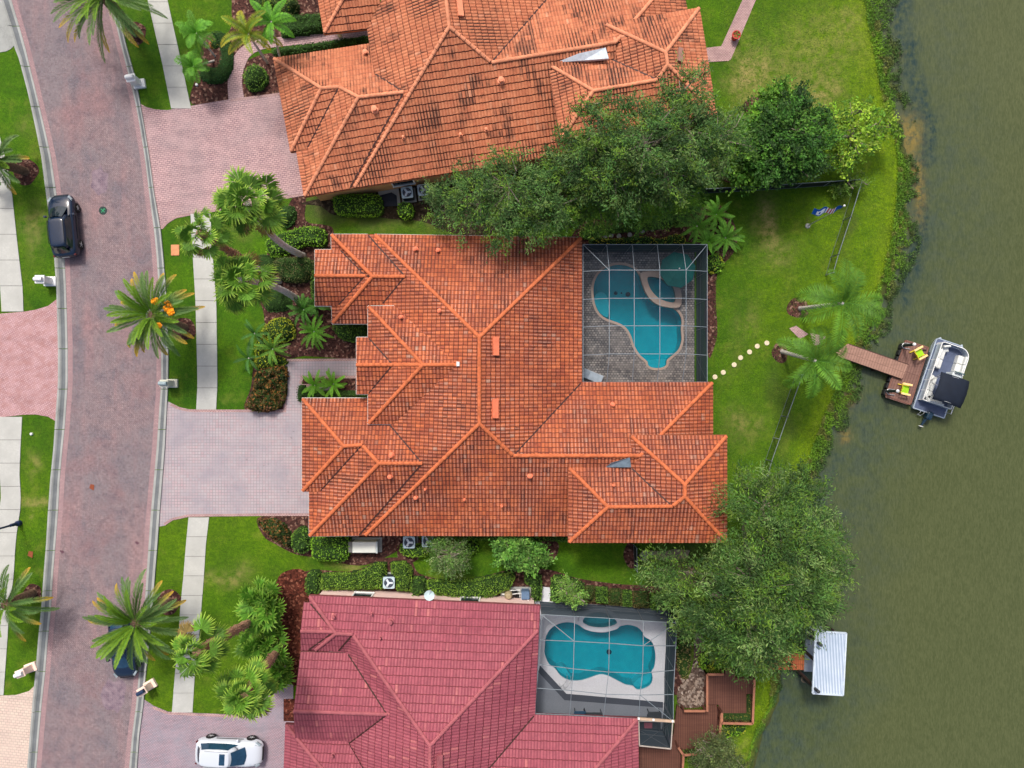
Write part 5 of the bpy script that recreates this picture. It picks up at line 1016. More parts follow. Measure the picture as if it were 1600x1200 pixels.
S_('hedge', 'hooked clipped hedge right of the pool equipment', [(819, 899), (832, 897), (845, 902), (846, 920), (845, 938), (833, 940), (831, 916), (822, 911)], 1.1, GM, 'hedge', group=HG, smooth=False)
S_('hedge', 'dark clipped hedge block at the corner of the lower pool cage', [(864, 906), (885, 905), (910, 915), (914, 930), (905, 944), (880, 941), (863, 938)], 1.1, GM, 'hedge', group=HG)
for i, (x0, x1, y, c, s) in enumerate(((916, 929, 930, BR, 'brown topped hedge cube nearest the small leaning tree'), (932, 949, 932, GM, 'first green hedge cube above the lower pool cage'), (952, 972, 935, BR, 'brown topped hedge cube between the two green cubes'), (974, 987, 937, GM, 'second green hedge cube above the lower pool cage'), (989, 1013, 939, BR, 'widest brown topped hedge cube of the row'), (1018, 1041, 942, GM, 'green hedge cube at the right end of the row'))):
    S_('hedge', s, [(x0, y - 12), (x1, y - 11), (x1, y + 11), (x0, y + 10)], 1.0, c, 'hedge', group='small square hedges above the lower pool cage', smooth=False, leaf=.1, dens=180)
S_('hedge', 'dark hedge wrapping the top right corner of the lower pool cage', [(1046, 935), (1062, 940), (1072, 960), (1066, 982), (1060, 970), (1050, 955)], 1.1, GD, 'hedge')
S_('shrub', 'bright yellow green shrub at the right wall of the main pool cage', [(1108, 401), (1122, 396), (1131, 408), (1126, 422), (1112, 425), (1106, 414)], .9, LM[1:] + GB, boxy=False, leaf=.16)
S_('flower_strip', 'strip of yellow flowering ground plants along the main pool cage', [(928, 371), (955, 374), (985, 371), (1010, 370), (1030, 374), (1062, 366), (1068, 380), (1030, 381), (930, 381)], .5, LM[1:] + [(.5, .42, .05)] + GM, 'flowers', lump=.5, leaf=.12, dens=110)
S_('shrub', 'green mixed shrubs below the lower oak near the stepping stones', [(908, 362), (935, 352), (960, 352), (1020, 345), (1070, 332), (1074, 345), (1030, 356), (960, 362), (918, 372)], .7, GM, lump=.5, boxy=False, leaf=.16)
S_('shrub', 'yellow green shrub above the upper timber deck', [(1095, 1030), (1112, 1022), (1122, 1034), (1112, 1048), (1098, 1046)], .9, LM[1:] + GB, lump=.4, leaf=.18)
S_('shrub', 'yellow green border plants below the upper timber deck', [(1130, 1135), (1160, 1134), (1164, 1142), (1145, 1150), (1130, 1150)], .6, LM[1:] + GB, lump=.5, leaf=.16)
S_('planter_plants', 'plants inside the deck cut out beside the lower rail', [(1068, 1172), (1092, 1172), (1092, 1184), (1070, 1188)], .6, GM + LM[2:], 'planting', lump=.5, leaf=.16)
S_('planter_plants', 'dry grassy plants along the inside of the deck corner rail', [(1128, 1120), (1170, 1120), (1172, 1090), (1177, 1090), (1178, 1128), (1130, 1128)], .5, [(.13, .14, .03), (.2, .18, .04), (.07, .07, .03)], 'planting', smooth=False, leaf=.12, z0=.5)
S_('shrub', 'brownish ornamental grass between the lower pool cage and the oak', [(1060, 1000), (1076, 996), (1080, 1030), (1072, 1060), (1062, 1050), (1058, 1020)], .35, [(.22, .2, .06), (.14, .16, .04), (.26, .2, .08)], 'grass clump', lump=.5, leaf=.16, dens=60)
# ---- stuff: bank reeds and lawn fringe
def reeds():
    rng = np.random.default_rng(5); OUT = [(-20, 1400), (60, 1399), (110, 1409), (160, 1422), (190, 1426), (192, 1402), (240, 1404), (242, 1424), (300, 1428), (330, 1422), (370, 1430), (400, 1428), (440, 1412), (470, 1398), (500, 1388), (530, 1370), (560, 1350), (590, 1347), (610, 1340), (640, 1326), (690, 1302), (720, 1287), (760, 1262), (860, 1235), (960, 1222), (1060, 1213), (1110, 1208), (1145, 1184), (1180, 1176), (1210, 1164)]
    oy = [p[0] for p in OUT]; ox = [p[1] for p in OUT]; n = 60000
    y = rng.uniform(-60, 1260, n); inn = np.interp(y, shy, shx); out = np.interp(y, oy, ox); t = rng.random(n) ** .8; x = inn - 3 + (out - inn + 8) * t + (vnoise(y, y * 0, 14, 3) - .5) * 14 * t + (vnoise(y, y * 0, 45, 6) - .5) * 14 * t
    dens = np.where(out - inn < 6, .5, 1); k = (vnoise(x, y, 9, 4) > .42 * t) & (vnoise(x, y, 22, 14) > .34 * t) & (rng.random(n) < dens * (1 - .35 * t)); x, y, t = x[k], y[k], t[k]; n = len(x)
    P = np.stack([(x - 800) * SC * 1.006, (600 - y) * SC * 1.006, -.12 - .36 * np.clip(t * 2.2, 0, 1) + rng.uniform(.03, .3, n)], -1)
    v = vnoise(x, y, 16, 8)[:, None]; c = np.array((.20, .38, .02)) * (1 - v) + np.array((.10, .22, .025)) * v; c = np.where((vnoise(x, y, 11, 21) > .7)[:, None], np.array((.21, .24, .05)), c); far = np.clip(t * 1.6 - .6, 0, 1)[:, None]; c = c * (1 - far) + np.array((.06, .11, .04)) * far
    K = c * rng.uniform(.5, 1.4, (n, 1)); V, F_, K = leaf_quads(P, rng.uniform(.12, .30, n), K, .3, 5, None, rng)
    o = npmesh('bank_grass', V, F_, LEAF, None, K); props(o, 'ragged green reeds and grass along the pond bank', 'reeds', None, 'stuff')
reeds()
def tufts():
    rng = np.random.default_rng(6); n = 90000; y = rng.uniform(-10, 1210, n); x = rng.uniform(1104, 1400, n); inn = np.interp(y, shy, shx); k = (x < inn + 2) & ~((x < 1136) & (y > 676) & (y < 850)) & ~((x < 1116) & (y > 380) & (y < 700)) & ~((x < 1185) & (y > 1040)) & ~((x < 1125) & (y < 215))
    x, y, inn = x[k], y[k], inn[k]; n = len(x); P = np.stack([(x - 800) * SC, (600 - y) * SC, rng.uniform(.005, .03, n)], -1)
    e = np.clip(1 - (inn - x) / 26, 0, 1)[:, None] ** 1.5; v = vnoise(x, y, 30, 8)[:, None]; c = (np.array((.12, .22, .015)) * v + np.array((.065, .15, .01)) * (1 - v)); c = c * (1 - e) + np.array((.26, .34, .015)) * e
    K = c * rng.uniform(.6, 1.35, (n, 1)); V, F_, K = leaf_quads(P, rng.uniform(.05, .12, n), K, 1.2, 3, None, rng)
    o = npmesh('lawn_tufts', V, F_, LEAF, None, K); props(o, 'tufts of rough bright grass on the pond side lawn', 'grass', None, 'stuff')
tufts()
# ================================================================= POOLS AND SCREEN CAGES
def basin_mat(name, c, d):
    m = NM(name, .7, .2); m.col(m.mix(m.noise(1.2, 4), c, d)); return m.m
PLAST = basin_mat('pool_plaster', lin(20, 172, 180), lin(36, 184, 190)); PLASTL = basin_mat('pool_plaster_light', lin(120, 190, 196), lin(132, 200, 206))
m = NM('pool_water', .05); t_ = m.t; tr = m.n('ShaderNodeBsdfTransparent'); tr.inputs[0].default_value = (.2, .78, .86, 1); gl = m.n('ShaderNodeBsdfGlossy'); gl.inputs['Roughness'].default_value = .08
fr = m.n('ShaderNodeFresnel'); fr.inputs[0].default_value = 1.33; ms = m.n('ShaderNodeMixShader'); m.l(fr.outputs[0], ms.inputs[0]); m.l(tr.outputs[0], ms.inputs[1]); m.l(gl.outputs[0], ms.inputs[2])
bp_ = m.n('ShaderNodeBump'); bp_.inputs['Strength'].default_value = .2; bp_.inputs['Distance'].default_value = .03; m.l(m.noise(2.2, 3), bp_.inputs['Height']); m.l(bp_.outputs[0], gl.inputs['Normal']); m.l(bp_.outputs[0], fr.inputs['Normal'])
m.l(ms.outputs[0], m.t.nodes['Material Output'].inputs[0]); PWATER = m.m
def grow(poly, k):
    P = np.array(poly); n = len(P); out = []
    A = sum(P[i][0] * P[(i + 1) % n][1] - P[(i + 1) % n][0] * P[i][1] for i in range(n)); s = 1 if A > 0 else -1
    for i in range(n):
        d = P[(i + 1) % n] - P[i - 1]; d = d / (np.hypot(*d) + 1e-9); out.append((P[i][0] + s * d[1] * k, P[i][1] - s * d[0] * k))
    return out
def basin(parent, poly, depth, name='basin', mat=PLAST, z=.1):
    """floor and walls of a pool"""
    w = wpoly(grow(poly, .3), z); n = len(w); b = MB(); b.prism(w, -depth - .12, -depth)
    vs = [(x, y, z - .01) for x, y in w] + [(x, y, -depth) for x, y in w]; b.add(vs, [(i, (i + 1) % n, n + (i + 1) % n, n + i) for i in range(n)]); return b.build(name, mat, parent)
def pool(label, poly, cope_w, cope_mat, spa, zs, sparim, steps, extra, loc, spa_cope=None):
    root = thing('swimming_pool', label, 'pool', (0, 0, 0)); basin(root, poly, 1.35); Z = .1
    sheet('coping', [grow(poly, cope_w), poly] if True else None, .135, cope_mat, root, .2)
    sheet('water', [grow(poly, .2)], .04, PWATER, root, .004)
    basin(root, spa, .75, 'spa_basin', PLASTL, zs - .02); sheet('spa_coping', [sparim, spa], zs + .1, spa_cope or cope_mat, root, zs + .15); sheet('spa_water', [grow(spa, .2)], zs, PWATER, root, .004)
    for poly_, z0 in steps: b = MB(); b.prism(wpoly(smooth_poly(poly_, 3), z0), -1.35, z0); b.build('step', PLASTL, root)
    for x, y, r in extra: b = MB(); b.lathe(W(x, y, -1.33) , [(r, 0), (r, .05), (0, .05)], 16); b.build('drain', simple('drain_dark', (.01, .03, .05)), root)
    return root
pool('curvy turquoise pool with stone rimmed spa inside the paved main cage', POOL1, 3.6, COPE, SPA1, .32, SPAR1,
     [(off([(512, 660), (530, 725), (560, 765), (600, 780), (606, 700), (585, 640), (550, 625)], 800, 300), -.75), (off([(852, 1050), (968, 1045), (964, 1082), (930, 1098), (880, 1098), (850, 1082)], 800, 300), -.45)],
     [(962, 458, .14), (971, 458, .06), (981, 460, .18)], None)
pool('blue lobed pool with white coping and lens shaped spa in the lower cage', POOL2, 5.5, COOL, SPA2, .24, grow(SPA2, 7), 
     [(off([(205, 490), (230, 550), (262, 575), (310, 560), (345, 590), (380, 655), (350, 650), (300, 620), (270, 580), (222, 530)], 800, 900), -.6), (off([(745, 690), (790, 640), (840, 615), (876, 605), (880, 640), (865, 682), (820, 707), (780, 710)], 800, 900), -.5)], [(951.5, 1018.5, .2)], None, COOL)
sheet('pool_deck', [[(905, 392), (1085, 392), (1085, 605), (905, 605)], grow(POOL1, 3.3), grow(SPAR1, -1)], .1, DECKP, None, .2)['kind'] = 'structure' if False else 'structure'
# spa and pool overlap a little: keep the deck hole simple by uniting them through the deck ring
o = sheet('pool_deck', [[(835, 938), (1042, 953), (1037, 1125), (1037, 1175), (990, 1175), (990, 1135), (835, 1125)], grow(POOL2, 5.2), grow(SPA2, 6.6)], .1, COOL, None, .2); o['kind'] = 'structure'
for nm, L, mt, z in (('deck_band', [(844, 1040), (885, 1084), (1036, 1097), (1036, 1106), (882, 1094), (841, 1050)], BAND, .106), ('deck_grey', [(841, 1050), (882, 1094), (1036, 1106), (1036, 1172), (990, 1170), (990, 1120), (836, 1116)], DKDECK, .104), ('deck_grey', [(846, 948), (1040, 958), (1040, 963), (846, 953)], DKDECK, .104)):
    o = sheet(nm, [L], z, mt, None, .05); o['kind'] = 'structure'
m = NM('insect_screen', .8); tr = m.n('ShaderNodeBsdfTransparent'); df = m.n('ShaderNodeBsdfDiffuse'); df.inputs[0].default_value = (.035, .05, .062, 1); ms = m.n('ShaderNodeMixShader'); ms.inputs[0].default_value = .2
m.l(tr.outputs[0], ms.inputs[1]); m.l(df.outputs[0], ms.inputs[2]); m.l(ms.outputs[0], m.t.nodes['Material Output'].inputs[0]); SCREEN = m.m
m = NM('wall_screen', .8); tr = m.n('ShaderNodeBsdfTransparent'); df = m.n('ShaderNodeBsdfDiffuse'); df.inputs[0].default_value = (.05, .068, .085, 1); ms = m.n('ShaderNodeMixShader'); ms.inputs[0].default_value = .86
m.l(tr.outputs[0], ms.inputs[1]); m.l(df.outputs[0], ms.inputs[2]); m.l(ms.outputs[0], m.t.nodes['Material Output'].inputs[0]); SCREENW = m.m
def cage(label, xs, ys, corner, z1, z2, fmat, wallsides, loc, barw=.06, braces=()):
    """xs, ys: photo pixel grid lines [outer, inner..., outer]; corner(i,j)->px,py ; eave z1, flat top z2 ; mansard edge"""
    root = thing('pool_cage', label, 'pool cage', (0, 0, 0)); nx, ny = len(xs), len(ys)
    def node(i, j):
        z = z1 if i in (0, nx - 1) or j in (0, ny - 1) else z2
        return W(*corner(i, j), z)
    b = MB(); sc = MB(); wl_ = MB()
    for i in range(nx):
        for j in range(ny):
            p = node(i, j)
            if i + 1 < nx and not (j in (0, ny - 1) and False): b.bar(p, node(i + 1, j), barw)
            if j + 1 < ny: b.bar(p, node(i, j + 1), barw)
            if i + 1 < nx and j + 1 < ny: sc.add([node(i, j), node(i + 1, j), node(i + 1, j + 1), node(i, j + 1)], [(0, 1, 2), (0, 2, 3)])
    for (a, c) in (((0, 0), (1, 1)), ((nx - 1, 0), (nx - 2, 1)), ((nx - 1, ny - 1), (nx - 2, ny - 2)), ((0, ny - 1), (1, ny - 2)))[:]:
        if a in braces: b.bar(node(*a), node(*c), barw)
    b.build('roof_frame', fmat, root); sc.build('roof_screen', SCREEN, root)
    b = MB()
    for side in wallsides:
        L = [(i, 0) for i in range(nx)] if side == 'N' else [(i, ny - 1) for i in range(nx)] if side == 'S' else [(nx - 1, j) for j in range(ny)] if side == 'E' else [(0, j) for j in range(ny)]
        Q = [node(*q) for q in L]; G = [Vector((q.x, q.y, .1)) for q in Q]
        for q, g in zip(Q, G): b.bar(g, q, barw)
        for k in range(len(Q) - 1):
            wl_.add([G[k], G[k + 1], Q[k + 1], Q[k]], [(0, 1, 2, 3)])
            for zz in (.45, 1.1): b.bar(G[k] + Vector((0, 0, zz)), G[k + 1] + Vector((0, 0, zz)), barw * .7)
        b.bar(Q[0].lerp(Q[-1], .0), G[1] if len(G) > 1 else G[0], barw * .5)
        b.bar(G[-2], Q[-1], barw * .5)
    b.build('wall_frame', BRONZE, root); wl_.build('wall_screen', SCREENW, root)
    return root
X1 = [911, 952, 991, 1031, 1072, 1105]; Y1 = [382, 422, 466, 509, 553, 597]
def c1(i, j):
    x, y = X1[i], Y1[j]
    if j in (0, 5) and 0 < i < 5: x += {1: -4, 2: -3, 3: -4, 4: -6}[i]
    if i == 5 and 0 < j < 5: y += 2
    if i == 0 and 0 < j < 5: y += 2
    return x, y
cage('light framed screen cage over the paved pool deck of the main house', X1, Y1, c1, 3.0, 4.3, ALU, 'NE', None, .034, braces={(0, 0), (5, 0)})
X2 = [846, 896, 952, 1005, 1057]; Y2 = [960, 1001, 1046, 1081, 1121]
def c2(i, j):
    T = [[(846, 960), (898, 963), (952, 966), (1005, 970), (1057, 973)], [(845, 1000), (897, 1002), (952, 1005), (1005, 1009), (1056, 1009)], [(842, 1038), (896, 1045), (951, 1050), (1004, 1052), (1054, 1047)], [(838, 1075), (893, 1079), (947, 1085), (1000, 1086), (1052, 1085)], [(836, 1115), (890, 1117), (943, 1120), (998, 1123), (1052, 1127)]]
    return T[j][i]
cage('dark framed screen cage over the white decked pool of the crimson house', X2, Y2, c2, 3.0, 4.1, simple('weathered_frame', lin(124, 134, 140), .5, .1), 'NE', None, .038, braces={(4, 0), (4, 4), (0, 0)})
X3 = [998, 1050]; Y3 = [1125, 1168]
cage('small flat screen lean-to beside the crimson roof corner', X3, Y3, lambda i, j: {(0, 0): (998, 1126), (1, 0): (1051, 1128), (0, 1): (999, 1165), (1, 1): (1048, 1170)}[(i, j)], 2.9, 2.9, simple('pale_frame', lin(170, 160, 150), .5, .1), 'SE', None, .07)
t = thing('cage_gutter', 'beige gutter beam between the lower cage and its lean-to', 'gutter', (0, 0, 0)); b = MB(); b.bar(W(996, 1122.5, 3.1), W(1054, 1127, 3.1), .16, .14); b.build('beam', simple('beige_gutter', lin(186, 160, 136)), t)
b = MB()
for x in (998, 1021, 1051): q = W(x, 1122.8 + (x - 998) * .075, 3.2); b.box(q, (.14, .14, .08))
b.build('bracket', WHITE, t)
# green parasol under the main cage
t = thing('parasol', 'large octagonal teal parasol open inside the main pool cage', 'parasol', W(1058, 428, .1)); c = W(1061, 420, 2.5) - W(1058, 428, .1)
b = MB(); R8 = 1.32; pts = [Vector((c.x + R8 * math.cos(k * math.pi / 4 + .2), c.y + R8 * math.sin(k * math.pi / 4 + .2), c.z - .45)) for k in range(8)]; ap = Vector((c.x, c.y, c.z + .1)); mid = [ap.lerp(p, .55) + Vector((0, 0, .06)) for p in pts]
b.add([ap] + mid + pts + [p - Vector((0, 0, .14)) for p in pts], [(0, 1 + k, 1 + (k + 1) % 8) for k in range(8)] + [(1 + k, 9 + k, 9 + (k + 1) % 8, 1 + (k + 1) % 8) for k in range(8)] + [(9 + k, 17 + k, 17 + (k + 1) % 8, 9 + (k + 1) % 8) for k in range(8)])
b.build('canopy', simple('teal_canvas', lin(0, 84, 80), .8, .08), t); b = MB(); b.tube([(0, 0, 0), (c.x, c.y, c.z)], .03, 8); b.lathe((c.x, c.y, c.z + .1), [(.05, 0), (.05, .08), (0, .1)], 8); b.build('pole', METAL, t)
b = MB(); b.lathe((0, 0, 0), [(.3, 0), (.3, .08), (.05, .14)], 16); b.build('base', BLACKG, t)
# sun lounger / table under the cage corner
t = thing('sun_lounger', 'pale grey sun lounger at the lower left corner inside the main cage', 'lounger', W(925, 588, .1)); rz = R(-22)
b = MB(); b.box((0, 0, .32), (1.5, .62, .07), rz); b.build('seat', simple('lounger_mesh', lin(176, 190, 204)), t)
b = MB(); b.box((-.0, .0, .27), (1.56, .68, .04), rz); 
for sx in (-.68, .68):
    for sy in (-.27, .27): v = Matrix.Rotation(rz, 3, 'Z') @ Vector((sx, sy, .13)); b.box(v, (.05, .05, .26), rz)
b.build('frame', METAL, t)
b = MB(); v = Matrix.Rotation(rz, 3, 'Z') @ Vector((-.5, 0, .46)); b.box(v, (.55, .62, .06), M=Matrix.Rotation(rz, 4, 'Z') @ Matrix.Rotation(R(30), 4, 'Y')); b.build('backrest', simple('lounger_mesh_b', lin(170, 184, 198)), t)
# pool ladder rails in the lower pool
t = thing('pool_handrail', 'pair of chrome handrails at the steps of the blue pool', 'handrail', W(884, 1062, .1))
for dx in (-.16, .16):
    b = MB(); q = [(dx - .2, -.45, 0), (dx - .15, -.4, .75), (dx, 0, .85), (dx + .1, .3, .6), (dx + .12, .35, -.3)]; b.tube([Matrix.Rotation(-.4, 3, 'Z') @ Vector(v) for v in q], .022, 8); b.build('rail', METAL, t)
# patio furniture seen through the small screen
t = thing('outdoor_sofa', 'dark outdoor sofa with red cushion seen through the lean-to screen', 'sofa', W(1011, 1127, .1))
b = MB(); b.rbox((0, 0, .25), (1.7, .8, .3), .08); b.rbox((0, .36, .5), (1.7, .18, .5), .05); b.rbox((-.8, 0, .4), (.16, .8, .5), .05); b.rbox((.8, 0, .4), (.16, .8, .5), .05); b.build('frame', simple('wicker_dark', (.03, .035, .045)), t)
b = MB(); b.rbox((0, -.05, .46), (.6, .45, .12), .05); b.build('cushion', simple('red_cushion', lin(130, 70, 84)), t)
for x, y, s, l in ((905, 1111, .9, 'blue covered lounge chair at the roof edge in the lower cage'), (925, 1113, 1.4, 'dark patio table at the roof edge in the lower cage'), (1020, 1112, 1.0, 'dark grill cart under the lower right cage corner')):
    t = thing('patio_furniture', l, 'furniture', W(x, y, .1)); b = MB(); b.rbox((0, 0, .68), (s, .6, .08), .1)
    b.build('top', simple('patio_top', lin(36, 70, 96) if 'blue' in l else (.03, .035, .04)), t); b = MB()
    for sx in (-1, 1):
        for sy in (-1, 1): b.bar((sx * (s / 2 - .08), sy * .22, 0), (sx * (s / 2 - .08), sy * .22, .66), .05)
    b.build('leg_frame', BLACKG, t)
# ================================================================= VEHICLES
def loft(b, secs, close=True):
    """secs: list of rings (equal length lists of points)"""
    n = len(secs[0]); vs = [p for s_ in secs for p in s_]; fs = []
    for i in range(len(secs) - 1): fs += [(i * n + k, i * n + (k + 1) % n, (i + 1) * n + (k + 1) % n, (i + 1) * n + k) for k in range(n)]
    if close: fs += [tuple(range(n)), tuple(reversed(range((len(secs) - 1) * n, len(secs) * n)))]
    b.add(vs, fs)
def paint(name, c, rough=.18, coat=.6):
    m = NM(name, rough, .5); m.b.inputs['Coat Weight'].default_value = coat; m.b.inputs['Coat Roughness'].default_value = .04; m.col(c); return m.m
def suv(label, loc, rz, paintm, sunroof=False, L=4.75, Wd=1.88, hr=1.66, group=None, roofmat=None, cat='car', glassm=None, rails=True, dark_trim=BLACKG):
    root = thing('parked_car', label, cat, loc, rz, group); h = L / 2; w = Wd / 2; gl = glassm or GLASS
    # station: x, half width, bottom z, side z (belt), deck z
    ST = [(-h, .62, .48, .62, .66), (-h + .05, .80, .36, .80, .88), (-h + .22, .92, .28, .92, 1.02), (-h + .6, 1.0, .24, .98, 1.08), (-h + 1.1, 1.0, .22, .98, 1.08), (-.5, .985, .22, .97, 1.07), (.2, .985, .22, .95, 1.05), (.75, .99, .22, .93, 1.03), (1.05, 1.0, .22, .92, 1.02), (1.5, 1.0, .24, .88, .99), (h - .45, .96, .26, .80, .92), (h - .18, .85, .30, .70, .80), (h - .03, .68, .40, .60, .66), (h, .5, .46, .54, .56)]
    secs = []
    for x, k, z0, zb, zd in ST:
        ww = w * k; secs.append([(x, -ww * .9, z0), (x, -ww, z0 + .12), (x, -ww * 1.0, (z0 + zb) / 2), (x, -ww * .97, zb - .04), (x, -ww * .86, zd), (x, -ww * .45, zd + .035), (x, 0, zd + .045), (x, ww * .45, zd + .035), (x, ww * .86, zd), (x, ww * .97, zb - .04), (x, ww * 1.0, (z0 + zb) / 2), (x, ww, z0 + .12), (x, ww * .9, z0)])
    b = MB(); loft(b, secs); body = b.build('body', paintm, root, smooth=True, sub=1)
    # cabin: base ring and roof ring
    base = [(-h + .3, .62), (-h + .46, .76), (-h + 1.1, .83), (0, .83), (.85, .78), (1.26, .68)]; top = [(-h + .66, .42), (-h + .82, .54), (-h + 1.3, .60), (-.2, .61), (.2, .58), (.4, .50)]
    hw = w / .94
    def ring(L_, z, k=1.0): return [(x, -y * hw * k, z) for x, y in L_] + [(x, y * hw * k, z) for x, y in reversed(L_)]
    b = MB(); bt = [(a[0] * .3 + c[0] * .7, a[1] * .35 + c[1] * .65) for a, c in zip(base, top)]
    rr = [ring(base, 1.0), ring(bt, 1.42), ring(top, hr - .05), ring([(x * .985 + .0, y * .93) for x, y in top], hr - .01), ring([(x * .9, y * .6) for x, y in top], hr + .02)]
    loft(b, rr); b.build('roof', roofmat or paintm, root, smooth=True, sub=1)
    def pane(name, A, B, o, mat=gl):
        bb = MB(); o = Vector(o); A = [Vector(a) + o for a in A]; B = [Vector(a) + o for a in B]; n = len(A)
        bb.add(A + B, [(i, i + 1, n + i + 1, n + i) for i in range(n - 1)]); return bb.build(name, mat, root)
    def lerp2(p, q, t): return tuple(p[i] + (q[i] - p[i]) * t for i in range(len(p)))
    zb, zt = 1.06, hr - .07
    def pt(L1, L2, i, t, s): a, c = L1[i], L2[i]; q = lerp2(a, c, t); return (q[0], s * q[1] * hw, 1.0 + (hr - .05 - 1.0) * t)
    def ringp(i, t, s):  # follow the two-part side
        m_ = bt[i]
        if t < .64: q = lerp2(base[i], m_, t / .64)
        else: q = lerp2(m_, top[i], (t - .64) / .36)
        return Vector((q[0], s * q[1] * hw, 1.0 + (hr - 1.05) * t))
    def arcs(i, t, out, n=5):
        a, c = ringp(i, t, -.92), ringp(i, t, .92); return [a.lerp(c, k / (n - 1)) + Vector((out * (.05 + .16 * math.sin(math.pi * k / (n - 1))), 0, .012)) for k in range(n)]
    pane('windscreen', arcs(5, .05, 1), arcs(5, .95, .55), (.0, 0, .01)); pane('rear_window', arcs(0, .05, -.35), arcs(0, .93, -.3), (0, 0, .01))
    for s in (-1, 1):
        for nm, i0, i1 in (('side_window', 1, 2), ('side_window', 2, 3), ('side_window', 3, 4)):
            f0, f1 = (0, 1); q = []
            for t in (.12, .62, .9):
                a, c = ringp(i0, t, s), ringp(i1, t, s); q.append([a.lerp(c, f0) + Vector((0, s * .014, 0)), a.lerp(c, f1) + Vector((0, s * .014, 0))])
            bb = MB(); bb.add([*q[0], *q[1], *q[2]], [(0, 1, 3, 2), (2, 3, 5, 4)]); bb.build(nm, gl, root)
        bb = MB(); bb.tube([(-1.45, s * .56 * hw, hr + .01), (-1.3, s * .57 * hw, hr + .06), (.1, s * .57 * hw, hr + .06), (.25, s * .55 * hw, hr + .01)], .022, 6); bb.build('roof_rail', dark_trim if rails else METAL, root)
        bb = MB(); bb.rbox((.72, s * (w + .1), 1.08), (.16, .2, .14), .04); bb.bar((.76, s * (w - .06), 1.03), (.74, s * (w + .06), 1.05), .05); bb.build('mirror', paintm if roofmat is None else dark_trim, root, smooth=False)
        bb = MB(); bb.add([(h - .52, s * w * .93, .80), (h - .52, s * w * .72, .93), (h - .2, s * w * .62, .82), (h - .1, s * w * .72, .68)], [(0, 1, 2, 3)]); 
        bb.box((h - .3, s * w * .80, .78), (.36, .14, .12), s * -.6); bb.build('headlight', simple('lamp_glass', (.25, .3, .33), .15, .2, spec=.6), root)
        bb = MB(); bb.box((-h + .16, s * w * .80, .84), (.14, .16, .14), s * .6); bb.build('tail_light', simple('tail_red', (.09, .008, .008), .3), root)
        bb = MB(); bb.bar((-1.0, s * (w + .012), .62), (1.0, s * (w + .012), .62), .02, .06); bb.build('door_trim', dark_trim, root)
        for x in (-h + .95, h - .98):
            bb = MB(); bb.tube([(x, s * (w - .19), .36), (x, s * (w - .17), .36), (x, s * (w + .02), .36), (x, s * (w + .035), .36)], [.3, .36, .36, .32], 20); wh = bb.build('wheel', BLACKG, root, smooth=False)
            bb = MB(); bb.tube([(x, s * (w + .03), .36), (x, s * (w + .045), .36)], .1, 12)
            for k in range(5): a = k * 1.2566; bb.bar((x, s * (w + .04), .36), (x + .22 * math.cos(a), s * (w + .04), .36 + .22 * math.sin(a)), .05, .02)
            bb.build('rim', METAL, wh)
    bb = MB(); bb.box((h - .02, 0, .58), (.06, 1.0, .2)); bb.build('grille', dark_trim, root)
    bb = MB(); bb.box((-h + .03, 0, .72), (.05, .52, .14)); bb.build('number_plate', OFFW, root)
    if sunroof: bb = MB(); bb.rbox((-.12, 0, hr + .018), (.42, .84, .02), .05); bb.build('sunroof', gl, root)
    return root
BLUEBLK = paint('blue_black_paint', (.006, .016, .04), .2, .4); WHT = paint('white_car_paint', (.56, .60, .66), .3, .3)
GLB = simple('blue_tinted_glass', (.012, .045, .09), .06, .2, spec=.7)
suv('glossy blue black car parked on the road edge beside the left kerb', W(108.5, 357, .03), R(90 + 5.5), BLUEBLK, L=4.65, Wd=1.9, hr=1.62, group='parked cars', glassm=simple('black_glass', (.01, .018, .025), .05, .2, spec=.8))
suv('white car with dark sunroof parked on the driveway of the crimson house', W(364, 1168, .04), R(-2.5), WHT, True, L=4.95, Wd=1.96, hr=1.72, rails=False, group='parked cars', roofmat=None, glassm=GLB)
suv('dark blue car mostly hidden under the date palm crown on the road', W(201, 1006, .03), R(96 + 180), BLUEBLK, L=4.5, Wd=1.8, hr=1.5, group='parked cars', glassm=GLB)

# ================================================================= DOCK AND BOAT
CW = lin(150, 112, 102)
def local(root_px, ang, z): return W(*root_px, z)
DK1 = wood('grey_brown_boards', lin(166, 130, 114), lin(112, 84, 74), R(-71), .2); DK2 = wood('dark_boards', lin(134, 102, 92), lin(84, 60, 54), R(-71), .2)
DECKB = wood('brown_deck_boards', lin(108, 72, 60), lin(66, 42, 36), R(90), .17); RAILW = simple('rail_wood', lin(158, 106, 82), .8, .15, 3); ORW = wood('orange_boards', lin(196, 110, 70), lin(130, 70, 50), R(90))
FLOATB = simple('float_black', (.015, .016, .018), .6, .2)
t = thing('gangway', 'straight timber gangway from the bank to the floating dock', 'gangway', W(1360, 565, 0))
def off_(root, px, z): return W(*px, z) - root.location
def slab(root, name, pxs, z, th, mat, bev=0):
    b = MB(); b.prism([(W(*p, z).x - root.location.x, W(*p, z).y - root.location.y) for p in pxs], z - th - root.location.z, z - root.location.z); return b.build(name, mat, root)
m0 = NM('x'); bpy.data.materials.remove(m0.m)
slab(t, 'boards', [(1326, 538), (1418.5, 570), (1409.5, 592), (1308, 556)], .32, .06, DK1); slab(t, 'ramp', [(1306, 551), (1325, 537), (1333, 541), (1316, 558)], .26, .05, wood('pale_boards', lin(186, 150, 130), lin(120, 90, 76), R(-60)))
b = MB()
for a, c in (((1326, 538), (1418.5, 570)), ((1308, 556), (1409.5, 592))): b.bar(off_(t, a, .18), off_(t, c, .18), .08, .24)
b.build('side_beam', simple('wet_wood', lin(70, 46, 40)), t)
DPOST = simple('dark_post', lin(52, 38, 34))
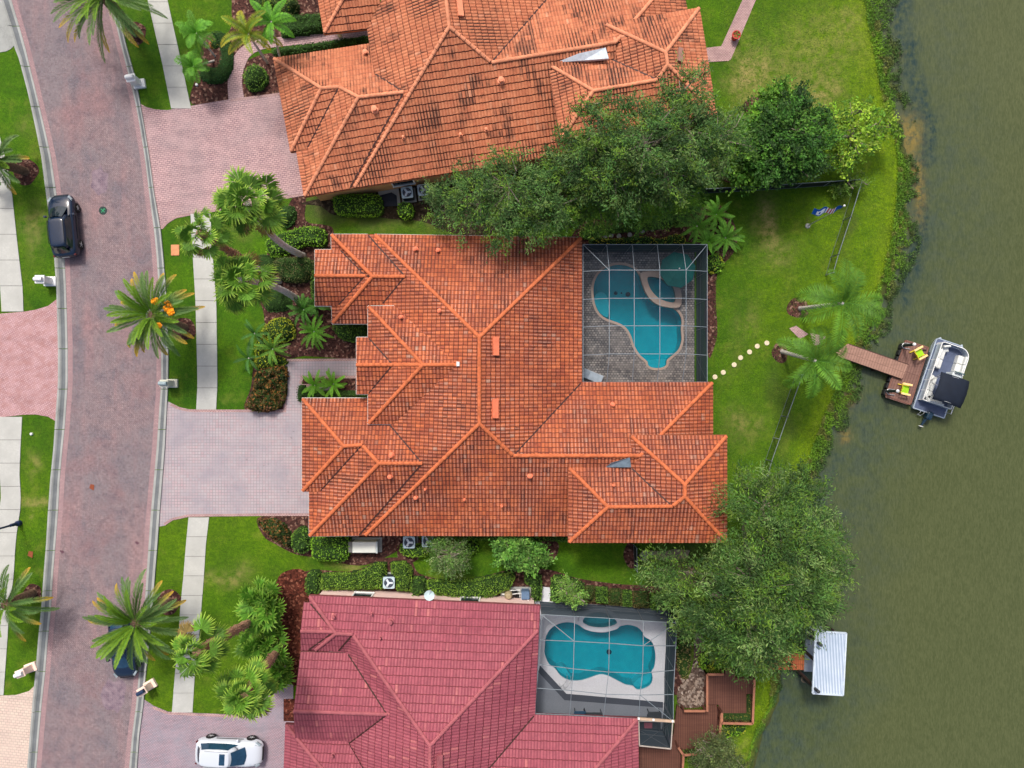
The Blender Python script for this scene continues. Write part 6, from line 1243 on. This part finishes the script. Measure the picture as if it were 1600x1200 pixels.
for x, y in ((1345, 546), (1335, 565), (1378, 557), (1370, 578)): q = off_(t, (x, y), .2); b = MB(); b.tube([q, (q.x, q.y, -2)], .09, 8); b.build('post', DPOST, t)
t = thing('floating_dock', 'floating timber dock platform on black floats with two yellow chairs', 'dock', W(1415, 583, -.5))
slab(t, 'boards', [(1415, 532), (1450, 542), (1450, 546), (1422, 632), (1417, 632), (1384, 621), (1384, 614)], .05, .07, DK2)
b = MB()
for q in range(8):
    f = (q + .5) / 8; a = Vector((1413.5 - 30 * f, 537 + 82 * f)); c = Vector((1446 - 27 * f, 548 + 80 * f))
    for v in (a, c): b = MB(); b.rbox(off_(t, (v.x, v.y), -.2) , (.55, .45, .4), .08, R(-18)); b.build('float', FLOATB, t)
b = MB(); P_ = [(1415, 532), (1450, 543), (1422, 632), (1384, 618)]
for i in range(4): b.bar(off_(t, P_[i], -.0), off_(t, P_[(i + 1) % 4], -.0), .07, .16)
b.build('edge_beam', simple('dock_edge', lin(122, 84, 72)), t)
for i, (base, top, lb) in enumerate((((1408, 541), (1429, 538), 'dark dock piling with white cap behind the upper yellow chair'), ((1384, 612), (1403, 611), 'dark dock piling with white cap beside the lower yellow chair'))):
    p0 = W(*base, -.5); t = thing('dock_piling', lb, 'piling', p0, 0, 'dock pilings'); p1 = W(*top, 1.75) - p0
    b = MB(); b.tube([(0, 0, -1.5), (p1.x, p1.y, p1.z)], .11, 10); b.build('post', simple('green_black_post', lin(42, 54, 50)), t); b = MB(); b.lathe(p1, [(.13, -.02), (.1, .05), (0, .14)], 10); b.build('cap', WHITE, t)
    b = MB(); q = [(.35 + .02, .2, .62)] + [(-.22 * math.sin(a) - .05, .2 * math.cos(a), .62) for a in [k * math.pi / 8 for k in range(9)]] + [(.35, -.2, .62)]; b.tube([Matrix.Rotation(R(-8), 3, 'Z') @ Vector(v) for v in q], .028, 8); b.build('pile_hoop', METAL, t)
def adirondack(label, px, z, rz):
    t = thing('garden_chair', label, 'chair', W(*px, z), rz, 'yellow chairs on the dock'); Y = simple('yellow_paint', lin(226, 196, 60), .6, .06); G = simple('lime_cushion', lin(150, 200, 30), .7, .05)
    b = MB(); b.box((.04, 0, .3), (.56, .56, .04), M=Matrix.Rotation(R(8), 4, 'Y')); b.build('seat', G, t)
    b = MB()
    for k in range(5): b.bar((-.26, (k - 2) * .12, .26), (-.52, (k - 2) * .155, .95 - abs(k - 2) * .05), .105, .03)
    b.build('backrest', Y, t)
    for s in (-1, 1):
        b = MB(); b.box((.02, s * .37, .56), (.7, .14, .03)); b.build('arm', simple('peach_arm', lin(246, 204, 140), .6, .05), t)
        b = MB(); b.box((.3, s * .32, .27), (.09, .05, .56)); b.bar((.36, s * .3, .28), (-.45, s * .3, .04), .05, .12); b.build('leg', Y, t)
    return t
adirondack('yellow slatted chair with lime seat at the upper end of the dock', (1432, 552), .05, R(28)); adirondack('yellow slatted chair with lime seat at the lower end of the dock', (1410, 608), .05, R(178 - 190))
t = thing('boat_cleat', 'small dark cleat and rope at the upper corner of the dock', 'cleat', W(1444, 547, .05)); b = MB(); b.box((0, 0, .06), (.26, .08, .06)); b.box((0, 0, .02), (.1, .1, .06)); b.build('cleat', BLACKG, t)
# pontoon boat
A_ = math.atan2(109, 37); BO = W(1462.5, 591, -.5); t = thing('pontoon_boat', 'pontoon boat with pale seats and navy canopy tied along the dock', 'boat', BO, A_)
ZD = .55; SILV = simple('boat_silver', lin(176, 188, 200), .35, .06, metal=.4); SEAT = simple('cream_vinyl', lin(206, 208, 204), .55, .05); NAVY = simple('navy_canvas', lin(22, 30, 44), .8, .12, 2); CARP = simple('slate_carpet', lin(82, 92, 116), .9, .1, 4); DKB = simple('hull_dark', lin(44, 52, 66), .4, .1)
for s in (-1, 1):
    b = MB(); b.tube([(-2.75, s * .85, .1), (-2.6, s * .85, .1), (2.2, s * .85, .1), (2.7, s * .85, .2), (2.95, s * .85, .36)], [.2, .33, .33, .25, .04], 14); b.build('pontoon', SILV, t, smooth=True)
def rr_(x0, x1, w, cr, k=6, z=0): 
    """deck outline: square stern, rounded bow"""
    o = [(x0, -w), (x1 - cr, -w)] + [(x1 - cr + cr * math.sin(a), -w + cr * (1 - math.cos(a))) for a in [i * math.pi / 2 / k for i in range(1, k + 1)]]
    cr2 = .2; return o + [(x1 - cr2 + cr2 * math.cos(a), w - cr2 + cr2 * math.sin(a)) for a in [i * math.pi / 2 / k for i in range(0, k + 1)]] + [(x0, w)]
OUT_ = rr_(-2.75, 2.78, 1.22, .75)
b = MB(); b.prism(OUT_, ZD - .12, ZD); b.build('deck', CARP, t)
b = MB(); n = len(OUT_)
for i in range(n): b.bar((*OUT_[i], ZD - .05), (*OUT_[(i + 1) % n], ZD - .05), .07, .13)
b.build('rub_rail', SILV, t)
FN_ = rr_(-2.05, 2.5, 1.1, .7); b = MB(); n = len(FN_)
for i in range(n):
    p, q = FN_[i], FN_[(i + 1) % n]
    b.bar((*p, ZD + .32), (*q, ZD + .32), .03, .5)
b.build('fence_panel', SILV, t); b = MB()
for i in range(n):
    p, q = FN_[i], FN_[(i + 1) % n]; b.bar((*p, ZD + .66), (*q, ZD + .66), .05)
    b.bar((*p, ZD), (*p, ZD + .66), .035)
for x in (-1.3, -.5, .3, 1.1): 
    for s in (-1, 1): b.bar((x, s * 1.1, ZD), (x, s * 1.1, ZD + .66), .035)
b.build('railing', WHITE, t)
def seat(nm, pts, wdt, z=.42, back=1):
    b = MB()
    for i in range(len(pts) - 1):
        p, q = Vector((*pts[i], 0)), Vector((*pts[i + 1], 0)); L = (q - p).length; n_ = max(1, round(L / .62)); d = (q - p) / n_; a = math.atan2(d.y, d.x); sd = Vector((-math.sin(a), math.cos(a), 0)) * back
        for k in range(n_):
            c = p + d * (k + .5); b.rbox(c + Vector((0, 0, ZD + z / 2)), (d.length * .97, wdt, z), .06, a, .05); b.rbox(c + sd * (wdt / 2 - .07) + Vector((0, 0, ZD + z / 2 + .16)), (d.length * .97, .16, z + .34), .05, a, .05)
    o = b.build(nm, SEAT, t, bevel=.03); return o
seat('bench', [(.55, .76), (1.95, .76)], .58); seat('bench', [(2.0, .82), (2.2, .35)], .5, back=1); seat('bench', [(.7, -.80), (2.0, -.78)], .5, back=-1)
seat('bench', [(-1.8, .74), (-.1, .74)], .6); seat('bench', [(-1.78, .75), (-1.78, -.5)], .5, back=-1)
b = MB(); b.rbox((.35, -.62, ZD + .45), (.5, .75, .9), .1, 0, .06); b.build('console', simple('console_white', lin(196, 204, 206), .4), t); b = MB(); b.box((.62, -.62, ZD + 1.02), (.04, .7, .24), M=Matrix.Rotation(R(-25), 4, 'Y')); b.build('windscreen', simple('teal_screen', lin(44, 84, 92), .1, spec=.7), t)
b = MB(); b.lathe((.02, -.62, ZD + .86), [(.19, 0), (.19, .03), (.15, .03), (.15, 0)], 14); b.build('steering_wheel', BLACKG, t)
b = MB(); b.rbox((-.45, -.55, ZD + .35), (.5, .52, .2), .08); b.rbox((-.68, -.55, ZD + .6), (.12, .52, .5), .05); b.lathe((-.45, -.55, ZD), [(.06, 0), (.06, .3), (.2, .3)], 10); b.build('helm_seat', SEAT, t)
# canopy, arched cloth on hoops
cs = []; b = MB(); NX, NY = 9, 7; cx0, cx1, cy0, cy1 = -1.95, .12, -1.12, 1.04; ZC = 2.35
vs_ = [(cx0 + (cx1 - cx0) * i / (NX - 1), cy0 + (cy1 - cy0) * j / (NY - 1), ZC + .16 * math.sin(math.pi * j / (NY - 1)) - .18 * abs(2 * i / (NX - 1) - 1) ** 2.2 + .02 * math.cos(i * math.pi)) for i in range(NX) for j in range(NY)]
vs_ += [(x, y, z - .03) for x, y, z in vs_]; m_ = NX * NY; fs_ = []
for i in range(NX - 1):
    for j in range(NY - 1): k = i * NY + j; fs_ += [(k, k + NY, k + NY + 1, k + 1), (m_ + k, m_ + k + 1, m_ + k + NY + 1, m_ + k + NY)]
for i in range(NX - 1): fs_ += [(i * NY, m_ + i * NY, m_ + (i + 1) * NY, (i + 1) * NY), (i * NY + NY - 1, (i + 1) * NY + NY - 1, m_ + (i + 1) * NY + NY - 1, m_ + i * NY + NY - 1)]
fs_ += [(j, j + 1, m_ + j + 1, m_ + j) for j in range(NY - 1)] + [((NX - 1) * NY + j, m_ + (NX - 1) * NY + j, m_ + (NX - 1) * NY + j + 1, (NX - 1) * NY + j + 1) for j in range(NY - 1)]
b.add(vs_, fs_); b.build('canopy', NAVY, t, smooth=True)
b = MB()
for x in (cx0 + .1, -.9, -.2, cx1 - .1):
    b.tube([(-.6, -1.08, ZD + .6), (x, cy0 + .06, ZC - .2), (x, (cy0 + cy1) / 2, ZC + .04), (x, cy1 - .04, ZC - .15), (-.6, 1.08, ZD + .6)], .018, 6)
b.build('canopy_frame', METAL, t)
b = MB(); b.rbox((-2.95, -.05, .62), (.62, .42, .42), .12, R(-6), .08); b.tube([(-3.05, -.02, .5), (-3.5, .05, .36), (-3.78, .08, .3)], [.14, .1, .07], 8); b.build('outboard_motor', paint('motor_blue_black', lin(18, 44, 62), .25), t)
b = MB()
for k in range(3): a = k * 2.09; b.box((-3.85, .09 + .09 * math.cos(a), .3 + .09 * math.sin(a)), (.04, .13, .13), M=Matrix.Rotation(a, 4, 'X'))
b.build('propeller', WHITE, t); b = MB(); b.tube([(-2.75, .62, ZD), (-2.9, .62, ZD + .02), (-3.1, .62, ZD - .3)], .025, 6); b.tube([(-2.75, .35, ZD), (-2.9, .35, ZD + .02), (-3.1, .35, ZD - .3)], .025, 6); b.bar((-3.08, .34, ZD - .28), (-3.08, .63, ZD - .28), .04); b.build('boarding_ladder', METAL, t)
b = MB(); b.tube([(-2.3, -1.15, ZD), (-2.4, -1.18, ZD + .7), (-1.7, -1.18, ZD + .75), (-1.65, -1.15, ZD)], .03, 8); b.build('grab_rail', WHITE, t)
# boathouse
t = thing('boat_house', 'open boat shelter with pale ribbed metal roof on the pond', 'boathouse', W(1296, 1035, -.5)); lo = t.location
zr = 3.0; C4 = [(1274, 986), (1322, 989), (1317, 1086), (1269.5, 1083)]; pts = [W(*p, zr) - lo for p in C4]; m_ = NM('ribbed_metal', .35, .5); wv = m_.n('ShaderNodeTexWave'); wv.inputs['Scale'].default_value = 1.55; wv.bands_direction = 'X'; wv.inputs['Distortion'].default_value = 0; m_.l(m_.coord(R(-3)), wv.inputs['Vector'])
m_.col(m_.mix(m_.math('POWER', wv.outputs['Fac'], .5), lin(138, 156, 178), m_.mix(m_.noise(.9, 5), lin(184, 198, 214), lin(204, 214, 226)))).bump(wv.outputs['Fac'], .6, .04)
b = MB(); b.add([p for p in pts] + [p - Vector((0, 0, .08)) for p in pts], [(0, 1, 2, 3), (7, 6, 5, 4)] + [(i, (i + 1) % 4, 4 + (i + 1) % 4, 4 + i) for i in range(4)]); b.build('roof', m_.m, t)
b = MB()
for i in range(4): b.bar(pts[i] + Vector((0, 0, .01)), pts[(i + 1) % 4] + Vector((0, 0, .01)), .1, .12)
b.build('roof_trim', simple('trim_blue_white', lin(196, 208, 220)), t)
for fx, fy in ((.12, .1), (.88, .08), (.86, .93), (.1, .92), (.1, .5), (.88, .5)):
    q = pts[0].lerp(pts[1], fx).lerp(pts[3].lerp(pts[2], fx), fy); b = MB(); b.tube([(q.x, q.y, -1.4), (q.x, q.y, zr + .42)], .12, 10); b.build('post', simple('post_dark', lin(56, 46, 42)), t)
b = MB(); b.box((pts[0] + pts[1] + pts[2] + pts[3]) / 4 + Vector((0, 0, -zr - .05 + .4)), (1.2, 3.4, .12), R(-3)); b.bar((-.5, -1.4, .5), (-.5, 1.4, .5), .1); b.bar((.5, -1.4, .5), (.5, 1.4, .5), .1); b.build('boat_lift', METAL, t)
for b0, t0, lb in (((1273, 1001), (1283, 1008), 'upper dark piling rising through the edge of the ribbed boathouse roof'), ((1262, 1068), (1279, 1081), 'lower dark piling rising past the edge of the ribbed boathouse roof')):
    p0 = W(*b0, .6); p0.z = -.5; tt = thing('boathouse_piling', lb, 'piling', p0, 0, 'pilings at the boathouse'); p1 = W(*t0, 3.75) - p0; b = MB(); b.tube([(0, 0, -1), p1], .12, 10); b.lathe(p1, [(.12, 0), (.1, .03), (0, .05)], 10); b.build('post', simple('pile_grey', lin(58, 62, 66)), tt)
    b = MB(); b.lathe((p1.x * .35, p1.y * .35, 1.0), [(.26, 0), (.26, .05), (.22, .05), (.22, 0)], 14); b.build('tyre_ring', simple('rope_ring', lin(120, 110, 90)), tt)
t = thing('walkway', 'orange brown timber walkway under the oak leading to the ribbed boathouse', 'walkway', W(1245, 1035, 0))
slab(t, 'boards', [(1180, 1020), (1272, 1022), (1270, 1047), (1178, 1046)], .35, .07, ORW); 
for x in (1190, 1215, 1240, 1264):
    for y in (1023, 1044): q = off_(t, (x, y), .3); b = MB(); b.tube([q, (q.x, q.y, -2)], .08, 8); b.build('post', DPOST, t)
# timber decks by the crimson house
def rail(root, pts, z0, h=.95):
    b = MB(); p_ = MB(); bl = MB()
    for i in range(len(pts) - 1):
        a, c = off_(root, pts[i], z0 + h), off_(root, pts[i + 1], z0 + h); b.bar(a, c, .16, .05); n = max(1, round((c - a).length / 1.6))
        for k in range(n + 1): q = a.lerp(c, k / n); p_.bar((q.x, q.y, z0), (q.x, q.y, z0 + h), .09)
        for k in range(int((c - a).length / .16)): q = a.lerp(c, (k + .5) * .16 / (c - a).length); bl.bar((q.x, q.y, z0 + .08), (q.x, q.y, z0 + h - .03), .03)
    b.build('top_rail', RAILW, root); p_.build('rail_posts', simple('rail_post', lin(92, 56, 46)), root); bl.build('balusters', simple('baluster', lin(98, 60, 48)), root)
t = thing('timber_deck', 'upper brown timber deck with corner railing beside the rock bed', 'deck', (0, 0, 0))
slab(t, 'boards', [(1105, 1055), (1133, 1055), (1133, 1047), (1148, 1047), (1148, 1060), (1180, 1060), (1177, 1130), (1129, 1130), (1129, 1112), (1122, 1101), (1105, 1101)], .45, .4, DECKB)
rail(t, [(1131, 1054), (1105, 1054), (1105, 1112)], .45); rail(t, [(1179, 1062), (1176, 1131), (1128, 1130), (1128, 1114)], .45)
t = thing('timber_deck', 'lower dark brown timber deck between the lean-to and the olive tree', 'deck', (0, 0, 0))
slab(t, 'boards', [(1058, 1102), (1069, 1111), (1104.5, 1111), (1104.5, 1101.5), (1120, 1101.5), (1127, 1125), (1123, 1165), (1066, 1172), (1064, 1260), (996, 1260), (998, 1150), (1052, 1150)], .28, .25, DECKB)
rail(t, [(1069, 1111), (1102, 1111)], .28); rail(t, [(1127, 1116), (1124, 1160)], .28); rail(t, [(1060, 1168), (1068, 1180), (1066, 1215)], .28); rail(t, [(1068, 1180), (1095, 1178)], .28)

# ================================================================= FENCES, UTILITIES, STREET FURNITURE
m = NM('chain_link', .7); tr = m.n('ShaderNodeBsdfTransparent'); df = m.n('ShaderNodeBsdfDiffuse'); df.inputs[0].default_value = (.012, .016, .016, 1); ms = m.n('ShaderNodeMixShader'); ms.inputs[0].default_value = .24
m.l(tr.outputs[0], ms.inputs[1]); m.l(df.outputs[0], ms.inputs[2]); m.l(ms.outputs[0], m.t.nodes['Material Output'].inputs[0]); CHAIN = m.m
m = NM('solid_mesh', .7); m.col((.012, .014, .014)); SOLIDM = m.m
def fence(label, pts, h, mesh, step=2.2):
    root = thing('chain_link_fence', label, 'fence', W(*pts[0], 0)); 
    pn = MB(); r_ = MB(); k_ = 0
    for i in range(len(pts) - 1):
        a, c = off_(root, pts[i], 0), off_(root, pts[i + 1], 0); up = Vector((0, 0, h)); r_.tube([a + up, c + up], .03, 6); r_.tube([a + Vector((0, 0, .05)), c + Vector((0, 0, .05))], .012, 4)
        pn.add([a, c, c + up, a + up], [(0, 1, 2, 3)]); n = max(1, round((c - a).length / step))
        for k in range(n + 1):
            q = a.lerp(c, k / n); b = MB(); b.tube([q, q + Vector((0, 0, h + .06))], .035, 8); b.lathe(q + Vector((0, 0, h + .05)), [(.045, 0), (.03, .05), (0, .07)], 8); b.build('post', simple('fence_post', lin(128, 138, 140), .4) if k_ == 0 else bpy.data.materials['fence_post'], root); k_ = 1
    pn.build('mesh_panel', mesh, root); r_.build('rail', simple('fence_rail', lin(112, 122, 122), .45), root)
fence('black chain link fence with dark mesh running below the dark round tree', [(1090, 302.5), (1200, 296.5), (1330, 288)], 1.2, SOLIDM)
fence('see-through chain link fence along the bank below the creeper corner', [(1334, 290), (1317, 345), (1298, 402), (1290, 430)], 1.25, CHAIN)
fence('see-through chain link fence crossing the lawn below the shorter queen palm', [(1243, 586), (1220, 650), (1196, 718), (1190, 740)], 1.25, CHAIN)
fence('short dark fence from the raised roof corner toward the lower house', [(990, 850), (991, 886)], 1.3, SOLIDM)
def mailbox(label, px, rz, body, boxc, sc=1.0, group='masonry mailboxes'):
    t = thing('mailbox', label, 'mailbox', W(*px, .02), rz, group)
    b = MB(); b.rbox((0, 0, .1), (.95 * sc, .75 * sc, .2), .03); b.build('base', body, t); b = MB(); b.rbox((-.08, 0, .62), (.62 * sc, .52 * sc, 1.0), .02); b.rbox((-.08, 0, 1.14), (.74 * sc, .64 * sc, .1), .03); b.build('column', body, t)
    b = MB(); o = []
    for k in range(9): a = math.pi * k / 8; o.append((.14 * math.cos(a), 1.34 + .12 * math.sin(a)))
    loft(b, [[(x, y, z) for y, z in o] + [(x, -.14, 1.2), (x, .14, 1.2)] for x in (-.38, .2)]); b.build('letter_box', boxc, t)
PINKM = simple('pink_mailbox', lin(240, 212, 196), .85, .06); CREAM = simple('cream_mailbox', lin(206, 206, 190), .85, .08)
mailbox('bright white mailbox on the right kerb near the top driveway', (219, 132), R(8), WHITE, WHITE, .9)
mailbox('bright white mailbox on the left verge below the black car', (80, 440), R(180) + R(180), WHITE, WHITE, .95)
mailbox('pale cream mailbox beside the kerb at the main house lawn', (270, 599), R(0), CREAM, simple('grey_box', lin(150, 168, 172)), .85)
mailbox('pink stone mailbox on the left verge at the bottom left', (50, 1042), R(20), PINKM, WHITE, .9)
mailbox('pink stone mailbox beside the kerb above the driveway with the white car', (236, 1069), R(30), PINKM, simple('navy_box', lin(40, 56, 84), .4), .9)
def ac(label, px, rz, pad=True, group='air conditioners beside the houses', s=.82):
    t = thing('air_conditioner', label, 'air conditioner', W(*px, 0), rz, group)
    b = MB(); b.box((0, 0, .05), (s + .25, s + .25, .1)); b.build('pad', CONCD, t); b = MB(); b.rbox((0, 0, .5), (s, s, .8), .08); b.build('casing', simple('ac_dark', lin(38, 48, 60), .6), t)
    b = MB(); n = 28; ro_ = [(s / 2 * c) for c in (1,)]
    b.rbox((0, 0, .93), (s + .03, s + .03, .07), .1); b.build('top_cover', simple('ac_pale', lin(176, 196, 204), .5), t)
    b = MB(); b.lathe((0, 0, .967), [(s * .42, 0), (s * .42, .012), (0, .012)], 24); b.build('fan_opening', simple('ac_hole', lin(30, 46, 70), .5), t)
    b = MB()
    for k in range(3): a = k * 2.094; b.box((.17 * math.cos(a), .17 * math.sin(a), .99), (.26, .15, .012), a)
    b.lathe((0, 0, .985), [(.07, 0), (.07, .03), (0, .03)], 10); b.build('fan', simple('ac_blade', lin(206, 216, 224), .4), t)
    b = MB()
    for k in (.12, .22, .32):
        q = [(k * math.cos(a), k * math.sin(a), 1.01) for a in [i * math.pi / 10 for i in range(21)]]; b.tube(q, .006, 4, False)
    b.build('grille', METAL, t)
ac('left one of the two air conditioners beside the salmon roofed house', (639, 306), R(7)); ac('right one of the two air conditioners beside the salmon roofed house, under the oak', (664, 302), R(7))
ac('air conditioner half under the main house south eave, left of a hidden one', (642, 843), 0, s=.86); ac('air conditioner mostly hidden by leaves under the main house south eave', (671, 841), 0, s=.86)
ac('single air conditioner set in a gap of the clipped hedge', (611, 905), 0, s=.84)
t = thing('generator', 'long off white generator cabinet on mulch below the main house', 'generator', W(572, 851, 0)); 
b = MB(); b.rbox((.05, 0, .45), (1.75, .82, .9), .05, 0, .04); b.build('cabinet', simple('generator_cream', lin(214, 216, 206), .5, .03), t); b = MB(); b.box((-.98, 0, .42), (.34, .78, .8)); b.build('vent_end', simple('generator_grille', lin(116, 116, 112), .6), t); b = MB(); b.box((.97, 0, .5), (.12, .86, .82)); b.build('end_panel', simple('generator_edge', lin(178, 186, 186), .5), t); b = MB(); b.box((0, 0, .02), (2.4, 1.1, .08)); b.build('pad', CONCD, t)
t = thing('bulkhead_mat', 'black plastic sheet on the ground by the salmon house wall', 'ground sheet', W(608, 315, 0)); b = MB(); b.prism([(W(x, y).x - t.location.x, W(x, y).y - t.location.y) for x, y in ((594, 306), (612, 301), (620, 306), (621, 322), (600, 323))], .02, .09); b.build('sheet', simple('black_sheet', lin(34, 40, 52), .6, .15), t)
t = thing('satellite_dish', 'pale grey satellite dish on the crimson house wall above the hedge', 'satellite dish', W(674, 938, 2.6)); b = MB(); c = W(671, 930, 3.0) - t.location
b.lathe(c, [(0, -.02), (.2, .0), (.36, .06), (.37, .08), (.34, .07), (.18, .02), (0, .0)], 20); b.build('reflector', simple('dish_grey', lin(186, 206, 206), .5), t); b = MB(); b.tube([c + Vector((0, .05, 0)), c + Vector((.1, .42, .25))], .02, 6); b.lathe(c + Vector((.1, .42, .22)), [(.05, 0), (.05, .1), (0, .1)], 8); b.tube([(0, 0, 0), c], .03, 6); b.build('feed_arm', METAL, t)
t = thing('pool_equipment', 'pool pump, filter and pipes beside the crimson house hedge', 'pool pump', W(806, 926, 0)); b = MB(); b.box((0, 0, .05), (2.3, .9, .1)); b.build('pad', CONCD, t)
b = MB(); b.lathe((-.55, .05, .1), [(.26, 0), (.3, .2), (.3, .75), (.2, .95), (0, 1.0)], 16); b.build('filter', simple('tan_filter', lin(156, 142, 112), .5), t); b = MB(); b.lathe((-.1, .1, .1), [(.22, 0), (.22, .5), (.1, .6), (0, .6)], 14); b.tube([(-.1, -.2, .3), (.35, -.2, .3)], .13, 12); b.build('pump', BLACKG, t)
b = MB(); b.rbox((.7, .05, .5), (.6, .6, .8), .05); b.build('heater', simple('heater_blue', lin(88, 112, 140), .5), t); b = MB()
for q in ([(-.9, -.3, .2), (-.9, -.3, .6), (-.2, -.3, .6)], [(-.6, .3, .5), (.3, .35, .5), (.3, -.2, .5)], [(-1.05, .1, .7), (-.3, .1, .75), (.4, .2, .75), (.4, -.35, .75)], [(.9, -.3, .1), (.9, -.3, .9)]): b.tube(q, .035, 6)
b.build('pipes', WHITE, t)
t = thing('flowerpot', 'red clay pot with a green plant on the top right path', 'flowerpot', W(1147, 60, .03)); b = MB(); b.lathe((0, 0, 0), [(.2, 0), (.3, .5), (.33, .5), (.33, .58), (.26, .58), (.24, .5)], 18); b.build('pot', simple('clay_red', lin(176, 64, 52), .7), t)
f = FB(70); [f.frond((0, 0, .45), k * 1.3, .9 - .08 * k, .34, 8, .09, .02, 1.1, (.08, .2, .02), (.14, .3, .03)) for k in range(9)]; f.build('plant', t)
# flagpole
p0 = W(1262, 353, 0); t = thing('flagpole', 'leaning grey flagpole with a white ball on the pond lawn', 'flagpole', p0); p1 = W(1319, 321.5, 5.3) - p0
b = MB(); b.tube([(0, 0, 0), p1], [.045, .022], 8); b.build('pole', METAL, t); b = MB(); b.lathe(p1, [(.0, -.05), (.07, 0), (.07, .06), (0, .12)], 10); b.build('ball', WHITE, t); b = MB(); b.lathe((0, 0, 0), [(.2, 0), (.18, .06), (.05, .1)], 12); b.build('footing', CONCD, t)
fo = thing('flag', 'drooping blue, red and white flag hanging from the top of the pole', 'flag', p0 + p1)
nx, nz = 26, 8; vs_ = []; fs_ = {0: [], 1: [], 2: []}; Lf, Hf = 1.9, .62
for i in range(nx):
    for j in range(nz):
        u = i / (nx - 1); v = j / (nz - 1); vs_.append((-Lf * u - .03, -.05 + .10 * math.sin(u * 13 + v) - .10 * u - v * (Hf * .55) * (.35 + .65 * min(1, u * 1.6)), -.08 - .10 * u - v * Hf * .75 + .06 * math.sin(u * 9)))
b = MB(); b.v = vs_
for i in range(nx - 1):
    for j in range(nz - 1):
        u = i / (nx - 1); v = (j + .5) / nz; 
        m_ = 1 if .2 < u < .5 and (i % 2) else (2 if .2 < u < .5 else 0)
        if u >= .5 and .3 < v < .7 and .55 < u < .85 : m_ = 2 if (abs((u - .74) / .1) ** 2 + abs((v - .5) / .26) ** 2 > .35) else 0
        k = i * nz + j; b.f.append((k, k + nz, k + nz + 1, k + 1)); b.m.append(m_)
b.build('cloth', [simple('flag_blue', lin(16, 84, 176), .8, .05), simple('flag_red', lin(206, 52, 62), .8, .05), simple('flag_white', lin(236, 240, 244), .8, .03)], fo)
# stepping stones
def stone(x, y, i, label, group, c=lin(212, 198, 168), r=.2):
    r *= .88
    t = thing('stepping_stone', label, 'stepping stone', W(x, y, .0), i * .7, group); b = MB(); b.lathe((0, 0, 0), [(r, -.02), (r, .035), (r * .92, .05), (0, .05)], 14); b.build('stone', STONEA if c[0] > .3 else STONEB, t)
STONEA = simple('pale_stone', lin(212, 198, 168), .9, .12, 6); STONEB = simple('grey_stone', lin(158, 156, 150), .9, .2, 5)
ORD = ['first', 'second', 'third', 'fourth', 'fifth', 'sixth', 'seventh']
for i, (x, y) in enumerate(((1117, 589), (1130, 582), (1147, 570), (1157, 559), (1171, 550), (1183, 541), (1198, 536))):
    stone(x, y, i, ORD[i] + ' pale round stepping stone counted from the pool cage towards the palms', 'stepping stones across the lawn', r=.21)
for i, (x, y) in enumerate(((933, 370), (945, 369), (955, 368), (967, 369), (984, 367), (1004, 361), (1019, 358))):
    stone(x, y, i, ORD[i] + ' grey round stepping stone from the left, above the main pool cage', 'stepping stones in the mulch bed', lin(100, 100, 100), r=.2)
# street lamp, leaning off the left edge of the picture
t = thing('street_lamp', 'navy blue street lamp post beside the curved left sidewalk', 'street lamp', W(31, 817, 0)); NV = simple('navy_post', lin(26, 40, 76), .45)
b = MB(); b.lathe((0, 0, 0), [(.2, 0), (.2, .3), (.13, .4), (.11, 1.0)], 14); b.tube([(0, 0, 1.0), (0, 0, 4.4)], [.075, .055], 10); b.build('post', NV, t); b = MB(); b.lathe((0, 0, 4.4), [(.08, 0), (.2, .1), (.24, .5), (.14, .62), (0, .8)], 12); b.build('lantern', OFFW, t)
t = thing('path_light', 'small dark path light post on the lawn below the shorter queen palm', 'path light', W(1261, 588, 0)); p1 = W(1276, 586, 1.35) - t.location
b = MB(); b.tube([(0, 0, 0), (0, 0, 1.5)], .05, 8); b.build('post', BLACKG, t); b = MB(); b.lathe((0, 0, 0), [(.12, 0), (.12, .12), (0, .14)], 8); b.build('foot', WHITE, t); b = MB(); b.lathe((0, 0, 1.5), [(.16, 0), (.12, .12), (0, .16)], 10); b.build('cap', BLACKG, t)
t = thing('utility_cover', 'orange square ground plate on the verge by the left fan palm', 'ground plate', W(274, 391, 0)); b = MB(); b.rbox((0, 0, .03), (.62, .82, .07), .05); b.build('plate', simple('orange_plate', lin(204, 138, 96), .8, .12, 5), t)
for x, y, l in ((308, 133, 'small white irrigation cap beside the upper sidewalk mulch'), (421, 361, 'small white path spotlight by the fan palm mulch'), (50, 678, 'scrap of white paper on the left verge near the rose driveway')):
    t = thing('small_marker', l, 'marker', W(x, y, 0)); b = MB(); b.lathe((0, 0, 0), [(.1, 0), (.1, .12), (.05, .16), (0, .17)], 10); b.build('cap', WHITE, t)
t = thing('downspout_stone', 'tan rock edging stones near the raised roof corner', 'rocks', W(1010, 868, 0)); rn = random.Random(4)
for k in range(9):
    b = MB(); b.rbox((rn.uniform(-.5, .4), rn.uniform(-.3, .3), .1), (rn.uniform(.2, .4), rn.uniform(.15, .3), .2), .06, rn.uniform(0, 3), .05); b.build('stone', STONEB, t)
t = thing('rock_pile', 'scattered stones on the rock bed beside the upper timber deck', 'rocks', W(1080, 1080, 0)); b = MB()
for k in range(110):
    x, y = rn.uniform(1064, 1102), rn.uniform(1052, 1100); q = W(x, y, 0) - t.location; s_ = rn.uniform(.1, .24); b.rbox((q.x, q.y, .05), (s_, s_ * .8, s_ * .7), s_ * .3, rn.uniform(0, 3), .03)
b.build('stones', simple('bed_stone', lin(140, 124, 112), .9, .25, 3), t)['kind'] = 'stuff'
